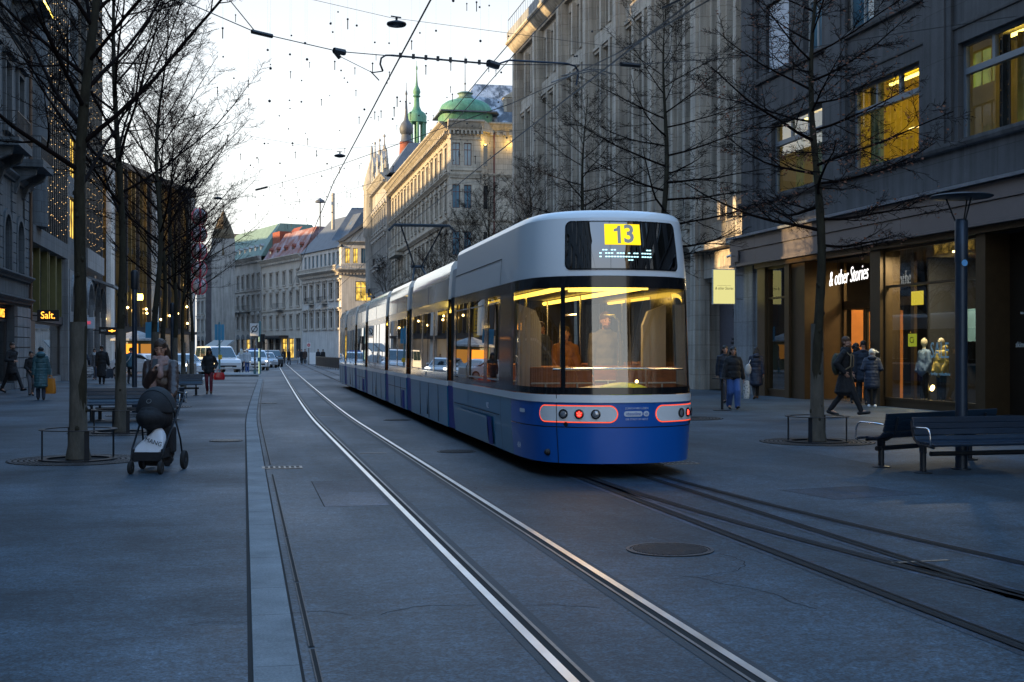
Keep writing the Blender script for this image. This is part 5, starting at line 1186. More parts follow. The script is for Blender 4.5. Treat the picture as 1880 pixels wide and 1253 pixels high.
# arcade: slim pale columns and round arches
cols=[11.4,15.0,18.6,22.2,25.8,29.2]
for x in cols: MB().box(x-0.22,x+0.22,-0.35,0.1,0,6.0).build('arcade_column',M['stone_light'],b)
for a,c in zip(cols,cols[1:]):
    x0,x1=a+0.22,c-0.22; R=(x1-x0)/2; cx=(x0+x1)/2; mb=MB(); k=14
    P=[(cx-R*math.cos(math.pi*t/k),4.1+R*1.0*math.sin(math.pi*t/k)) for t in range(k+1)]
    for p,q in zip(P,P[1:]):
        mb.extr_y([(p[0],p[1]),(q[0],q[1]),(q[0],6.0),(p[0],6.0)],-0.3,-0.05)
        mb.extr_y([(p[0],p[1]),(q[0],q[1]),(q[0],q[1]+0.16),(p[0],p[1]+0.16)],-0.42,-0.301)
    mb.build('arch',M['stone_light'],b)
    MB().quad((x0,0.6,0.2),(x1,0.6,0.2),(x1,0.6,6),(x0,0.6,6)).build('arcade_pane',M['pane_blue'],b)
    MB().box(x0,x1,-0.1,0.5,3.0,3.8).build('arcade_panel',M['stone_light'],b)
    window(b,x0,x1,0.2,3.0,0.4,M['frame_grey'],M['pane_fin'],1,(0.8,),0.07,0.1,'shop_window')
MB().box(10.7,11.2,-0.3,0.5,0,6.5).build('arcade_column',M['stone_light'],b)
MB().add([(21.5,-1.6,5.55),(29.6,-1.6,5.55),(29.6,0,6.1),(21.5,0,6.1),(21.5,-1.6,5.7),(29.6,-1.6,5.7),(29.6,0,6.25),(21.5,0,6.25)],[(0,1,2,3),(4,5,6,7),(0,1,5,4),(1,2,6,5),(3,0,4,7)]).build('canopy',M['stone_light'],b)
# strings of fairy lights down the fins
M['bulb']=glow('bulb',(1.0,0.62,0.25),1.5)
rg=random.Random(3)
k=0
for (x0,x1,y,n_,z0) in ((3.0,12.0,-0.18,12,7.4),(20.5,29.4,-0.16,11,8.0)):
    for i in range(n_+1):
        x=x0+(x1-x0)*i/n_; s=empty('fairy_light_string',(-9.5-y,60.2+x,z0),0,'string of warm fairy lights hanging down a fin of the dark glass building','light string','fairy light strings on the dark glass facade')
        mb=MB(); z=rg.uniform(0,1.0)
        while z<18.5: mb.ell((0.03,rg.uniform(-.03,.03),z),0.017,n=6,m=4); z+=0.8+rg.uniform(-0.12,0.12)
        mb.build('bulb',M['bulb'],s); MB().tube([(0,0,0),(0,0,18.6)],0.006,3,caps=False).build('cable',M['wire'],s)
for (x,zz) in ((1.0,0),(2.2,0)):
    s=empty('fairy_light_string',(-8.82,60.2+x,7.6),0,'string of warm fairy lights hanging down a fin of the dark glass building','light string','fairy light strings on the dark glass facade'); mb=MB(); z=0.4
    while z<18: mb.ell((0.0,0,z),0.017,n=6,m=4); z+=1.1
    mb.build('bulb',M['bulb'],s); MB().tube([(0,0,0),(0,0,18.6)],0.006,3,caps=False).build('cable',M['wire'],s)
# projecting shop signs
def blade(y,z,w_,h_,label,mface,body,size,mtext,sx=1.0,x=-9.35,out=0.35):
    r=empty('blade_sign',(x,y,z),0,label,'sign')
    MB().box(out,out+w_,-0.06,0.06,-h_/2,h_/2).build('panel',mface,r,bevel=0.01); MB().box(0,out,-0.02,0.02,-0.03,0.03).build('bracket',M['dark_metal'],r)
    if body: text('lettering',body,size,mtext,r,(out+w_/2,-0.064,0),(RAD(90),0,0),sx=sx)
    return r
blade(61.0,3.23,0.95,0.52,'black blade sign with orange lettering on the near left shop',M['black'],'Salt.',0.46,M['orange_led'],0.85,-9.6)
blade(73.2,3.15,0.75,0.62,'white blade sign with small red lettering beside the arcade',mat('sign_white',(0.62,0.68,0.76),0.5),'UBS',0.24,glow('red_txt',(0.85,0.04,0.08),0.8),0.9,-9.2)
blade(80.5,2.85,0.55,0.42,'small black blade sign behind the thick tree trunk',M['black'],'tech',0.2,M['txt_pale'],0.9,-9.0)
r=blade(84.0,2.85,0.85,0.5,'black blade sign with a gold winged emblem beyond the arcade',M['black'],None,0,None,1,-9.0)
mb=MB()
for s_ in (-1,1): mb.extr_y([(0.775+s_*0.05,-0.03),(0.775+s_*0.33,0.02),(0.775+s_*0.3,0.06),(0.775+s_*0.05,0.05)],-0.066,-0.061)
mb.lathe([(0.001,0),(0.085,0),(0.085,0.005),(0.001,0.005)],(0.775,-0.066,0.02),18,Matrix.Rotation(RAD(90),4,'X')); mb.build('emblem',M['orange_led'],r)

# ------------------------------------------------------------------ department store behind the bare trees, lit fins, white banners
A_=at_depth(180,640,112); B_=at_depth(356,640,140)
dv=(B_-A_); rz4=math.atan2(dv.y,dv.x); W4_=V((dv.x,dv.y)).length
b=empty('department_store',(A_.x,A_.y,0),rz4,'modern dark store with gold lit vertical fins and white columns behind the bare trees','building')
MB().box(0,W4_*0.52,0.35,14,0,18.6).box(W4_*0.52,W4_,0.35,14,0,18.6).build('core',mat('store_core',(0.05,0.045,0.045),0.7,var=0.3,vs=0.5),b)
M['pane_store']=pane_mat('pane_store',(0.20,0.23,0.27),0.08,em=(1.0,0.7,0.35),es=0.10,var=0.6,scale=0.25)
MB().quad((0,0.3,0.2),(W4_,0.3,0.2),(W4_,0.3,18.4),(0,0.3,18.4)).build('glazing',M['pane_store'],b)
M['fin_gold']=mat('fin_gold',(0.34,0.24,0.10),0.35,0.6)
M['led_gold']=glow('led_gold',(1.0,0.60,0.14),1.5)
k=0; x=0.4
while x<W4_:
    MB().box(x-0.09,x+0.09,-0.25,0.28,3.9,18.9).build('fin',M['fin_gold'] if k%3 else M['frame_dark'],b)
    if k%2==0: MB().box(x+0.10,x+0.15,-0.1,0.0,12.2+(k%4)*0.6,18.6).build('fin_light',M['led_gold'],b)
    x+=1.05; k+=1
mb=MB()
for z in (3.6,7.2,10.8,14.4): mb.box(0,W4_,-0.05,0.29,z,z+0.55)
mb.build('floor_band',M['frame_dark'],b)
for f in (0.04,0.47,0.90): MB().box(W4_*f,W4_*f+0.9,-0.75,-0.3,0.0,18.2).build('white_column',M['stone_white'],b)
MB().box(0,W4_,-0.3,0.6,18.6,19.2).build('parapet',M['frame_dark'],b)
MB().box(0.5,W4_*0.9,-1.2,0,3.3,3.6).build('canopy',M['frame_dark'],b)
mb=MB(); rg=random.Random(5)
for k in range(16): mb.ell((rg.uniform(0.6,W4_-1),-0.4,rg.choice([4.6,5.4,6.6,8.6])+rg.uniform(-.3,.3)),0.12,n=6,m=4)
mb.build('wall_lamp',M['lamp_warm'],b)
MB().lathe([(0.28,6.4),(0.34,6.7),(0.28,7.0)],(W4_*0.30,-0.8,0),12).build('hanging_lamp',M['lamp_yellow'],b)
# red and white balloon-like lanterns on the store corner
M['lantern_red']=mat('lantern_red',(0.55,0.05,0.09),0.5); M['lantern_white']=mat('lantern_white',(0.55,0.52,0.55),0.5)
for k in range(5):
    q=at_depth(366,398+32*k,132); r=empty('lantern',q,0,'round red and white lantern hanging in a column at the corner of the lit store','lantern','red and white round lanterns')
    MB().ell((0,0,0),(0.72,0.72,0.85),n=20,m=10).build('globe',M['lantern_white'],r,True)
    mb=MB()
    for a in (0.2,1.77,3.34,4.9): 
        mb.tube([V((0.74*math.cos(a)*math.cos(p),0.74*math.sin(a)*math.cos(p),0.87*math.sin(p))) for p in [RAD(-75+15*i) for i in range(11)]],0.1,6)
    mb.build('stripe',M['lantern_red'],r,True); MB().tube([(0,0,0.8),(0,0,1.0)],0.03,6).build('cord',M['wire'],r)
# glowing kiosk under the trees
q=on_ground(250,683)
r=empty('kiosk',(q.x,q.y,0),0.2,'small round kiosk lit orange under the bare trees','kiosk')
MB().lathe([(1.5,0),(1.5,2.35)],n=12).build('wall',mat('kiosk_green',(0.03,0.06,0.045),0.5),r); MB().lathe([(1.9,2.35),(1.85,2.5),(0.2,3.1)],n=16).build('roof',M['stone_light'],r)
MB().box(-1.2,-0.05,-1.56,-1.42,0.9,2.1).build('counter_window',glow('kiosk_orange',(1.0,0.30,0.03),1.6),r); MB().box(0.15,1.1,-1.56,-1.42,0.9,2.1).build('side_window',glow('kiosk_dim',(0.7,0.30,0.06),0.5),r)

# ------------------------------------------------------------------ the street goes on behind the camera
def plain_house(label,x,y0,y1,H,m,side):
    W_=y1-y0; b=empty('street_house',(x,y0 if side<0 else y1,0),RAD(90) if side<0 else RAD(-90),label,'building')
    ops=[]; n_=int(W_/3.2)
    for i in range(n_): ops.append((W_*(i+0.5)/n_-1.25,W_*(i+0.5)/n_+1.25,0.4,3.4))
    for z in (4.8,8.4,12.0,15.6):
        for i in range(n_): ops.append((W_*(i+0.5)/n_-0.7,W_*(i+0.5)/n_+0.7,z,z+2.3))
    mb=wall_mesh(W_,H,ops,0.3); shell(mb,W_,H,14); mb.build('wall',m,b)
    for o in ops: window(b,o[0],o[1],o[2],o[3],0.2,M['frame_pale'],M['pane_dark'],1,(0.7,),0.08,0.08)
    course(b,0,W_,H,0.7,0.7,m); course(b,0,W_,4.0,0.4,0.4,m,'string_course')
plain_house('plain house behind the camera on the tree side',-9.5,-20,38.1,21,M['stone_blue'],-1)
plain_house('narrow plain house between two alleys on the tree side',-9.5,40.3,46.0,21,M['stone_dark'],-1)
# unseen slot walls added between the houses to shape the low sun's patches
for (y0,y1,za,zb) in ((38.1,40.3,9.0,10.6),(46.0,48.2,8.9,12.2)):
    b=empty('alley_archway',(-9.5,y0,0),RAD(90),'walled alley archway between two houses, open at first floor height' if y0<40 else 'taller walled alley archway beside the old house','archway')
    MB().box(0.01,y1-y0-0.01,0.1,1.0,0,za).build('wall',M['stone_blue'],b); MB().box(0.01,y1-y0-0.01,0.1,1.0,zb,21).build('bridge',M['stone_blue'],b)
# unseen houses of the square on the tree side, put in to block the sun
plain_house('tall plain house on the square behind the department store',-34,100,190,27,M['stone_dark'],-1)
plain_house('tall plain house at the far end of the square',-52,192,300,30,M['stone_grey'],-1)
# ------------------------------------------------------------------ tram
TR=empty('tram',(4.785,15.42,0),RAD(-0.83),'white and blue articulated tram seen from behind, line 13','tram')
M['tram_white']=mat('tram_white',(0.84,0.78,0.70),0.2,var=0.04,vs=1.5,coat=1.0,bump=0.02,bs=3)
M['tram_nosewhite']=mat('tram_nosewhite',(0.86,0.86,0.85),0.28,coat=0.4)
M['tram_blue']=mat('tram_blue',(0.010,0.185,0.32),0.3,var=0.06,vs=1.0,spec=0.3,coat=0.22,bump=0.02,bs=2.5)
M['tram_deep']=mat('tram_deep',(0.005,0.11,0.46),0.3,var=0.06,vs=1.2,coat=0.3,bump=0.015,bs=3)
M['tram_joint']=mat('tram_joint',(0.006,0.03,0.26),0.5)
M['tram_black']=mat('tram_black',(0.011,0.012,0.014),0.14,coat=0.5)
M['bellows']=mat('bellows',(0.012,0.012,0.014),0.7)
M['tram_grey']=mat('tram_grey',(0.42,0.43,0.44),0.35)
M['interior']=mat('interior',(0.34,0.35,0.36),0.5)
M['seat_wood']=mat('seat_wood',(0.24,0.085,0.03),0.45,var=0.3,vs=4,stretch=(1,1,4))
M['led_red']=glow('led_red',(1.0,0.03,0.02),6.0); M['ring_red']=glow('ring_red',(1.0,0.10,0.04),0.85)
M['lens']=mat('lens',(0.5,0.5,0.52),0.12,0.6)
M['dest_yellow']=glow('dest_yellow',(1.0,0.70,0.02),1.05); M['dest_digit']=glow('dest_digit',(0.17,0.22,0.27),0.8); M['dest_white']=glow('dest_white',(0.50,0.90,1.0),1.7)
M['screen']=thin_glass('screen',(0,0,0),0.26,pw=3.0)
M['glass_nose']=thin_glass('glass_nose',(0.80,0.80,0.76),0.16,pw=3.0); M['glass_tram']=thin_glass('glass_tram',(0.36,0.37,0.35),0.20,pw=2.6)
M['tube_light']=glow('tube_light',(1.0,0.60,0.08),3.2)
# plan outline of the tail (local x across, y forward from the tail)
CTRL=[(-1.17,8.2),(-1.17,5.0),(-1.17,2.4),(-1.165,1.5),(-1.12,0.95),(-1.02,0.55),(-0.80,0.26),(-0.45,0.07),(0,0.0),(0.45,0.07),(0.80,0.26),(1.02,0.55),(1.12,0.95),(1.165,1.5),(1.17,2.4),(1.17,5.0),(1.17,8.2)]
def catmull(P,n):
    out=[]
    for i in range(len(P)-1):
        p0,p1,p2,p3=V(P[max(i-1,0)]),V(P[i]),V(P[i+1]),V(P[min(i+2,len(P)-1)])
        for k in range(n):
            t=k/n; out.append(0.5*((2*p1)+(p2-p0)*t+(2*p0-5*p1+4*p2-p3)*t*t+(3*p1-p0-3*p2+p3)*t**3))
    out.append(V(P[-1])); return out
OUT=catmull(CTRL,10)
_L=[0.0]
for a,c in zip(OUT,OUT[1:]): _L.append(_L[-1]+(c-a).length)
SMID=_L[len(_L)//2]
def plan(s):
    """s: arc length from the tail's middle, negative to the camera's left"""
    s=s+SMID; s=min(max(s,0),_L[-1]-1e-6)
    import bisect
    i=max(0,bisect.bisect_right(_L,s)-1); i=min(i,len(OUT)-2); t=(s-_L[i])/max(_L[i+1]-_L[i],1e-9)
    p=OUT[i].lerp(OUT[i+1],t); d=(OUT[i+1]-OUT[i]).normalized(); return p,V((d.y,-d.x))
def taper(z):
    """width factor and forward lean of the shell at height z"""
    if z<1.0: w=0.965+0.035*min(1,max(0,(z-0.2)/0.5))
    elif z<2.5: w=1.0-0.022*(z-1.0)/1.5
    else: w=0.978-0.060*((z-2.5)/0.95)**1.3
    lean=0.0 if z<1.0 else 0.10*(z-1.0)/1.5
    if z>2.5: lean=0.10+0.16*((z-2.5)/0.95)**1.4
    return w,lean
def skin(s,z,off=0.0):
    p,nn=plan(s); w,lean=taper(z); f=max(0.0,1-p.y/2.6)**0.7
    q=V((p.x*w,p.y+lean*f*1.0,z)); return q+V((nn.x,nn.y,0))*off
def patch(mb,s0,s1,z0,z1,off=0.0,ns=None,nz=None,zfun=None):
    ns=ns or max(2,int(abs(s1-s0)/0.06)); nz=nz or max(1,int(abs(z1-z0)/0.18))
    vs=[];fs=[]
    for j in range(nz+1):
        for i in range(ns+1):
            s=s0+(s1-s0)*i/ns; z=z0+(z1-z0)*j/nz
            vs.append(skin(s,z,off))
    for j in range(nz):
        for i in range(ns): a=j*(ns+1)+i; fs.append((a,a+1,a+ns+2,a+ns+1))
    return mb.add(vs,fs)
SB=SMID-0.85                      # how far back along each side the tail module reaches (y about 7.3)
def s_at_y(y):                   # arc position on the left flank for a given y
    lo,hi=-SMID,0.0
    for _ in range(50):
        m=(lo+hi)/2
        if plan(m)[0].y>y: lo=m
        else: hi=m
    return lo
SY=s_at_y
tail=patch(MB(),SY(1.75),-SY(1.75),0.20,0.655).build('tail_bumper',M['tram_deep'],TR,True)
patch(MB(),SY(1.75),-SY(1.75),0.668,0.975).build('tail_apron',M['tram_deep'],TR,True)
patch(MB(),SY(1.75),-SY(1.75),0.655,0.668,-0.012).build('seam',M['black'],tail)
patch(MB(),SY(7.2),-SY(7.2),0.979,1.075,0.012).build('white_stripe',M['tram_nosewhite'],TR,True)
patch(MB(),SY(7.2),SY(1.755),0.20,0.975).build('side_skirt',M['tram_blue'],TR,True); patch(MB(),-SY(1.755),-SY(7.2),0.20,0.975).build('side_skirt',M['tram_blue'],TR,True)
# glazing band: black frame strips round the panes, panes between
def band(s0,s1,z0,z1,name,m,off=0.0,par=TR,sm=True): return patch(MB(),s0,s1,z0,z1,off).build(name,m,par,sm)
fr=MB()
ZB0,ZB1=1.08,2.60
patch(fr,SY(7.2),-SY(7.2),ZB0,1.17); patch(fr,SY(7.2),-SY(7.2),2.45,ZB1)
sA,sB=SY(1.62),-0.87             # left corner pane
sC,sD=-0.805,1.07                # tail pane
sE,sF=1.15,-SY(1.62)
for a,c in ((sB,sC),(sD,sE)): patch(fr,a,c,1.17,2.45)
for sg in (1,-1):
    ys=[7.2,7.0,5.55,5.38,3.95,3.72,2.35,1.62] 
    ed=[(7.2,6.95),(5.62,5.42),(4.02,3.7),(2.7,1.62)]
    for y0,y1 in ed:
        a,c=SY(y0),SY(y1)
        if sg<0: a,c=-c,-a
        patch(fr,a,c,1.17,2.45)
fo=fr.build('window_frame',M['tram_black'],TR,True)
band(sC,sD,1.17,2.45,'tail_window',M['glass_nose'],-0.006); band(sA,sB,1.17,2.45,'corner_window',M['glass_nose'],-0.006); band(sE,sF,1.17,2.45,'corner_window',M['glass_nose'],-0.006)
for y0,y1,nm in ((6.95,5.62,'side_window'),(5.42,4.02,'door_window'),(3.7,2.7,'side_window')):
    for sg in (1,-1):
        a,c=SY(y0),SY(y1)
        if sg<0: a,c=-c,-a
        band(a,c,1.17,2.45,nm,M['glass_tram'],-0.006)
        if sg>0:
            ln=MB(); patch(ln,a+0.03,c-0.03,1.20,1.225,0.004); patch(ln,a+0.03,c-0.03,2.34,2.36,0.004); ln.build('window_trim',M['tram_grey'],TR,True)
# upper white shell with the display
up=MB(); patch(up,SY(7.2),-SY(7.2),2.604,3.36); 
# crown: roof edge rolls over to the flat roof
N_=len(OUT); rows=[]
for z,w_,dy in ((3.36,1.0,0),(3.42,0.975,0.03),(3.455,0.93,0.08),(3.47,0.85,0.15),(3.475,0.55,0.42)):
    row=[]
    for i in range(0,N_,2):
        s=_L[i]-SMID; q=skin(max(min(s,-SY(7.2)),SY(7.2)),min(z,3.36)); row.append(V((q.x*w_,q.y+dy*max(0,1-q.y/2.5),z)))
    rows.append(row)
vs=[p for r_ in rows for p in r_]; nr=len(rows[0])
fs=[(j*nr+i,j*nr+i+1,(j+1)*nr+i+1,(j+1)*nr+i) for j in range(4) for i in range(nr-1)]+[tuple(range(4*nr,5*nr))]
up.add(vs,fs); up.build('roof_shell',M['tram_nosewhite'],TR,True,angle=35)
sm_=MB(); patch(sm_,SY(7.2),SY(2.7),2.975,2.99,0.006); patch(sm_,SY(2.72),SY(2.70),2.61,2.985,0.006,2); sm_.build('panel_gap',M['black'],TR)
# display: rounded black glass plate
dz0,dz1,ds=2.70,3.30,0.80
mb=MB(); k=0
def rrect(s0,s1,z0,z1,r,off,nseg=6):
    pts=[]
    for (cx,cz,a0) in ((s1-r,z0+r,-90),(s1-r,z1-r,0),(s0+r,z1-r,90),(s0+r,z0+r,180)):
        for i in range(nseg+1): a=RAD(a0+90*i/nseg); pts.append((cx+r*math.cos(a),cz+r*math.sin(a)))
    return pts
def rplate(name,s0,s1,z0,z1,r,off,m,par,th=0.0):
    mb=MB(); ns=max(6,int((s1-s0)/0.05)); cols=[]
    SS=sorted({round(s0+(s1-s0)*i/ns,5) for i in range(ns+1)}|{round(s0+r*(1-math.cos(RAD(9*q))),5) for q in range(11)}|{round(s1-r*(1-math.cos(RAD(9*q))),5) for q in range(11)}); ns=len(SS)-1
    for s in SS:
        e=min(s-s0,s1-s); c=0.0
        if e<r: c=r-math.sqrt(max(0,r*r-(r-e)**2))
        cols.append((s,z0+c,z1-c))
    vs=[];fs=[];nz=5
    for (s,a,c) in cols:
        for j in range(nz+1): vs.append(skin(s,a+(c-a)*j/nz,off))
    for i in range(ns):
        for j in range(nz): p=i*(nz+1)+j; fs.append((p,p+nz+1,p+nz+2,p+1))
    mb.add(vs,fs)
    return mb.build(name,m,par,True)
disp=rplate('destination_display',-0.79,0.86,dz0,dz1,0.075,0.012,M['screen'],TR)
rplate('display_rim',-0.81,0.88,dz0-0.02,dz1+0.02,0.085,0.008,M['tram_black'],disp)
yb=rplate('route_field',-0.265,0.235,3.005,3.275,0.004,0.018,M['dest_yellow'],disp)
p=skin(-0.015,3.135,0.034); p0=skin(-0.015,3.045,0.034); tilt=math.atan2(p.y-p0.y,0.09); _n=plan(-0.015)[1]
_az=math.atan2(_n.x,-_n.y)
text('lettering','3',0.33,M['dest_digit'],disp,p,(RAD(90)-tilt,0,_az),0.001,bold=0.008,sx=0.95,align='LEFT')
d1=MB().extr_z([(-0.075,-0.117),(-0.033,-0.117),(-0.033,0.117),(-0.066,0.117),(-0.082,0.085),(-0.122,0.072),(-0.122,0.040),(-0.075,0.047)],-0.001,0.001).build('lettering',M['dest_digit'],disp); d1.location=p; d1.rotation_euler=(RAD(90)-tilt,0,_az)
# half-drawn LED destination: rows of bright dashes
rg=random.Random(13); led=MB()
for (z,cols) in ((2.93,[1,2,4,5,17,18]),(2.887,[0,2,3,4,6,7,8,10,12,13,15,16,17,18]),(2.842,[0,2,3,4,5,6,7,8,9,10,11,12,13,15,16,17,18]),(2.80,[10,11])):
    for c in cols:
        s=-0.34+c*0.0385; a=skin(s,z,0.02); d_=skin(s+0.028,z,0.02); e=skin(s+0.028,z+0.014,0.02); f_=skin(s,z+0.014,0.02); led.quad(a,d_,e,f_)
led.build('led_row',M['dest_white'],disp)
# light clusters in red rimmed capsules
def cluster(s0,s1,lamps):
    z0,z1=0.735,0.93; r_=(z1-z0)/2
    o=rplate('light_panel',s0,s1,z0,z1,r_,0.010,M['tram_nosewhite'],TR)
    rim=rplate('red_rim',s0-0.015,s1+0.015,z0-0.015,z1+0.015,r_+0.015,0.006,M['ring_red'],o)
    for s,kind in lamps:
        q=skin(s,(z0+z1)/2,0.012); nn=plan(s)[1]; Mx=V((nn.x,nn.y,0)).to_track_quat('Z','Y').to_matrix().to_4x4()
        l_=MB().lathe([(0.062,-0.01),(0.062,0.012),(0.048,0.016),(0.048,0.004)],q,20,Mx,caps=False).build('lamp_ring',M['tram_black'],o,True)
        if kind: 
            mb=MB()
            for (u,v_) in ((0,0),(0.022,0.01),(-0.022,0.01),(0,-0.024),(0.016,-0.016),(-0.016,-0.016),(0,0.026)): mb.ell(q+Mx.to_3x3()@V((u,v_,0.004)),0.011,n=8,m=5)
            mb.build('tail_light',M['led_red'],o); MB().lathe([(0.001,0.002),(0.047,0.002)],q,18,Mx,caps=False).build('reflector',mat('refl_red',(0.35,0.02,0.02),0.2),o)
        else: MB().lathe([(0.047,0.004),(0.035,0.012),(0.001,0.016)],q,18,Mx,caps=False).build('lens',M['lens'],o,True)
cluster(-1.22,-0.14,[(-0.83,0),(-0.62,1),(-0.41,0)])
cluster(0.40,1.50,[(0.84,0),(1.03,1),(1.22,0)])
# web address between the clusters, fleet number, small logo
M['lab_white']=mat('lab_white',(0.72,0.75,0.8),0.4)
def skin_text(body,s,z,size,m,name='lettering',sx=1.0,off=0.008):
    q=skin(s,z,off); nn=plan(s)[1]; az=math.atan2(nn.x,-nn.y); return text(name,body,size,m,TR,q,(RAD(90),0,az),0.001,sx=sx)
pl=rplate('address_plate',-0.05,0.20,0.80,0.87,0.034,0.007,M['lab_white'],TR); rplate('address_plate_end',0.212,0.292,0.80,0.87,0.034,0.007,M['lab_white'],TR)
skin_text('vbzonline',0.075,0.835,0.058,M['tram_deep'],off=0.011,sx=0.9); skin_text('ch',0.252,0.835,0.055,M['tram_deep'],off=0.011)
skin_text('ZÜRICH NEU LESEN',0.12,0.905,0.036,M['lab_white']); skin_text('DIE STADT IM NETZ',0.12,0.765,0.034,M['lab_white'])
skin_text('4054',SY(1.35),0.36,0.11,M['lab_white'],sx=0.8)
skin_text('VBZ',SY(3.6),0.80,0.12,M['lab_white'])
rplate('marker_lamp',SY(1.2),SY(0.98),0.82,0.87,0.02,0.012,M['tram_nosewhite'],TR)
vg=MB(); patch(vg,-0.935,-0.925,0.2,1.075,0.013,2); vg.build('seam',M['black'],tail)
for s in (-0.80,1.14):
    q=skin(s,0.70,0.006); nn=plan(s)[1]; Mx=V((nn.x,nn.y,0)).to_track_quat('Z','Y').to_matrix().to_4x4(); MB().lathe([(0.001,0.006),(0.025,0.006),(0.03,0.0)],q,14,Mx,caps=False).build('sensor',M['black'],TR)
q=skin(-1.1,0.33,0.0); MB().ell(q,(0.06,0.03,0.045)).build('tow_eye',M['black'],TR)
# recessed service flaps along the tail skirt
fl=MB(); patch(fl,SY(7.0),SY(2.6),0.70,0.712,0.008,40,1); fl.build('flap_gap',M['black'],TR)
fl=MB(); patch(fl,SY(6.5),SY(3.6),0.24,0.64,0.03); fl.build('wheel_cover',M['tram_blue'],TR,True); fl=MB(); patch(fl,SY(3.6),SY(3.25),0.22,0.64,0.02); fl.build('skirt_step',M['tram_joint'],TR,True)
for y_ in (2.55,5.5): gp=MB(); patch(gp,SY(y_),SY(y_-0.015),0.2,0.975,0.004,2); gp.build('skirt_gap',M['black'],TR)
# interior of the tail: floor, ceiling, light strips, seats, rails, rear desk
def lerp_ring(y0,y1,hw,z):
    return [(-hw,y1,z),(-hw,max(y0,1.4),z),(-hw*0.8,0.5,z),(0,0.22,z),(hw*0.8,0.5,z),(hw,max(y0,1.4),z),(hw,y1,z)]
MB().poly(lerp_ring(0.2,42,1.1,0.42)).build('floor',mat('tram_floor',(0.06,0.06,0.065),0.6),TR)
MB().poly(lerp_ring(0.2,42,1.05,2.56)).build('ceiling',M['interior'],TR)
for sg in (-1,1): MB().tube([(sg*0.52,1.2,2.50),(sg*0.52,41,2.50)],0.035,6).build('light_strip',M['tube_light'],TR)
MB().tube([(-0.55,0.95,2.47),(0.5,0.75,2.50)],0.05,6).build('light_strip',M['tube_light'],TR)
# lining panels and arch behind the tail cab
for sg in (-1,1):
    mb=MB(); mb.extr_y([(sg*1.08,0.42),(sg*0.74,0.42),(sg*0.74,2.0),(sg*0.82,2.2),(sg*1.08,2.3)],1.75,1.85); mb.build('lining_panel',M['interior'],TR)
    MB().tube([(sg*0.42,1.9,0.45),(sg*0.42,1.9,2.05),(sg*0.36,1.9,2.14),(sg*0.2,1.9,2.15)],0.018,8).build('grab_rail',M['chrome'],TR,True)
    for y_ in (4.2,6.6): MB().tube([(sg*0.45,y_,0.45),(sg*0.45,y_,2.55)],0.018,8).build('grab_rail',M['chrome'],TR,True)
MB().tube([(-0.88,0.42,1.40),(0.0,0.27,1.41),(0.88,0.42,1.40)],0.016,8).build('rear_rail',M['chrome'],TR,True)
def seat(x,y,face):
    mb=MB(); mb.box(x-0.21,x+0.21,y-0.2,y+0.2,0.82,0.86); d_=-face*0.2
    mb.box(x-0.21,x+0.21,y+d_-0.02,y+d_+0.02,0.86,1.42); mb.box(x-0.05,x+0.05,y-0.1,y+0.1,0.42,0.82)
    o=mb.build('seat',M['seat_wood'],TR,bevel=0.012); MB().tube([(x-0.2,y+d_-0.03*face,1.2),(x+0.2,y+d_-0.03*face,1.2)],0.012,6).tube([(x,y+d_-0.03*face,1.2),(x,y+d_-0.03*face,0.8)],0.012,6).build('seat_frame',M['tram_grey'],o)
for x in (-0.82,-0.38): seat(x,1.35,1)
for x in (0.38,0.82): seat(x,1.35,1)
yy=2.6
while yy<40:
    for x in (-0.82,-0.40,0.40,0.82): seat(x,yy,-1 if int(yy)%2 else 1)
    yy+=1.75
MB().ell((-0.05,0.62,1.02),(0.72,0.3,0.17),n=24,m=10).build('rear_desk',mat('desk',(0.50,0.44,0.34),0.5),TR,True)
MB().ell((0.08,0.52,1.06),(0.42,0.22,0.165),n=24,m=10).build('desk_cover',mat('desk_lime',(0.52,0.62,0.02),0.5),TR,True)
MB().ell((0.22,0.33,1.24),0.022).build('desk_lamp',M['lamp_warm'],TR)
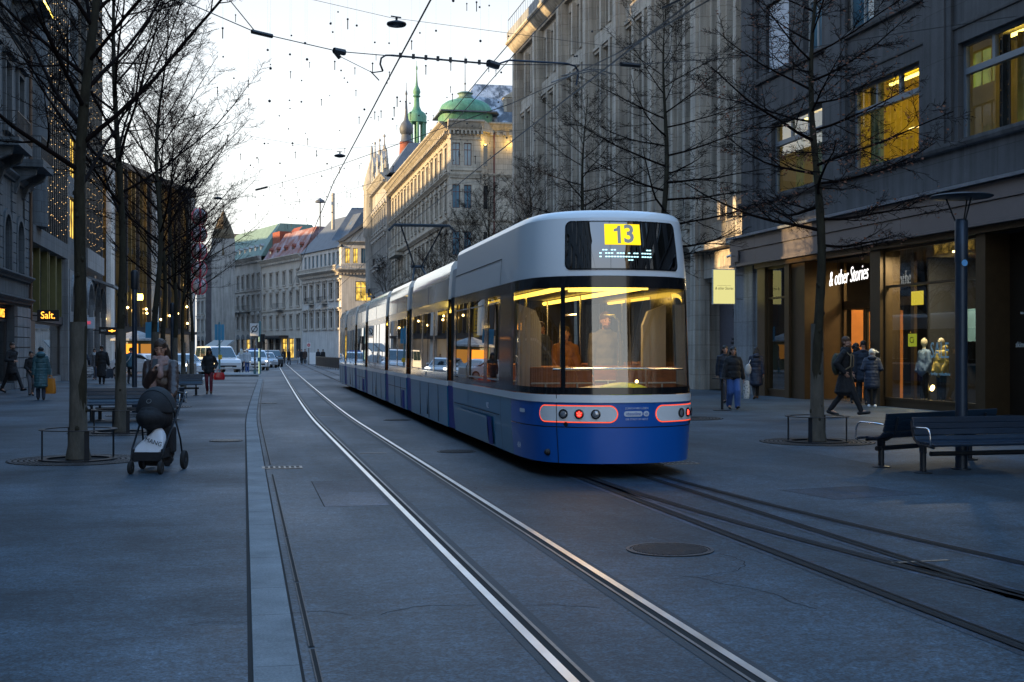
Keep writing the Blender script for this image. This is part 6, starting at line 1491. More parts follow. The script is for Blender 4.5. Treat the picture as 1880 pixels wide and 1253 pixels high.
# articulated sections ahead of the tail
SEC=[(8.0,13.9),(14.9,19.35),(20.3,26.4),(27.4,31.3),(32.3,37.0),(38.4,42.0)]
def sec_prof(sg,kind):
    return None
def box_side(name,m,par,y0,y1,z0,z1,x0,x1,th=0.03,sm=False):
    for sg in (-1,1):
        mb=MB(); mb.add([(sg*x0,y0,z0),(sg*x0,y1,z0),(sg*x1,y1,z1),(sg*x1,y0,z1),(sg*(x0-th),y0,z0),(sg*(x0-th),y1,z0),(sg*(x1-th),y1,z1),(sg*(x1-th),y0,z1)],[(0,1,2,3),(4,7,6,5),(0,3,7,4),(1,5,6,2),(0,4,5,1),(3,2,6,7)]); o=mb.build(name,m,par,sm)
    return o
HW=1.17
prev=7.2
for i,(y0,y1) in enumerate(SEC):
    # white cant rail and roof fairing
    mb=MB(); mb.extr_y([(-1.142,2.604),(-1.128,2.972),(-1.118,2.972),(-1.118,2.988),(-1.125,2.988),(-1.085,3.22),(-1.02,3.32),(-0.8,3.34),(0.8,3.34),(1.02,3.32),(1.085,3.22),(1.125,2.988),(1.118,2.988),(1.118,2.972),(1.128,2.972),(1.142,2.604)],y0,y1)
    sec=mb.build('car_section',M['tram_white'],TR,True,angle=25)
    k=3 if y1-y0>4.6 else 2
    if i==5: k=3
    box_side('skirt',M['tram_blue'],sec,y0,y1,0.21,0.975,HW*0.985,HW)
    box_side('white_stripe',M['tram_nosewhite'],sec,y0,y1,0.979,1.07,HW+0.01,HW+0.01)
    box_side('window_sill',M['tram_black'],sec,y0,y1,1.074,1.22,HW,HW-0.004); box_side('window_head',M['tram_black'],sec,y0,y1,2.42,2.60,HW-0.025,HW-0.028)
    n_=k; pw=(y1-y0-0.16*(n_+1))/n_
    for j in range(n_+1):
        a=y0+j*(pw+0.16); box_side('window_post',M['tram_black'],sec,a,a+0.16,1.221,2.419,HW-0.004,HW-0.025)
        if j<n_:
            for sg in (-1,1): MB().quad((sg*(HW-0.012),a+0.16,1.22),(sg*(HW-0.012),a+0.16+pw,1.22),(sg*(HW-0.033),a+0.16+pw,2.42),(sg*(HW-0.033),a+0.16,2.42)).build('window',M['glass_tram'],sec)
            box_side('window_trim',M['tram_grey'],sec,a+0.19,a+0.13+pw,1.235,1.255,HW+0.0,HW+0.0)
    if i in (1,3): 
        box_side('flap_gap',M['black'],sec,y0+0.05,y1-0.05,0.70,0.713,HW+0.003,HW+0.003); box_side('skirt_step',M['tram_joint'],sec,y0+0.5,y0+0.95,0.22,0.66,HW+0.004,HW+0.012)
    gp=1.25
    while gp<y1-y0-0.6:
        o_=box_side('skirt_gap',M['black'],sec,y0+gp,y0+gp+0.012,0.24,0.965,HW*0.99+0.004,HW+0.004); gp+=1.45
    if i in (0,2,4):
        ym=(y0+y1)/2; box_side('door_gap',M['black'],sec,ym-0.006,ym+0.006,0.30,2.42,HW*0.99+0.012,HW-0.022); box_side('door_button',M['tram_grey'],sec,ym+0.12,ym+0.2,1.12,1.2,HW+0.012,HW+0.012)
    box_side('cant_seam',M['black'],sec,y0+(y1-y0)*0.5,y0+(y1-y0)*0.5+0.012,2.62,2.97,1.146,1.132)
    # bellows and blue joint covers towards the previous section
    bl=MB(); bl.box(-1.09,1.09,prev,y0,1.08,2.62); g=bl.build('gangway_bellows',M['bellows'],TR)
    box_side('joint_skirt',M['tram_joint'],g,prev+0.02,y0-0.02,0.22,0.985,HW*0.97,HW*0.985); box_side('joint_stripe',M['tram_grey'],g,prev+0.02,y0-0.02,0.99,1.075,HW*0.985,HW*0.985)
    MB().extr_y([(-1.10,2.63),(-1.06,3.15),(-0.95,3.26),(0.95,3.26),(1.06,3.15),(1.10,2.63)],prev+0.03,y0-0.03).build('joint_hood',M['tram_grey'],g)
    mb=MB(); mb.box(-1.085,-1.065,prev,y0,0.3,1.08); prev=y1
# yellow notice in the second pane of the tail, door lights
nt=MB(); patch(nt,SY(5.15),SY(4.62),1.86,2.38,-0.02); nt.build('window_notice',glow('notice',(0.95,0.62,0.02),0.55),TR); nt=MB(); patch(nt,SY(5.2),SY(4.57),1.82,2.42,-0.026); nt.build('notice_border',M['tram_grey'],TR)
nt=MB()
for k in range(7): patch(nt,SY(5.05),SY(4.72+0.1*(k%2)),1.92+k*0.06,1.945+k*0.06,-0.016,3,1)
nt.build('notice_lettering',M['black'],TR)
# underframe, bogies: dark mass below the skirts
MB().box(-1.0,1.0,1.2,41.8,0.16,0.40).build('underframe',M['black'],TR)
for yb_ in (5.0,16.8,29.0,39.8):
    for x in (-0.48,0.48):
        for dy in (-0.9,0.9): MB().lathe([(0.001,-0.06),(0.29,-0.06),(0.29,0.06),(0.001,0.06)],(x,yb_+dy,0.305),24,Matrix.Rotation(RAD(90),4,'Y')).build('wheel',M['iron'],TR,True)
# pantograph on the third section
g=MB(); g.tube([(-0.35,20.9,3.35),(-0.10,22.2,4.15)],0.035,6).tube([(0.35,20.9,3.35),(0.10,22.2,4.15)],0.035,6).tube([(-0.10,22.2,4.15),(-0.62,21.2,5.28)],0.026,6).tube([(0.10,22.2,4.15),(0.62,21.2,5.28)],0.026,6).tube([(-0.2,22.2,4.15),(0.2,22.2,4.15)],0.05,6)
pn=g.build('pantograph',M['dark_metal'],TR,True)
MB().tube([(-0.98,21.2,5.12),(-0.8,21.2,5.3),(0.8,21.2,5.3),(0.98,21.2,5.12)],0.04,6).tube([(-0.8,21.5,5.3),(0.8,21.5,5.3)],0.03,6).build('pan_head',M['dark_metal'],pn,True)
MB().box(-0.4,0.4,20.6,22.0,3.33,3.42).build('pan_base',M['lamp_metal'],pn)
# passengers as dark figures behind the tail window (things of their own are built with the people)
lamp_in('tram_lamp',(4.72+0.05,15.42+1.6,2.50),26,0.5,(1,0.62,0.25)); lamp_in('tram_lamp',(4.8,15.42+5.0,2.52),40,0.8,(1,0.62,0.25))
# ------------------------------------------------------------------ overhead line, span wires, hanging lamps, light drops
def cable(pts,r,label,name='overhead_wire',cat='wire',group='overhead wires across and along the street',sag=0.0,n=5):
    P=[]
    for a,c in zip(pts,pts[1:]):
        a,c=V(a),V(c); k=8
        for i in range(k): t=i/k; q=a.lerp(c,t); q.z-=sag*4*t*(1-t)*(c-a).length; P.append(q)
    P.append(V(pts[-1]))
    o=MB().tube(P,r,n).build(name,M['wire'])
    return tag(o,label,cat,group)
cable([(2.07+drift(y),y,5.62) for y in (-10,10,18.2,30,45,60,80,110,150)],0.011,'single contact wire above the two shiny rails',sag=0.0004)
cable([(4.66+drift(y),y,5.36) for y in (-10,10,22,36.6)]+[(4.66+drift(y),y,5.36) for y in (45,60,80,110,150)],0.011,'contact wire above the tram roof and pantograph')
cable([(4.60+drift(y),y,7.08) for y in (-10,12,23.6,40,60,90,140)],0.009,'inner feeder cable of the pair high over the tram')
cable([(4.86+drift(y),y,7.08) for y in (-10,12,23.6,40,60,90,140)],0.009,'outer feeder cable of the pair high over the tram')
def on_line(px,py,A,B):
    """point seen at a pixel on the vertical plane through ground points A and B"""
    t=(px-CXP)/FPX; dx,dy=math.sin(YAW)+t*math.cos(YAW), math.cos(YAW)-t*math.sin(YAW)
    ex,ey=B[0]-A[0],B[1]-A[1]; den=dx*ey-dy*ex; d=(A[0]*ey-A[1]*ex)/den
    return at_depth(px,py,d)
A1,B1=(2.07,18.25),(18.5,27.2)
sp=[on_line(x,y,A1,B1) for x,y in ((182,31-5),(470,60),(622,95),(905,119),(1156,120),(1400,102),(1655,61),(1868,30))]
sp[0]=V((-9.4,11.95,8.3))
cable(sp,0.007,'first span wire crossing the whole street from the trees to the shop building')
cable([on_line(470,60,A1,B1),on_line(385,0,A1,B1)+V((-0.4,0,0.8)),V((-9.4,6,10))],0.007,'stay wire joining the first span wire above the trees')
# insulators and clamps on the first span
mb=MB()
for (x0,y0,x1,y1,r) in ((462,58,500,67,0.03),(613,93,633,97,0.045),(616,97,624,107,0.03),(1140,118,1173,121,0.04),(896,116,914,122,0.06)): mb.tube([on_line(x0,y0,A1,B1),on_line(x1,y1,A1,B1)],r,6)
tag(mb.build('insulator',M['wire']),'black insulators and clamps threaded on the first span wire','insulator')
r=empty('pull_off_arm',on_line(800,111,A1,B1),0,'curved pull-off tube under the first span wire, reaching over the left track','pull-off arm','curved pull-off tubes of the overhead line')
o=r.location.copy(); J=lambda x,y:on_line(x,y,A1,B1)-o
MB().tube([J(703,131),J(698,118),J(700,107),J(708,102),J(720,102),J(905,118)],0.014,6).build('tube',M['wire'],r,True); 
MB().tube([J(703,131),J(682,134)],0.009,5).tube([J(680,131),J(696,148)],0.009,5).tube([J(622,103),J(680,132)],0.005,4).build('stay',M['wire'],r)
mb=MB()
for x in (735,759,782,804,827,855,880): q=J(x,102+(x-720)*0.0865); mb.box(q.x-0.02,q.x+0.02,q.y-0.02,q.y+0.02,q.z-0.025,q.z+0.045)
mb.build('clip',M['wire'],r)
r=empty('pull_off_arm',on_line(1000,116,A1,B1),0,'curved blue grey pull-off tube over the right track, in front of the pillars','pull-off arm','curved pull-off tubes of the overhead line')
o=r.location.copy()
MB().tube([J(914,118),J(935,111),J(1040,117),J(1056,122),J(1062,132),J(1058,157)],0.016,6).build('tube',M['lamp_metal'],r,True)
MB().tube([J(1012,152),J(1050,138),J(1090,130),J(1112,138)],0.010,6).tube([J(1030,140),J(1085,127),J(1105,129),J(1122,136)],0.010,6).build('cross_tube',M['steel_worn'],r,True)
A2,B2=(0,38),(1,38)
cable([V((-9.4,38,13.2)),on_line(575,0,A2,B2),on_line(718,33,A2,B2),on_line(940,62,A2,B2),on_line(1130,87,A2,B2),V((18.3,38.6,11.2))],0.007,'second span wire carrying the nearest hanging street lamp')
A3,B3=(0,66),(1,66)
cable([V((-9,66,15)),on_line(440,247,A3,B3),on_line(600,275,A3,B3),on_line(700,268,A3,B3),V((18.4,66,14))],0.008,'third span wire with the middle hanging street lamp')
A4,B4=(0,84),(1,84)
cable([V((-9,84,13)),on_line(400,357,A4,B4),on_line(470,362,A4,B4),on_line(560,372,A4,B4),V((18.4,84,13.5))],0.008,'far span wire with the smallest hanging street lamp')
cable([at_depth(1306,-2,12.9),at_depth(1130,100,16),at_depth(1012,157,20),at_depth(940,190,23.5),at_depth(600,312,44),at_depth(470,349,60)],0.009,'long cable running slantwise from the shop building to far over the trees')
tag(MB().tube([at_depth(490,344,57),at_depth(470,349,60)],0.05,6).build('insulator',M['wire']),'dark insulator at the far end of the slanting cable','insulator')
cable([at_depth(455,385,75),at_depth(600,362,60),at_depth(705,330,48)],0.008,'thin wire sagging before the white corner house')
cable([at_depth(1248,0,13.4),at_depth(1216,15,13.7)],0.012,'short wire stub at the top above the pillared building')
def hang_lamp(px,py,d,label):
    q=at_depth(px,py,d); r=empty('hanging_lamp',q,0,label,'hanging lamp','flat street lamps hanging on span wires')
    MB().lathe([(0.02,0.10),(0.10,0.085),(0.29,0.02),(0.30,-0.02),(0.27,-0.06),(0.12,-0.10),(0.02,-0.11)],n=28).build('lamp_shade',M['dark_metal'],r,True)
    MB().tube([(0,0,0.09),(0,0,0.2)],0.035,8).tube([(-0.17,0,0.22),(0.14,0,0.19)],0.022,6).build('hanger',M['dark_metal'],r)
hang_lamp(728,44,38,'nearest flat street lamp hanging over the shiny rails')
hang_lamp(624,286,66,'middle flat street lamp hanging before the white sky')
hang_lamp(400,364,84,'small far flat street lamp hanging beside the trees')
# Christmas light drops over the street: ball on a thread, some with a hanging rod
rg=random.Random(21)
bm_=MB(); bm_.ell((0,0,0),0.030,n=8,m=6); bm_.tube([(0,0,0.03),(0,0,1.6)],0.0010,3,caps=False); ball_me=bm_.mesh('light_ball',M['wire'])
bm_=MB(); bm_.ell((0,0,0),0.027,n=8,m=6); bm_.tube([(0,0,-0.02),(0,0,-0.24)],0.012,5); bm_.tube([(0,0,0.03),(0,0,1.6)],0.0010,3,caps=False); rod_me=bm_.mesh('light_rod',M['wire'])
n1=0
def drop(px,py,d,rod,sc=1.0):
    q=at_depth(px,py,d); o=link('light_drop',rod_me if rod else ball_me,None,q); o.scale=(sc,sc,sc)
    tag(o,'tiny dark light rod hanging on a thread over the street' if rod else 'tiny dark light ball hanging on a thread over the street','light drop','light rods strung above the street' if rod else 'light balls strung above the street')
cnt=0
while cnt<270:
    d=rg.uniform(26,95)**1.0; px=rg.uniform(395,940); z=rg.uniform(7.3,13.2); py=HZ-(z-CAMZ)/d*FPX
    if not(-20<py<430): continue
    edge=430+ (py<300)*0
    q=at_depth(px,py,d)
    if not(-7<q.x<17): continue
    # keep to the open air in front of the facades
    drop(px,py,d,rg.random()<0.36,rg.uniform(0.85,1.15)); cnt+=1
M['drop_pale']=mat('drop_pale',(0.8,0.78,0.7),0.3)
for k in range(16):
    d=rg.uniform(28,60); px=rg.uniform(950,1190); z=rg.uniform(6.5,11); py=HZ-(z-CAMZ)/d*FPX
    q=at_depth(px,py,d)
    if q.x<17 and py>-10: drop(px,py,d,False,0.9)

# ------------------------------------------------------------------ vehicles
M['car_white']=mat('car_white',(0.70,0.72,0.75),0.25,coat=0.6); M['car_dark']=mat('car_dark',(0.03,0.034,0.04),0.25,coat=0.6); M['car_silver']=mat('car_silver',(0.35,0.38,0.42),0.25,0.4,coat=0.5)
M['car_glass']=pane_mat('car_glass',(0.02,0.035,0.045),0.03); M['headlight']=glow('headlight',(1.0,0.93,0.75),6.0); M['taillamp']=mat('taillamp',(0.4,0.02,0.02),0.2)
M['headlight_off']=mat('headlight_off',(0.55,0.58,0.6),0.15,0.3)
def vehicle(name,loc,rz,label,cat,paint,L,Wd,prof,roofp,lights=True,group=None,extra=None):
    """prof: side outline (y along length, front at -L/2, z); roofp: greenhouse outline"""
    r=empty(name,loc,rz,label,cat,group); hw=Wd/2
    def loft(out,w0,w1,zlo,zhi):
        mb=MB(); n_=len(out)
        ring=lambda f,ins:[(f*(hw*(w0+(w1-w0)*max(0,min(1,(z-zlo)/(zhi-zlo))))-ins*f*0),y,z) for y,z in out]
        a=ring(-1,0); c=ring(1,0); mb.add(a+c,[(i,(i+1)%n_,n_+(i+1)%n_,n_+i) for i in range(n_)]+[tuple(reversed(range(n_))),tuple(range(n_,2*n_))]); return mb
    zl=min(z for y,z in prof); zh=max(z for y,z in prof)
    loft(prof,1.0,0.97,zl,zh).build('body',paint,r,True,0.05,angle=30)
    zh2=max(z for y,z in roofp); zl2=min(z for y,z in roofp)
    cab=loft(roofp,0.965,0.80,zl2,zh2).build('cabin',paint,r,True,0.04,angle=30)
    # side and end glass follow the cabin outline, set just proud
    ys=sorted(roofp,key=lambda p:p[0]); top=[p for p in roofp if p[1]>zh2-0.12]; bot=[p for p in roofp if p[1]<zl2+0.02]
    yb0,yb1=min(p[0] for p in bot),max(p[0] for p in bot); yt0,yt1=min(p[0] for p in top),max(p[0] for p in top)
    zA,zB=zl2+0.05,zh2-0.10
    wz=lambda z: hw*(0.965+(0.80-0.965)*(z-zl2)/(zh2-zl2))+0.012
    for f in (-1,1):
        k=2 if yt1-yt0<2.2 else 3; ta=[yt0+0.02+(yt1-yt0-0.04)*i/k for i in range(k+1)]; ba=[yb0+0.22+(yb1-yb0-0.4)*i/k for i in range(k+1)]
        for i in range(k):
            MB().quad((f*wz(zA),ba[i]+0.04,zA),(f*wz(zA),ba[i+1]-0.04,zA),(f*wz(zB),ta[i+1]-0.04,zB),(f*wz(zB),ta[i]+0.04,zB)).build('side_window',M['car_glass'],r)
    for (yb,yt,s_,nm) in ((yb0,yt0,-1,'windscreen'),(yb1,yt1,1,'rear_window')):
        y_a=yb+(yt-yb)*(zA-zl2)/(zh2-zl2); y_b=yb+(yt-yb)*(zB-zl2)/(zh2-zl2); o_=0.022*s_
        MB().quad((-wz(zA)+0.1,y_a+o_,zA),(wz(zA)-0.1,y_a+o_,zA),(wz(zB)-0.1,y_b+o_,zB),(-wz(zB)+0.1,y_b+o_,zB)).build(nm,M['car_glass'],r)
    for f in (-1,1):
        for y_ in (-L*0.31,L*0.30):
            Mx=Matrix.Rotation(RAD(90),4,'Y'); w_=MB().lathe([(0.18,-0.1),(0.31,-0.1),(0.33,-0.06),(0.33,0.06),(0.31,0.1),(0.18,0.1)],(f*(hw-0.09),y_,0.33),20,Mx).build('wheel',M['rubber'],r,True)
            MB().lathe([(0.001,-0.102),(0.2,-0.102),(0.2,0.102),(0.001,0.102)],(f*(hw-0.09),y_,0.33),16,Mx).build('rim',M['car_silver'],w_)
        MB().ell((f*(hw-0.28),-L/2+0.04,0.72),(0.17,0.06,0.09)).build('headlight',M['headlight'] if lights else M['headlight_off'],r,True); MB().box(f*(hw-0.26)-0.1,f*(hw-0.26)+0.1,L/2-0.03,L/2+0.012,0.75,1.0).build('rear_light',M['taillamp'],r)
        MB().ell((f*(hw+0.1),yb0+0.35,zl2+0.1),(0.11,0.06,0.08)).build('mirror',paint,r,True)
    MB().box(-hw*0.6,hw*0.6,-L/2-0.012,-L/2+0.1,0.45,0.66).build('grille',M['black'],r); MB().box(-0.26,0.26,-L/2-0.025,-L/2,0.38,0.48).build('number_plate',M['white'],r)
    if extra: extra(r)
    return r
vanp=[(-2.45,0.3),(-2.47,0.75),(-2.35,0.98),(-1.55,1.12),(2.4,1.12),(2.45,0.9),(2.45,0.3)]; vanr=[(-1.62,1.10),(-0.85,1.86),(-0.6,1.92),(2.25,1.92),(2.38,1.8),(2.42,1.10)]
carp=[(-2.15,0.28),(-2.18,0.62),(-2.0,0.80),(-1.1,0.92),(1.6,0.95),(2.1,0.88),(2.15,0.3)]; carr=[(-1.2,0.90),(-0.45,1.38),(-0.2,1.44),(0.9,1.42),(1.75,0.93)]
suvp=[(-2.2,0.3),(-2.22,0.75),(-2.05,0.95),(-1.0,1.05),(2.1,1.08),(2.2,0.95),(2.2,0.3)]; suvr=[(-1.1,1.03),(-0.5,1.56),(-0.25,1.64),(1.6,1.64),(2.05,1.06)]
q=at_depth(399,690,90); vehicle('van',(q.x,q.y,0),RAD(19),'white van with dark side windows stopped beyond the woman with the red bag','van',M['car_white'],4.9,1.95,vanp,vanr,False)
def police(r):
    MB().box(-0.5,0.5,0.1,0.35,1.645,1.76).build('light_bar',mat('bar_blue',(0.03,0.10,0.35),0.3),r,bevel=0.02)
    for f in (-1,1): MB().box(f*0.935-0.006,f*0.935+0.006,-1.6,1.7,0.62,0.82).build('side_stripe',mat('stripe_orange',(0.6,0.16,0.04),0.5),r)
q=at_depth(468,690,103); vehicle('car',(q.x,q.y,0),RAD(6),'white car with a roof light bar and lit headlamps behind the two people in white','car',M['car_white'],4.4,1.85,suvp,suvr,True,extra=police)
q=at_depth(486,690,118); vehicle('car',(q.x,q.y,0),RAD(8),'pale car queuing behind the white car with the light bar','car',M['car_silver'],4.3,1.8,carp,carr,False)
q=at_depth(499,690,124); vehicle('car',(q.x,q.y,0),RAD(5),'black car at the end of the queue near the far shops','car',M['car_dark'],4.3,1.8,suvp,suvr,False)
q=at_depth(333,690,80); vehicle('car',(q.x,q.y,0),RAD(24),'white car with one bright headlamp half hidden by the tree trunks','car',M['car_white'],4.3,1.8,carp,carr,True)
q=at_depth(262,690,78); vehicle('car',(q.x,q.y,0),RAD(60),'white car with a coloured stripe seen behind the lamp post','car',M['car_white'],4.3,1.8,carp,carr,False,extra=lambda r: MB().box(0.905,0.915,-1.4,1.4,0.6,0.75).build('side_stripe',mat('stripe_yellow',(0.6,0.45,0.05),0.5),r))

# ------------------------------------------------------------------ signs, signals, fence, refuge
M['post_teal']=mat('post_teal',(0.10,0.22,0.26),0.45,0.3); M['sign_back']=mat('sign_back',(0.05,0.26,0.42),0.5)
def post(px,d,label,top_px,name='sign_post',cat='sign',r=0.05,m='post_teal'):
    q=at_depth(px,690,d); z1=CAMZ-(top_px-HZ)/FPX*d; o=empty(name,(q.x,q.y,0),-YAW,label,cat); MB().tube([(0,0,0),(0,0,z1)],r,10).build('post',M[m],o,True); return o,(lambda y:CAMZ-(y-HZ)/FPX*d),(lambda w_:w_/FPX*d)
o,Z,Wp=post(477,88,'post with an end of zone sign, black ring and slash on white, at the crossing',590,r=0.09)
MB().box(Wp(-17),Wp(-1),-0.16,-0.12,Z(617),Z(594)).build('sign_plate',M['white'],o)
cx_,cz_=Wp(-9),Z(604.5); mb=MB(); mb.lathe([(0.17,-0.004),(0.17,0.004),(0.225,0.004),(0.225,-0.004)],(cx_,-0.165,cz_),24,Matrix.Rotation(RAD(90),4,'X'),caps=False); mb.build('sign_ring',M['black'],o)
MB().box(-0.36,0.36,-0.012,0.0,-0.025,0.025,Matrix.Translation((cx_,-0.168,cz_))@Matrix.Rotation(RAD(-55),4,'Y')).build('sign_slash',M['black'],o)
for (z0,z1,x0,x1) in ((628,614,2,9),(640,628,-4,4)): MB().box(Wp(x0),Wp(x1),-0.12,0.12,Z(z0),Z(z1)).build('signal_head',M['dark_metal'],o)
MB().box(Wp(-3),Wp(2),-0.22,-0.12,Z(664),Z(657)).build('call_box',M['post_teal'],o)
o,Z,Wp=post(403,86,'post with a tall blue sign panel seen from behind and a yellow push button',592,r=0.07)
for x0,x1 in ((-8,-3),(-2,3),(4,9)): MB().box(Wp(x0),Wp(x1),-0.12,-0.05,Z(625),Z(596)).build('sign_panel',M['sign_back'],o)
MB().box(Wp(-1),Wp(5),-0.2,-0.05,Z(660),Z(652)).build('push_button',mat('yellow_box',(0.7,0.42,0.02),0.5),o)
o,Z,Wp=post(279,70,'blue sign panel on a post among the bare trees',590,r=0.05); MB().box(Wp(-11),Wp(-1),-0.1,-0.04,Z(621),Z(592)).box(Wp(4),Wp(13),-0.1,-0.04,Z(619),Z(592)).build('sign_panel',M['sign_back'],o)
o,Z,Wp=post(468,80,'slim grey pole standing at the end of the granite kerb',634,'bollard','pole',0.05,'steel_worn'); MB().tube([(0,0,0.0),(0,0,0.42)],0.09,10).build('sleeve',M['post_teal'],o,True); MB().ell((0,0,Z(660)),(0.08,0.08,0.1)).build('signal_box',M['steel_worn'],o)
o,Z,Wp=post(567,140,'square no entry sign far off by the lit shops',628,r=0.05,m='steel_worn'); MB().box(-0.22,0.22,-0.1,-0.06,Z(639),Z(629)).build('sign_plate',M['white'],o); mb=MB(); mb.lathe([(0.001,0),(0.18,0),(0.18,0.01),(0.001,0.01)],(0,-0.1,Z(634)),20,Matrix.Rotation(RAD(90),4,'X')); mb.build('sign_disc',mat('sign_red',(0.5,0.02,0.04),0.4),o); MB().box(-0.12,0.12,-0.118,-0.111,Z(634)-0.035,Z(634)+0.035).build('sign_bar',M['white'],o)
o,Z,Wp=post(492,100,'thin pale pole beside the queue of cars',626,'pole','pole',0.035,'steel_worn'); MB().tube([(0,0,2.0),(0.0,0,2.25)],0.06,8).build('cap',M['steel_worn'],o)
# raised refuge with kerb under the signal posts
mb=MB(); mb.add([(-6,79.6,0),(0.9,79.6,0),(0.9,88,0),(-6,88,0),(-6,79.6,0.13),(0.9,79.6,0.13),(0.9,88,0.13),(-6,88,0.13)],[(4,5,6,7),(0,1,5,4),(1,2,6,5),(2,3,7,6),(3,0,4,7)]); tag(mb.build('traffic_island_pavement',M['granite']),kind='structure')
a=on_ground(580,674); c=on_ground(622,680); 
r=empty('fence',(a.x,a.y,0),math.atan2(c.y-a.y,c.x-a.x),'low dark railing at the stop beyond the far end of the tram','fence'); Ln=(c-a).length+3
mb=MB(); mb.box(0,Ln,-0.02,0.02,0.98,1.03); mb.box(0,Ln,-0.02,0.02,0.12,0.16); mb.build('rail',M['dark_metal'],r); mb=MB()
for i in range(int(Ln/0.14)): mb.box(i*0.14,i*0.14+0.045,-0.012,0.012,0.16,0.98)
mb.build('bar',M['dark_metal'],r); 
for i in range(int(Ln/2)+1): MB().box(i*2-0.03,i*2+0.03,-0.03,0.03,0,1.05).build('post',M['dark_metal'],r)
# stall awning, litter bin, A-board
q=at_depth(392,640,120); r=empty('market_awning',(q.x,q.y,0),-YAW,'white sloping awning of a stall behind the van','awning'); MB().add([(-1.3,0,1.75),(1.1,0,1.75),(1.7,1.4,2.6),(-0.3,1.4,2.6)],[(0,1,2,3)]).build('canopy',M['frame_pale'],r)
for x in (-1.2,0.0,1.0): MB().tube([(x,0,0),(x,0,1.75),(x+0.6,1.35,2.55)],0.04,6).build('pole',M['dark_metal'],r)
MB().box(-1.1,1.1,0.5,1.3,0,0.9).build('counter',M['car_dark'],r)
q=on_ground(352,703); r=empty('litter_bin',(q.x,q.y,0),0.3,'upright steel litter bin beside the small far bench','litter bin'); MB().box(-0.2,0.2,-0.18,0.18,0.08,1.0).build('body',M['steel'],r,bevel=0.02); MB().add([(-0.2,-0.18,1.002),(0.2,-0.18,1.002),(0.2,0.18,1.2),(-0.2,0.18,1.2),(-0.2,0.18,1.002),(0.2,0.18,1.002)],[(0,1,2,3),(3,2,5,4),(0,3,4),(1,5,2)]).build('hood',M['steel_worn'],r); MB().box(-0.15,0.15,-0.12,0.12,0,0.08).build('foot',M['dark_metal'],r)
q=on_ground(573,669); r=empty('sandwich_board',(q.x,q.y,0),0.1,'white sandwich board standing before the far shops','board'); MB().add([(-0.5,-0.3,0),(0.5,-0.3,0),(0.5,0,1.35),(-0.5,0,1.35)],[(0,1,2,3)]).build('front_panel',M['white'],r); MB().add([(-0.5,0.3,0),(0.5,0.3,0),(0.5,0.01,1.35),(-0.5,0.01,1.35)],[(0,1,2,3)]).build('back_panel',M['white'],r)
q=on_ground(1333,752); r=empty('tall_table',(q.x-0.35,q.y-0.6,0),0,'slim dark round standing table beside the tram tail','table'); MB().lathe([(0.02,0.86),(0.28,0.86),(0.28,0.885),(0.02,0.885)],n=24).build('table_top',M['dark_metal'],r); MB().tube([(0,0,0.02),(0,0,0.86)],0.035,10).build('leg',M['dark_metal'],r,True); MB().lathe([(0.24,0),(0.24,0.015),(0.03,0.03)],n=24).build('foot',M['dark_metal'],r)
# ------------------------------------------------------------------ people
M['skin']=mat('skin',(0.46,0.25,0.17),0.55,var=0.08,vs=12); M['skin_dark']=mat('skin_dark',(0.20,0.10,0.06),0.55)
M['eye']=mat('eye',(0.015,0.012,0.01),0.25); M['lip']=mat('lip',(0.34,0.10,0.09),0.5); M['brow']=mat('brow',(0.03,0.018,0.012),0.8)
def cloth(name,c,quilt=0.0,rough=0.8,coat=0.0):
    m=mat(name,c,rough,var=0.15,vs=7,bump=0.25,bs=22,coat=coat)
    if quilt:
        n=m.node_tree.nodes; l=m.node_tree.links; b=n['Principled BSDF']; tc=n.new('ShaderNodeTexCoord')
        wv=n.new('ShaderNodeTexWave'); wv.bands_direction='Z'; wv.inputs['Scale'].default_value=3.6; wv.inputs['Distortion'].default_value=0.7; wv.inputs['Detail'].default_value=1; l.new(tc.outputs['Object'],wv.inputs['Vector'])
        bp=n.new('ShaderNodeBump'); bp.inputs['Strength'].default_value=quilt*0.5; bp.inputs['Distance'].default_value=0.03; l.new(wv.outputs['Fac'],bp.inputs['Height']); l.new(bp.outputs['Normal'],b.inputs['Normal'])
    return m
HAIR={'brown':mat('hair_brown',(0.045,0.024,0.014),0.55,var=0.3,vs=20,stretch=(6,6,0.6)),'black':mat('hair_black',(0.010,0.009,0.009),0.5),'blonde':mat('hair_blonde',(0.62,0.58,0.50),0.5,var=0.15,vs=20,stretch=(6,6,0.6)),'ginger':mat('hair_ginger',(0.085,0.036,0.016),0.6,var=0.3,vs=20)}
def ik(a,b,l1,l2,bend):
    d=b-a; L=min(d.length,(l1+l2)*0.999); t=d.normalized(); b2=a+t*L
    x=(l1*l1-l2*l2+L*L)/(2*L); h_=math.sqrt(max(0,l1*l1-x*x)); n_=(bend-t*bend.dot(t)); n_=n_.normalized() if n_.length>1e-6 else V((0,1,0))
    return a+t*x+n_*h_, b2
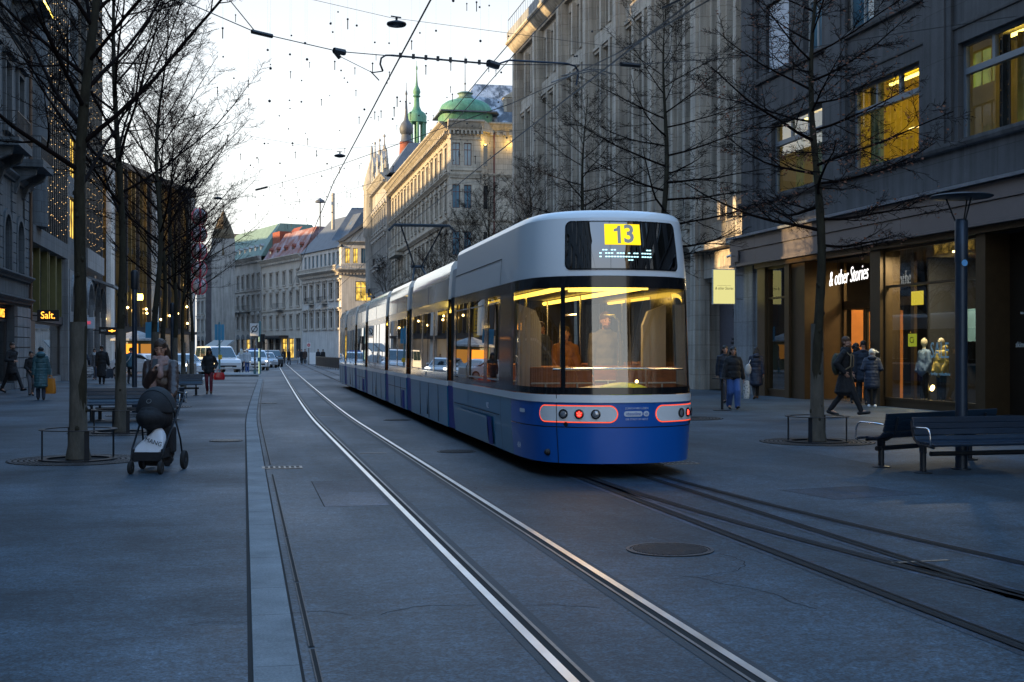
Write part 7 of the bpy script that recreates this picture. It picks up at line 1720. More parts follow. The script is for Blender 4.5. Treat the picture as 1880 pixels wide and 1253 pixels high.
def person(loc, head, H, label, o, stride=0.0, lead=1, hands=None, lean=0.0, hp=0.0, hy=0.0, det=1, group=None, curl=0.5, knee=1.0, drop_head=0.0):
    """head: compass angle in degrees the figure faces (0=+X, 90=+Y). det 2 = near, 1 = middle, 0 = far"""
    k=H/1.75; r=empty('person',(loc[0],loc[1],loc[2] if len(loc)>2 else 0),RAD(head-90),label,'person',group)
    fem=o.get('fem',False); sk=M[o.get('skin','skin')]; vox=(0.016,0.0115,0.0085)[det]*k
    v=lambda x,y,z: V((x*k,y*k,z*k))
    sx=0.165 if fem else 0.19
    hipL,hipR=v(-0.09,0,0.92),v(0.09,0,0.92)
    sL,sR=v(-sx,lean,1.40),v(sx,lean,1.40)
    neck=v(0,lean*1.05,1.47); hc=v(0,lean*1.15+0.02+drop_head*0.6,1.635-drop_head)
    f1,f2=stride*0.52,-stride*0.48
    fl,fr_=(f1,f2) if lead>0 else (f2,f1)
    def foot(y): return v(0,y,0.085+ (0.055*min(1,stride/0.6) if y<-0.1 else 0.0))
    aL=foot(fl)+v(-0.085,0,0); aR=foot(fr_)+v(0.085,0,0)
    kL,aL=ik(hipL,aL,0.44*k,0.43*k,V((0,1,0))); kR,aR=ik(hipR,aR,0.44*k,0.43*k,V((0,1,0)))
    def toe(a,y): 
        tilt= -0.05 if y<-0.1 else (0.035 if y>0.12 else 0.0)
        return a+v(0,0.165,-0.045+tilt)
    tL,tR=toe(aL,fl),toe(aR,fr_)
    sw=stride*0.30
    hands=hands or {}
    hL=hands.get('L') or (-0.235,lean*0.6-(sw if lead>0 else -sw)+0.03,0.80); hR=hands.get('R') or (0.235,lean*0.6+(sw if lead>0 else -sw)+0.03,0.80)
    hL,hR=v(*hL),v(*hR)
    eb=lambda s_: V((s_*0.5,-0.8,-0.35))
    eL,hL=ik(sL,hL,0.285*k,0.255*k,eb(-1)); eR,hR=ik(sR,hR,0.285*k,0.255*k,eb(1))
    R_=Matrix.Rotation(hy,4,'Z')@Matrix.Rotation(-hp,4,'X')
    hv=lambda x,y,z: hc+(R_@v(x,y,z))
    # --- body: one continuous skin
    b=MB(); n_=10
    b.chain([hipL,kL,aL],[0.075*k,0.05*k,0.036*k],n_); b.chain([hipR,kR,aR],[0.075*k,0.05*k,0.036*k],n_)
    b.cap(aL,tL,0.038*k,0.028*k,n_); b.cap(aR,tR,0.038*k,0.028*k,n_)
    b.ell(v(0,0,0.95),v(0.15,0.10,0.13)); b.ell(v(0,lean*0.5,1.13),v(0.125,0.09,0.17)); b.ell(v(0,lean*0.9,1.32),v(0.155,0.10,0.16))
    b.chain([sL,eL,hL],[0.05*k,0.038*k,0.028*k],n_); b.chain([sR,eR,hR],[0.05*k,0.038*k,0.028*k],n_)
    b.chain([v(-sx*0.7,lean,1.40),v(sx*0.7,lean,1.40)],[0.06*k,0.06*k],n_)
    b.cap(neck-v(0,0,0.05),hv(0,-0.015,-0.06),0.052*k,0.048*k,n_)
    b.ell(hv(0,-0.008,0.02),v(0.076,0.094,0.098),R_,16,11); b.ell(hv(0,0.018,-0.05),v(0.058,0.066,0.072),R_,14,9)
    b.cap(hv(0,0.082,0.012),hv(0,0.104,-0.028),0.010*k,0.016*k,8); b.ell(hv(0,0.075,-0.085),v(0.024,0.018,0.018),R_,8,6)
    b.ell(hv(0,0.086,-0.058),v(0.026,0.010,0.011),R_,8,6)
    for s_ in (-1,1): b.ell(hv(s_*0.077,-0.012,-0.008),v(0.012,0.022,0.033),R_,8,6); b.ell(hv(s_*0.036,0.068,-0.018),v(0.024,0.018,0.02),R_,8,6)
    for s_,e_,h_ in ((-1,eL,hL),(1,eR,hR)):
        d=(h_-e_).normalized(); side=d.cross(V((0,1,0))); side=side.normalized() if side.length>0.1 else V((1,0,0))
        pal=h_+d*0.045*k; nrm=side.cross(d).normalized()
        inw=V((-s_,0,0)); w_=nrm if abs(nrm.dot(V((0,1,0))))>0.5 else side
        Mx=Matrix((w_.cross(d),w_,d)).transposed().to_4x4()
        b.ell(pal,v(0.017,0.042,0.052),Mx,10,7)
        cv=hands.get('curl',curl)
        fo=(hands.get('grip'+('L' if s_<0 else 'R')) or inw); fo=(fo-d*fo.dot(d)); fo=fo.normalized() if fo.length>1e-3 else inw
        for i in range(4):
            ln=(0.066,0.076,0.072,0.056)[i]*k; base=pal+d*0.044*k+w_*(0.030-0.020*i)*k
            d1=(d+fo*cv*0.5).normalized(); d2=(d+fo*cv*1.8).normalized(); p1=base+d1*ln*0.5; p2=p1+d2*ln*0.5
            b.chain([base,p1,p2],[0.0092*k,0.0086*k,0.0072*k] if det else [0.012*k]*3,7)
        tb=pal-d*0.018*k+w_*0.038*k; d1=(d*0.6+w_*0.6+fo*cv*0.4).normalized(); p1=tb+d1*0.036*k; p2=p1+(d*0.9+fo*cv*0.6).normalized()*0.03*k
        b.chain([tb,p1,p2],[0.012*k,0.0105*k,0.008*k] if det else [0.013*k]*3,7)
    body=b.blob('body',sk,r,vox,2,0.4)
    if det and not o.get('noface'):
        for s_ in (-1,1):
            MB().ell(hv(s_*0.034,0.083,-0.001),v(0.0135,0.008,0.0065 if drop_head==0 else 0.004),R_,8,6).build('eye',M['eye'],body,True)
            MB().cap(hv(s_*0.016,0.088,0.022),hv(s_*0.052,0.074,0.024),0.0045*k,0.0035*k,6).build('eyebrow',o.get('browm',M['brow']),body,True)
        MB().ell(hv(0,0.0925,-0.058),v(0.023,0.007,0.0075),R_,10,6).build('lips',M['lip'],body,True)
    # --- trousers and shoes
    tw=o.get('tw',1.0); t=MB()
    t.chain([hipL,kL,aL+v(0,0,0.02)],[0.098*k,0.068*k*tw,0.056*k*tw],n_); t.chain([hipR,kR,aR+v(0,0,0.02)],[0.098*k,0.068*k*tw,0.056*k*tw],n_); t.ell(v(0,0,0.95),v(0.175,0.125,0.13))
    t.blob('trousers',o['trousers'],r,vox*1.15,3,0.5,(0.012*k,0.07))
    for a,tt in ((aL,tL),(aR,tR)):
        s_=MB(); s_.cap(a+v(0,-0.04,-0.03),tt,0.047*k,0.037*k,10); s_.cap(a,a+v(0,0.0,0.04),0.045*k,0.044*k,10); s_.blob('shoe',o.get('shoes',M['black']),r,vox*1.1,2)
        if o.get('sole'): MB().extr_z([(a.x-0.04*k,a.y-0.09*k),(a.x+0.04*k,a.y-0.09*k),(tt.x+0.045*k,tt.y+0.0),(tt.x,tt.y+0.045*k),(tt.x-0.045*k,tt.y)],a.z-0.085*k,a.z-0.06*k).build('sole',M['white'],r)
    # --- coat
    pf=o.get('puff',0.0); zb=o.get('hem',0.86); c=MB()
    c.ell(v(0,lean*0.95,1.30),v(0.175+pf,0.122+pf,0.17)); c.ell(v(0,lean*0.6,1.16),v(0.17+pf,0.125+pf,0.2)); c.ell(v(0,lean*0.2,0.99),v(0.178+pf,0.135+pf,0.17))
    for q_ in (-1,1): c.chain([v(q_*0.04,lean,1.452),v(q_*sx*0.92,lean,1.392)],[0.07*k+pf*0.2*k,0.066*k+pf*0.3*k],n_)
    z=0.92
    while z>zb-0.001:
        q=(0.92-z); c.ell(v(0,(fl+fr_)*0.1*q,z),v(0.182+pf*0.9+q*0.05,0.135+pf*0.9+q*0.12+abs(stride)*q*0.22,0.10)); z-=0.04
    ar=0.064+pf*0.36
    c.chain([sL,eL,hL-(hL-eL).normalized()*0.01*k],[(ar+0.004)*k,ar*k,(ar-0.012)*k],n_); c.chain([sR,eR,hR-(hR-eR).normalized()*0.01*k],[(ar+0.004)*k,ar*k,(ar-0.012)*k],n_)
    if o.get('collar',True):
        for i in range(9):
            a=2*math.pi*i/9; a2=2*math.pi*(i+1)/9; c.cap(neck+v(0.075*math.cos(a),0.07*math.sin(a)-0.0,0.015),neck+v(0.075*math.cos(a2),0.07*math.sin(a2),0.015),0.03*k,0.03*k,7)
    c.blob('coat',o['coat'],r,vox*1.25,6,0.5,(0.024*k,0.10))
    if o.get('shirt'):
        s_=MB(); s_.ell(v(0,0,0.91),v(0.185,0.14,0.06)); s_.blob('shirt_hem',o['shirt'],r,vox*1.1,2)
    # --- hair and headwear
    hm=HAIR.get(o.get('hair','brown')); st=o.get('style','short')
    if st!='none':
        h=MB()
        h.ell(hv(0,-0.014,0.046),v(0.086,0.098,0.092),R_,16,10)
        for s_ in (-1,1): h.ell(hv(s_*0.07,-0.03,-0.01),v(0.02,0.045,0.055),R_,8,6)
        if st=='long':
            for s_ in (-1,0,1): h.chain([hv(s_*0.055,-0.07,0.0),hv(s_*0.075,-0.085,-0.12),hv(s_*0.085,-0.10,-0.26),hv(s_*0.07,-0.11,-0.36)],[0.045*k,0.05*k,0.04*k,0.018*k],9)
        if st=='side':      # swept over one shoulder
            h.chain([hv(0.06,-0.06,0.02),hv(0.085,-0.06,-0.1),hv(0.12,-0.05,-0.22),hv(0.14,-0.02,-0.32)],[0.045*k,0.045*k,0.035*k,0.015*k],9); h.chain([hv(-0.05,-0.07,0.0),hv(-0.06,-0.085,-0.12)],[0.045*k,0.03*k],9)
        if st=='bun': h.ell(hv(0,-0.10,0.05),v(0.045,0.045,0.045),R_,10,7)
        if st=='curly':
            rg2=random.Random(4)
            for i in range(26): a=rg2.random()*6.28; e=rg2.uniform(-0.7,1.4); h.ell(hv(0.088*math.cos(a)*math.cos(e),-0.03+0.088*math.sin(a)*math.cos(e)*(0.9 if math.sin(a)<0 else 0.4),0.03+0.09*math.sin(e)),v(0.034,0.034,0.034))
            for i in range(12): h.ell(hv(rg2.uniform(-.09,.09),-0.08+rg2.uniform(-.03,.02),rg2.uniform(-.2,0)),v(0.04,0.04,0.045))
        if st=='wind': h.chain([hv(0.0,-0.05,0.05),hv(0.09,0.02,0.06),hv(0.17,0.05,0.02),hv(0.22,0.06,0.03)],[0.06*k,0.045*k,0.028*k,0.01*k],9); h.ell(hv(0.03,0.04,0.0),v(0.085,0.07,0.09),R_,10,7)
        h.blob('hair',hm,r,vox,2,0.4,(0.014*k,0.03) if det else None)
    if o.get('beard'):
        h=MB(); h.ell(hv(0,0.035,-0.085),v(0.055,0.06,0.05),R_,12,8); h.ell(hv(0,0.088,-0.043),v(0.03,0.012,0.008),R_,8,6); h.blob('beard',hm,r,vox,1,0.4)
    hat=o.get('hat')
    if hat:
        h=MB(); hmat=o.get('hatm',M['black'])
        if hat=='beanie': h.ell(hv(0,-0.012,0.045),v(0.09,0.104,0.095),R_,16,10); h.lathe([(0.086*k,0),(0.098*k,0.005*k),(0.098*k,0.045*k),(0.086*k,0.05*k)],hv(0,-0.01,0.025),20,R_)
        if hat=='cap': h.ell(hv(0,-0.01,0.05),v(0.088,0.102,0.08),R_,16,10); h.ell(hv(0,0.11,0.052),v(0.065,0.075,0.010),R_,12,6)
        if hat=='hood': h.ell(hv(0,-0.025,0.02),v(0.105,0.12,0.13),R_,16,10); h.ell(hv(0,-0.04,-0.1),v(0.10,0.10,0.08),R_,12,8)
        if hat=='hooddown': h.ell(neck+v(0,-0.10,0.0),v(0.13,0.075,0.075)); h.ell(neck+v(0,-0.06,0.05),v(0.10,0.06,0.05))
        if hat=='flat': h.ell(hv(0,0.0,0.062),v(0.095,0.115,0.05),R_,14,8)
        h.blob(hat if hat in('cap','beanie') else 'hood' if 'hood' in hat else 'cap',hmat,r,vox*1.1,2)
    if o.get('scarf'):
        s_=MB()
        for j,(zz,rr) in enumerate(((-0.045,0.105),(-0.005,0.098),(0.03,0.085))):
            for i in range(10):
                a=2*math.pi*i/10; a2=2*math.pi*(i+1)/10; w_=0.006*math.sin(i*2.1+j)
                s_.cap(neck+v(rr*math.cos(a),rr*0.95*math.sin(a)+0.012,zz+w_),neck+v(rr*math.cos(a2),rr*0.95*math.sin(a2)+0.012,zz+0.006*math.sin((i+1)*2.1+j)),0.034*k,0.034*k,8)
        if o.get('scarfend'): 
            for x,zz in ((0.06,1.06),(-0.02,1.26)): s_.chain([neck+v(x*0.8,0.11,-0.02),v(x*1.15,0.155+lean*0.8,1.30),v(x*1.2,0.165+lean*0.5,zz)],[0.042*k,0.05*k,0.05*k],9)
        s_.blob('scarf',o['scarf'],r,vox,2,0.4,(0.014*k,0.05))
    Mw=Matrix.Translation(r.location)@Matrix.Rotation(RAD(head-90),4,'Z')
    return r,dict(L=Mw@(hL+(hL-eL).normalized()*0.06*k),R=Mw@(hR+(hR-eR).normalized()*0.06*k),M=Mw,k=k,hc=Mw@hc,sL=Mw@sL,sR=Mw@sR)
C=lambda n,c,q=0.0,rough=0.8,coat=0.0: cloth(n,c,q,rough,coat)
K_BLACK=C('cloth_black',(0.012,0.012,0.014)); K_NAVY=C('cloth_navy',(0.014,0.020,0.034),0.25); K_NAVY2=C('puffer_navy',(0.016,0.024,0.045),0.3,0.6); K_DENIM=C('denim',(0.045,0.105,0.30)); K_JEANS=C('jeans_dark',(0.02,0.03,0.055)); K_TEAL=C('puffer_teal',(0.035,0.105,0.125),0.5,0.55); K_BROWN=C('puffer_brown',(0.046,0.026,0.020),0.2,0.45,0.15); K_SCARF=C('scarf_pink',(0.30,0.195,0.175)); K_WHITE=C('cloth_white',(0.52,0.56,0.60)); K_RED=C('cloth_red',(0.14,0.018,0.028)); K_BLUE=C('jacket_blue',(0.07,0.17,0.23)); K_GREY=C('cloth_grey',(0.10,0.10,0.11)); K_SHIRT=C('shirt_pale',(0.42,0.50,0.62)); K_TAN=C('boot_tan',(0.10,0.05,0.025))
def bag(pos,label,w_,d_,h_,m,handle,rz=0.0,name='shopping_bag',cat='bag',sag=0.02,txt=None):
    """carrier bag hanging from a hand at pos"""
    top=0.12 if handle else 0.0
    r=empty(name,(pos[0],pos[1],pos[2]-top-h_),rz,label,cat)
    mb=MB(); rings=[]; n_=20
    for (f,z) in ((0.90,0.0),(1.0,0.06),(1.04,0.35),(0.98,0.7),(0.86,1.0)):
        rings.append([(w_/2*f*(abs(math.cos(a))**0.55)*math.copysign(1,math.cos(a))*(1+0.05*math.sin(5*a+z*4)), d_/2*f*(abs(math.sin(a))**0.55)*math.copysign(1,math.sin(a)), z*h_+0.012*math.sin(3*a)*z) for a in [2*math.pi*i/n_ for i in range(n_)]])
    vs=[p for q in rings for p in q]; mb.add(vs,[(j*n_+i,j*n_+(i+1)%n_,(j+1)*n_+(i+1)%n_,(j+1)*n_+i) for j in range(4) for i in range(n_)]+[tuple(reversed(range(n_)))])
    o=mb.build('body',m,r,True)
    if handle:
        for s_ in (-1,1): MB().tube([(-w_*0.22,s_*d_*0.3,h_*0.98),(-w_*0.14,s_*d_*0.2,h_+top*0.7),(0,0,h_+top),(w_*0.14,s_*d_*0.2,h_+top*0.7),(w_*0.22,s_*d_*0.3,h_*0.98)],0.008,6).build('handle',m,r,True,angle=0)
    if txt: text('lettering',txt,h_*0.2,M['black'],r,(0,-d_*0.53,h_*0.5),(RAD(90),0,0))
    return r
# ---- woman with the pram
PR=on_ground(285,866); PR.z=0; pr_h=-90-14          # the pram points at the camera, a little to the left
fw=V((math.cos(RAD(pr_h)),math.sin(RAD(pr_h)),0)); rt_=V((fw.y,-fw.x,0))
wl=PR-fw*0.80+rt_*(0.17)
w_,ph=person((wl.x,wl.y),pr_h+4,1.79,'woman in a brown puffer jacket and pink scarf looking at her phone behind the pram',
  dict(fem=True,coat=K_BROWN,puff=0.035,hem=0.80,trousers=K_BLACK,hair='brown',style='long',scarf=K_SCARF,scarfend=True),stride=0.30,lead=-1,
  hands={'L':(-0.25,0.40,0.99),'R':(0.035,0.30,1.33),'gripR':V((-0.6,0.4,0.2)),'curl':0.9},hp=0.30,hy=0.05,det=2,drop_head=0.0,lean=0.03)
q=ph['R']; f_=empty('phone',(q.x,q.y,q.z+0.03),RAD(pr_h+90+10),'dark phone held up in the hand of the woman with the pram','phone'); MB().box(-0.037,0.037,-0.005,0.005,-0.05,0.105,Matrix.Rotation(RAD(-28),4,'X')).build('body',M['black'],f_,bevel=0.006); MB().box(-0.033,0.033,0.0052,0.0058,-0.045,0.1,Matrix.Rotation(RAD(-28),4,'X')).build('screen',M['screen'],f_)
# ---- the pram (local: front towards -y)
pm=empty('pram',PR,RAD(pr_h+90),'black pram with a rounded hood pushed by the woman with the phone','pram')
M['pram_cloth']=C('pram_cloth',(0.010,0.011,0.014)); M['pram_hood']=C('pram_hood',(0.014,0.020,0.026)); M['pram_frame']=mat('pram_frame',(0.02,0.024,0.03),0.35,0.5)
for s_ in (-1,1):
    MB().tube([(s_*0.20,-0.38,0.17),(s_*0.215,-0.30,0.33),(s_*0.235,0.18,0.75),(s_*0.245,0.50,1.0),(s_*0.235,0.56,1.04)],0.014,8).build('frame_tube',M['pram_frame'],pm,True,angle=0)
    MB().tube([(s_*0.235,0.14,0.70),(s_*0.26,0.28,0.42),(s_*0.28,0.34,0.14)],0.013,8).build('frame_tube',M['pram_frame'],pm,True,angle=0)
    for (x,y,rad,wd) in ((s_*0.20,-0.40,0.088,0.045),(s_*0.29,0.36,0.132,0.05)):
        Mx=Matrix.Rotation(RAD(90),4,'Y'); wv=MB().lathe([(rad*0.62,-wd/2),(rad*0.93,-wd/2),(rad,-wd/4),(rad,wd/4),(rad*0.93,wd/2),(rad*0.62,wd/2)],(x,y,rad),26,Mx).build('wheel',M['rubber'],pm,True)
        MB().lathe([(rad*0.15,-wd*0.52),(rad*0.62,-wd*0.4),(rad*0.62,wd*0.4),(rad*0.15,wd*0.52)],(x,y,rad),20,Mx).build('rim',M['pram_frame'],wv,True)
    MB().tube([(s_*0.20,-0.40,0.09),(s_*0.20,-0.375,0.19)],0.02,8).build('fork',M['pram_frame'],pm,True)
MB().tube([(-0.235,0.56,1.04),(-0.12,0.60,1.055),(0.12,0.60,1.055),(0.235,0.56,1.04)],0.016,8).build('handlebar',M['black'],pm,True,angle=0)
mb=MB(); mb.ell((0,-0.02,0.74),(0.225,0.40,0.18),n=22,m=12); mb.ell((0,0.02,0.83),(0.225,0.36,0.14),n=22,m=10); mb.blob('bassinet',M['pram_cloth'],pm,0.012,3,0.5,(0.012,0.06))
# hood: ribbed half dome over the front, open to the back
def hood_dome(a0,a1,grow):
    mb=MB(); nu,nv=14,26; vs=[]
    for i in range(nu+1):
        a=RAD(a0+(a1-a0)*i/nu)
        for j in range(nv+1):
            b_=math.pi*j/nv; R_=grow
            vs.append((0.235*R_*math.cos(b_), 0.06+(-0.36*R_*math.cos(a))*(0.25+0.75*math.sin(b_)), 0.80+0.34*R_*math.sin(b_)*math.sin(a)))
    mb.add(vs,[(i*(nv+1)+j,i*(nv+1)+j+1,(i+1)*(nv+1)+j+1,(i+1)*(nv+1)+j) for i in range(nu) for j in range(nv)]); return mb
hd=hood_dome(2,62,1.0).build('hood',M['pram_cloth'],pm,True,angle=0); so_=hd.modifiers.new('solid','SOLIDIFY'); so_.thickness=0.008
h2=hood_dome(60,128,1.02).build('hood_panel',M['pram_hood'],pm,True,angle=0); so_=h2.modifiers.new('solid','SOLIDIFY'); so_.thickness=0.008
MB().lathe([(0.028,0),(0.028,0.003),(0.034,0.003),(0.034,0)],(0.0,-0.268,0.965),20,Matrix.Rotation(RAD(58),4,'X'),caps=False).build('emblem',M['steel_worn'],pm)
for s_ in (-1,1): MB().lathe([(0.001,-0.01),(0.03,-0.01),(0.03,0.01),(0.001,0.01)],(s_*0.245,0.08,0.83),14,Matrix.Rotation(RAD(90),4,'Y')).build('hinge',M['steel_worn'],pm)
mb=MB(); mb.box(-0.19,0.19,-0.34,0.22,0.20,0.225); mb.box(-0.2,-0.185,-0.34,0.22,0.20,0.33); mb.box(0.185,0.2,-0.34,0.22,0.20,0.33); mb.box(-0.2,0.2,-0.355,-0.335,0.17,0.29); mb.build('basket',M['pram_cloth'],pm,bevel=0.01); MB().box(-0.13,0.16,-0.1,0.3,0.08,0.2).build('basket_sag',M['pram_cloth'],pm,bevel=0.04); MB().box(0.08,0.24,0.0,0.2,0.25,0.6).build('side_bag',M['pram_cloth'],pm,bevel=0.03)
# white carrier bag in the basket
bg_=empty('shopping_bag',PR+fw*0.18+V((0,0,0.23)),RAD(pr_h+90),'white carrier bag with black lettering lying in the basket of the pram','bag')
mb=MB(); out=[(-0.21,0.0),(-0.235,0.08),(-0.15,0.18),(-0.02,0.28),(0.08,0.41),(0.19,0.33),(0.205,0.16),(0.18,0.0)]
n_=len(out); vs=[]
for (y,f) in ((-0.15,0.80),(-0.13,0.97),(-0.02,1.0),(0.10,0.9)): vs+= [(x*f,y+0.25*z,z*f) for x,z in out]
mb.add(vs,[(j*n_+i,j*n_+(i+1)%n_,(j+1)*n_+(i+1)%n_,(j+1)*n_+i) for j in range(3) for i in range(n_)]+[tuple(reversed(range(n_))),tuple(range(3*n_,4*n_))])
o=mb.build('body',mat('bag_white',(0.68,0.72,0.78),0.5,var=0.05,vs=5,bump=0.5,bs=9),bg_,True,angle=0); sb=o.modifiers.new('sub','SUBSURF'); sb.levels=2; sb.render_levels=2; tx=bpy.data.textures.new('creases','CLOUDS'); tx.noise_scale=0.07; dd=o.modifiers.new('creases','DISPLACE'); dd.texture=tx; dd.strength=0.03; dd.texture_coords='LOCAL'
text('lettering','MANG',0.082,M['black'],bg_,(0.07,-0.118,0.19),(RAD(76),RAD(18),0),0.002)
# ---- the other walkers, placed where their feet touch the ground
def G_(px,py): q=on_ground(px,py); return (q.x,q.y)
r,p=person(G_(22,722),-35,1.93,'bearded man in a long black coat striding past the near shop window',dict(coat=K_BLACK,hem=0.72,trousers=K_BLACK,hair='brown',style='short',beard=True),stride=0.80,lead=1,hands={'R':(0.20,0.26,1.12)},det=1)
q=G_(-14,725); bag((p['L'].x,p['L'].y,p['L'].z),'black bag carried by the bearded man at the near shop',0.34,0.12,0.34,K_BLACK,True,0.4)
person(G_(57,727),-70,1.60,'small person in black with a crossed bag, between the shop window and the teal coat',dict(fem=True,coat=K_BLACK,hem=0.8,trousers=K_GREY,hair='black',style='short'),stride=0.35,lead=-1,hands={'R':(0.12,0.2,1.0)},det=1)
r,p=person(G_(75,735),98,1.74,'woman in a long teal padded coat and dark beanie walking away with an orange bag',dict(fem=True,coat=K_TEAL,puff=0.03,hem=0.45,trousers=K_JEANS,hat='beanie',style='none',tw=1.1,noface=True),stride=0.16,lead=1,hands={'R':(0.29,0.02,0.80)},det=1)
r_,_=r,p; h=MB()
hb=MB(); hb.ell((0,-0.13,1.50),(0.16,0.09,0.09)); hb.ell((0,-0.08,1.55),(0.12,0.07,0.06)); hb.blob('hood',K_TEAL,r,0.014,2)
bag((p['R'].x,p['R'].y,p['R'].z+0.02),'orange carrier bag in the hand of the woman in the teal coat',0.36,0.16,0.50,mat('bag_orange',(0.55,0.20,0.015),0.45),True,-0.2)
person(G_(152,706),80,1.74,'person in navy with a striped bag, mostly hidden by the thick trunk at the pram',dict(coat=K_NAVY,hem=0.8,trousers=K_BLACK,hair='brown',noface=True),stride=0.3,lead=1,hands={'R':(0.3,0.05,0.95),'L':(-0.33,0.0,0.95)},det=1)
q=on_ground(166,706); bag((q.x,q.y-0.2,0.98),'black and white striped bag hanging behind the thick trunk at the pram',0.34,0.14,0.55,mat('bag_stripe',(0.05,0.06,0.08),0.6,c2=(0.5,0.52,0.55),vs=6,contrast=(0.48,0.52),stretch=(0.3,0.3,1.6)),True)
person(G_(174,698),-95,1.72,'pale faced person walking towards us behind the man in the long black coat',dict(coat=K_GREY,hem=0.75,trousers=K_JEANS,hair='brown',scarf=K_WHITE),stride=0.3,lead=1,det=1)
r,p=person(G_(187,706),92,1.86,'man in long black coat and flat cap seen from behind with a dark bag',dict(coat=K_BLACK,puff=0.03,hem=0.40,trousers=K_BLACK,hat='flat',hair='brown',noface=True),stride=0.12,lead=1,hands={'R':(0.30,0.0,0.86)},det=1)
bag((p['R'].x,p['R'].y,p['R'].z),'dark blue carrier bag with a pale figure carried by the man in the flat cap',0.42,0.14,0.46,mat('bag_dark',(0.03,0.04,0.055),0.4,c2=(0.35,0.4,0.45),vs=4,contrast=(0.58,0.62)),True,0.5)
r,p=person(G_(240,705),85,1.76,'person in a blue jacket with a pale strap walking away beside the dark post',dict(coat=K_BLUE,hem=0.85,trousers=K_BLACK,hair='brown',noface=True),stride=0.3,lead=-1,det=1)
q=on_ground(238,705); st=empty('shoulder_bag',(q.x,q.y,0),RAD(-5),'dark shoulder bag on the back of the person in the blue jacket','bag'); MB().tube([(0.13,-0.17,1.46),(0.0,-0.19,1.2),(-0.2,-0.13,0.98)],0.018,6).build('strap',M['white'],st); MB().box(-0.36,-0.2,-0.16,0.1,0.72,0.98).build('body',K_BLACK,st,bevel=0.03)
r,p=person(G_(384,724),-93,1.72,'woman in black jacket, beanie and dark red trousers carrying a red bag',dict(fem=True,coat=K_BLACK,puff=0.015,hem=0.84,trousers=K_RED,hair='black',style='long',hat='beanie',hatm=K_NAVY,shoes=K_TAN,skin='skin_dark'),stride=0.34,lead=1,hands={'L':(-0.22,0.1,1.0),'R':(0.20,0.14,0.95)},det=1)
q=p['L']; q=V(p['L']); bag((q.x+0.17,q.y-0.06,q.z-0.02),'shiny red handbag on the arm of the woman in dark red trousers',0.40,0.18,0.27,mat('bag_red',(0.50,0.012,0.02),0.35,coat=0.4),True,0.1,'handbag')
person(G_(443,685),100,1.72,'fair haired person in a white jacket and dark jeans standing by the white van',dict(fem=True,coat=K_WHITE,puff=0.02,hem=0.84,trousers=K_JEANS,hair='blonde',style='long',hat='beanie',hatm=K_WHITE,noface=True),stride=0.25,lead=1,det=0)
person(G_(454,685),95,1.72,'person in a white jacket with a red back print and blue jeans by the cars',dict(coat=K_WHITE,hem=0.82,trousers=K_DENIM,hair='blonde',hat='beanie',hatm=K_WHITE,noface=True),stride=0.15,lead=-1,det=0)
for (px,py,hd,H_,lab,o,s_) in ((213,676,90,1.75,'dark figure far off between the trunks, walking away',dict(coat=K_BLACK,hem=0.6,trousers=K_BLACK,hair='black',noface=True),0.5),
    (263,672,-80,1.75,'far figure in black beside the orange kiosk',dict(coat=K_BLACK,hem=0.8,trousers=K_BLACK,hair='black'),0.2),
    (273,674,-90,1.72,'far figure in grey near the orange kiosk',dict(coat=K_GREY,hem=0.75,trousers=K_JEANS,hair='brown'),0.3),
    (521,669,-90,1.75,'far figure in black with the arms folded by the dark shop front',dict(coat=K_BLACK,hem=0.7,trousers=K_BLACK,hair='black'),0.1),
    (530,670,-60,1.75,'far figure leaning against the dark shop corner',dict(coat=K_BLACK,hem=0.6,trousers=K_GREY,hair='brown'),0.3),
    (548,669,-90,1.78,'far walker in light trousers nearest the no entry sign',dict(coat=K_GREY,hem=0.8,trousers=K_WHITE,hair='brown'),0.5),
    (554,669,-100,1.72,'far walker in a black coat between two others at the no entry sign',dict(coat=K_BLACK,hem=0.5,trousers=K_BLACK,hair='black'),0.4),
    (560,669,-95,1.75,'far walker in brown right beside the no entry sign',dict(coat=K_BROWN,hem=0.7,trousers=K_BLACK,hair='brown'),0.4),
    (584,670,-90,1.72,'far figure in front of the yellow lit shop, behind the railing',dict(coat=K_NAVY,hem=0.7,trousers=K_BLACK,hair='brown'),0.1),
    (593,670,90,1.72,'far figure turned to the yellow lit shop',dict(coat=K_BLACK,hem=0.7,trousers=K_BLACK,hair='black'),0.1)):
    person(G_(px,py),hd,H_,lab,o,stride=s_,det=0)
# right pavement
r,p=person(G_(1346,752),-100,1.73,'woman in black bomber jacket and wide blue jeans by the house entrance',dict(fem=True,coat=K_BLACK,puff=0.045,hem=0.90,trousers=K_DENIM,tw=1.5,hair='black',style='long',shirt=K_SHIRT),stride=0.34,lead=1,hands={'L':(-0.3,-0.05,0.86),'R':(0.30,0.10,0.84)},det=1)
bag((p['L'].x+0.12,p['L'].y+0.1,p['L'].z-0.02),'white patterned bag held low by the woman in wide jeans',0.16,0.10,0.5,mat('bag_pattern',(0.6,0.62,0.62),0.5,c2=(0.05,0.1,0.08),vs=18,contrast=(0.55,0.6)),False)
person(G_(1331,741),-95,1.78,'dark haired person in navy half hidden behind the woman in wide jeans',dict(coat=K_NAVY,hem=0.80,trousers=K_JEANS,tw=1.2,hair='black',style='long'),stride=0.35,lead=-1,det=1)
r,p=person(G_(1388,733),80,1.74,'woman in a long navy quilted coat walking away with a white shoulder bag',dict(fem=True,coat=K_NAVY2,puff=0.03,hem=0.50,trousers=K_BLACK,hair='black',style='long',hat='hooddown',hatm=K_NAVY2,shoes=K_TAN,noface=True),stride=0.42,lead=-1,det=1)
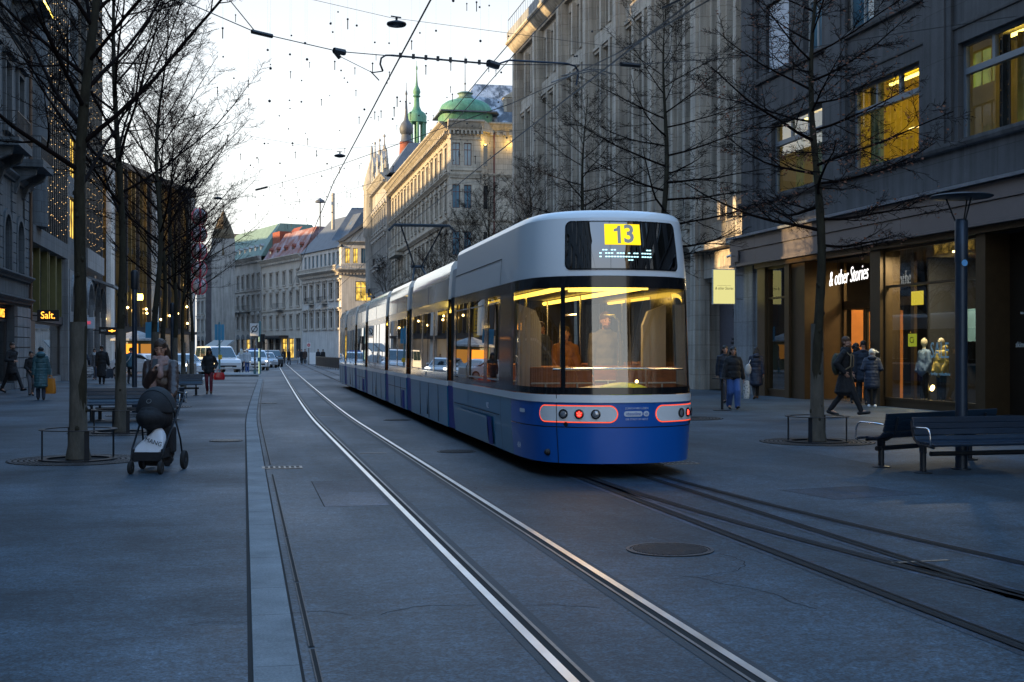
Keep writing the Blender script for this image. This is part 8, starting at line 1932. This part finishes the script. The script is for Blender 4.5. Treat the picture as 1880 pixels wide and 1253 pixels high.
q=on_ground(1376,733); st=empty('shoulder_bag',(q.x,q.y,0),RAD(-10),'white shoulder bag hanging on the side of the woman in the quilted coat','bag'); MB().tube([(0.10,0.0,1.46),(-0.02,-0.08,1.25),(-0.06,-0.1,1.15)],0.012,6).build('strap',M['white'],st); mb=MB(); mb.ell((-0.06,-0.09,1.0),(0.11,0.06,0.19)); mb.build('body',mat('bag_cream',(0.5,0.48,0.44),0.6),st,True)
r,p=person(G_(1552,766),-38,1.97,'bearded man in a long black coat with a backpack striding past the lit shop',dict(coat=K_BLACK,puff=0.012,hem=0.56,trousers=K_BLACK,hair='ginger',style='short',beard=True,scarf=K_BLACK),stride=0.72,lead=-1,hands={'R':(0.22,0.02,0.98),'L':(-0.22,0.05,0.98)},hy=-0.25,det=2)
st=empty('backpack',r.location,r.rotation_euler.z,'olive backpack with pale straps on the bearded man at the shop','backpack'); mb=MB(); mb.ell((0,-0.22,1.30),(0.17,0.12,0.28)); mb.blob('body',C('olive',(0.045,0.05,0.03)),st,0.016,2)
for s_ in (-1,1): MB().tube([(s_*0.15,-0.18,1.52),(s_*0.15,0.02,1.63),(s_*0.155,0.17,1.5),(s_*0.17,0.16,1.25),(s_*0.2,-0.1,1.08)],0.018,6).build('strap',C('strap_tan',(0.22,0.16,0.09)),st,True)
person(G_(1601,749),65,1.70,'woman with pale windblown hair and long navy padded coat at the shop door',dict(fem=True,coat=K_NAVY2,puff=0.045,hem=0.62,trousers=K_BLACK,hair='blonde',style='wind',hat='hooddown',hatm=K_NAVY2,shoes=M['white'],noface=True),stride=0.1,lead=1,hands={'R':(0.14,0.22,1.12),'L':(-0.14,0.22,1.12)},det=1,lean=0.06,drop_head=0.03)
person(G_(1585,744),60,1.92,'tall person in a black cap and navy jacket facing the shop door',dict(coat=K_NAVY,hem=0.7,trousers=K_BLACK,hat='cap',hair='black',noface=True,hatm=K_BLACK),stride=0.1,lead=1,det=1)
person(G_(1571,742),70,1.84,'dark curly haired person entering the shop behind the bearded man',dict(coat=K_BLACK,hem=0.7,trousers=K_BLACK,hair='black',style='curly',noface=True),stride=0.3,lead=1,det=1)
# passengers in the tram tail
def tram_pt(x,y,z): return Matrix.Translation(TR.location)@Matrix.Rotation(RAD(-0.83),4,'Z')@V((x,y,z))
for (x,y,hd,lab,o,H_) in ((-0.60,2.9,-90,'standing passenger in dark blue seen through the corner pane of the tram',dict(coat=K_NAVY,hem=0.7,trousers=K_BLACK,hair='black'),1.74),
    (-0.28,3.9,-80,'standing passenger with dark hair behind the tram tail window',dict(fem=True,coat=C('coat_rust',(0.10,0.05,0.03)),hem=0.7,trousers=K_BLACK,hair='brown',style='long'),1.66),
    (-0.02,3.3,-100,'passenger in an orange brown coat in the middle of the tram tail window',dict(fem=True,coat=C('coat_orange',(0.22,0.09,0.02)),hem=0.7,trousers=K_BLACK,hair='brown',style='long'),1.58),
    (0.42,2.6,-85,'bearded passenger standing right of the middle in the tram tail window',dict(coat=K_GREY,hem=0.7,trousers=K_BLACK,hair='ginger',beard=True),1.78)):
    q=tram_pt(x,y,0.42); person((q.x,q.y,q.z),hd,H_,lab,o,stride=0.05,det=1)
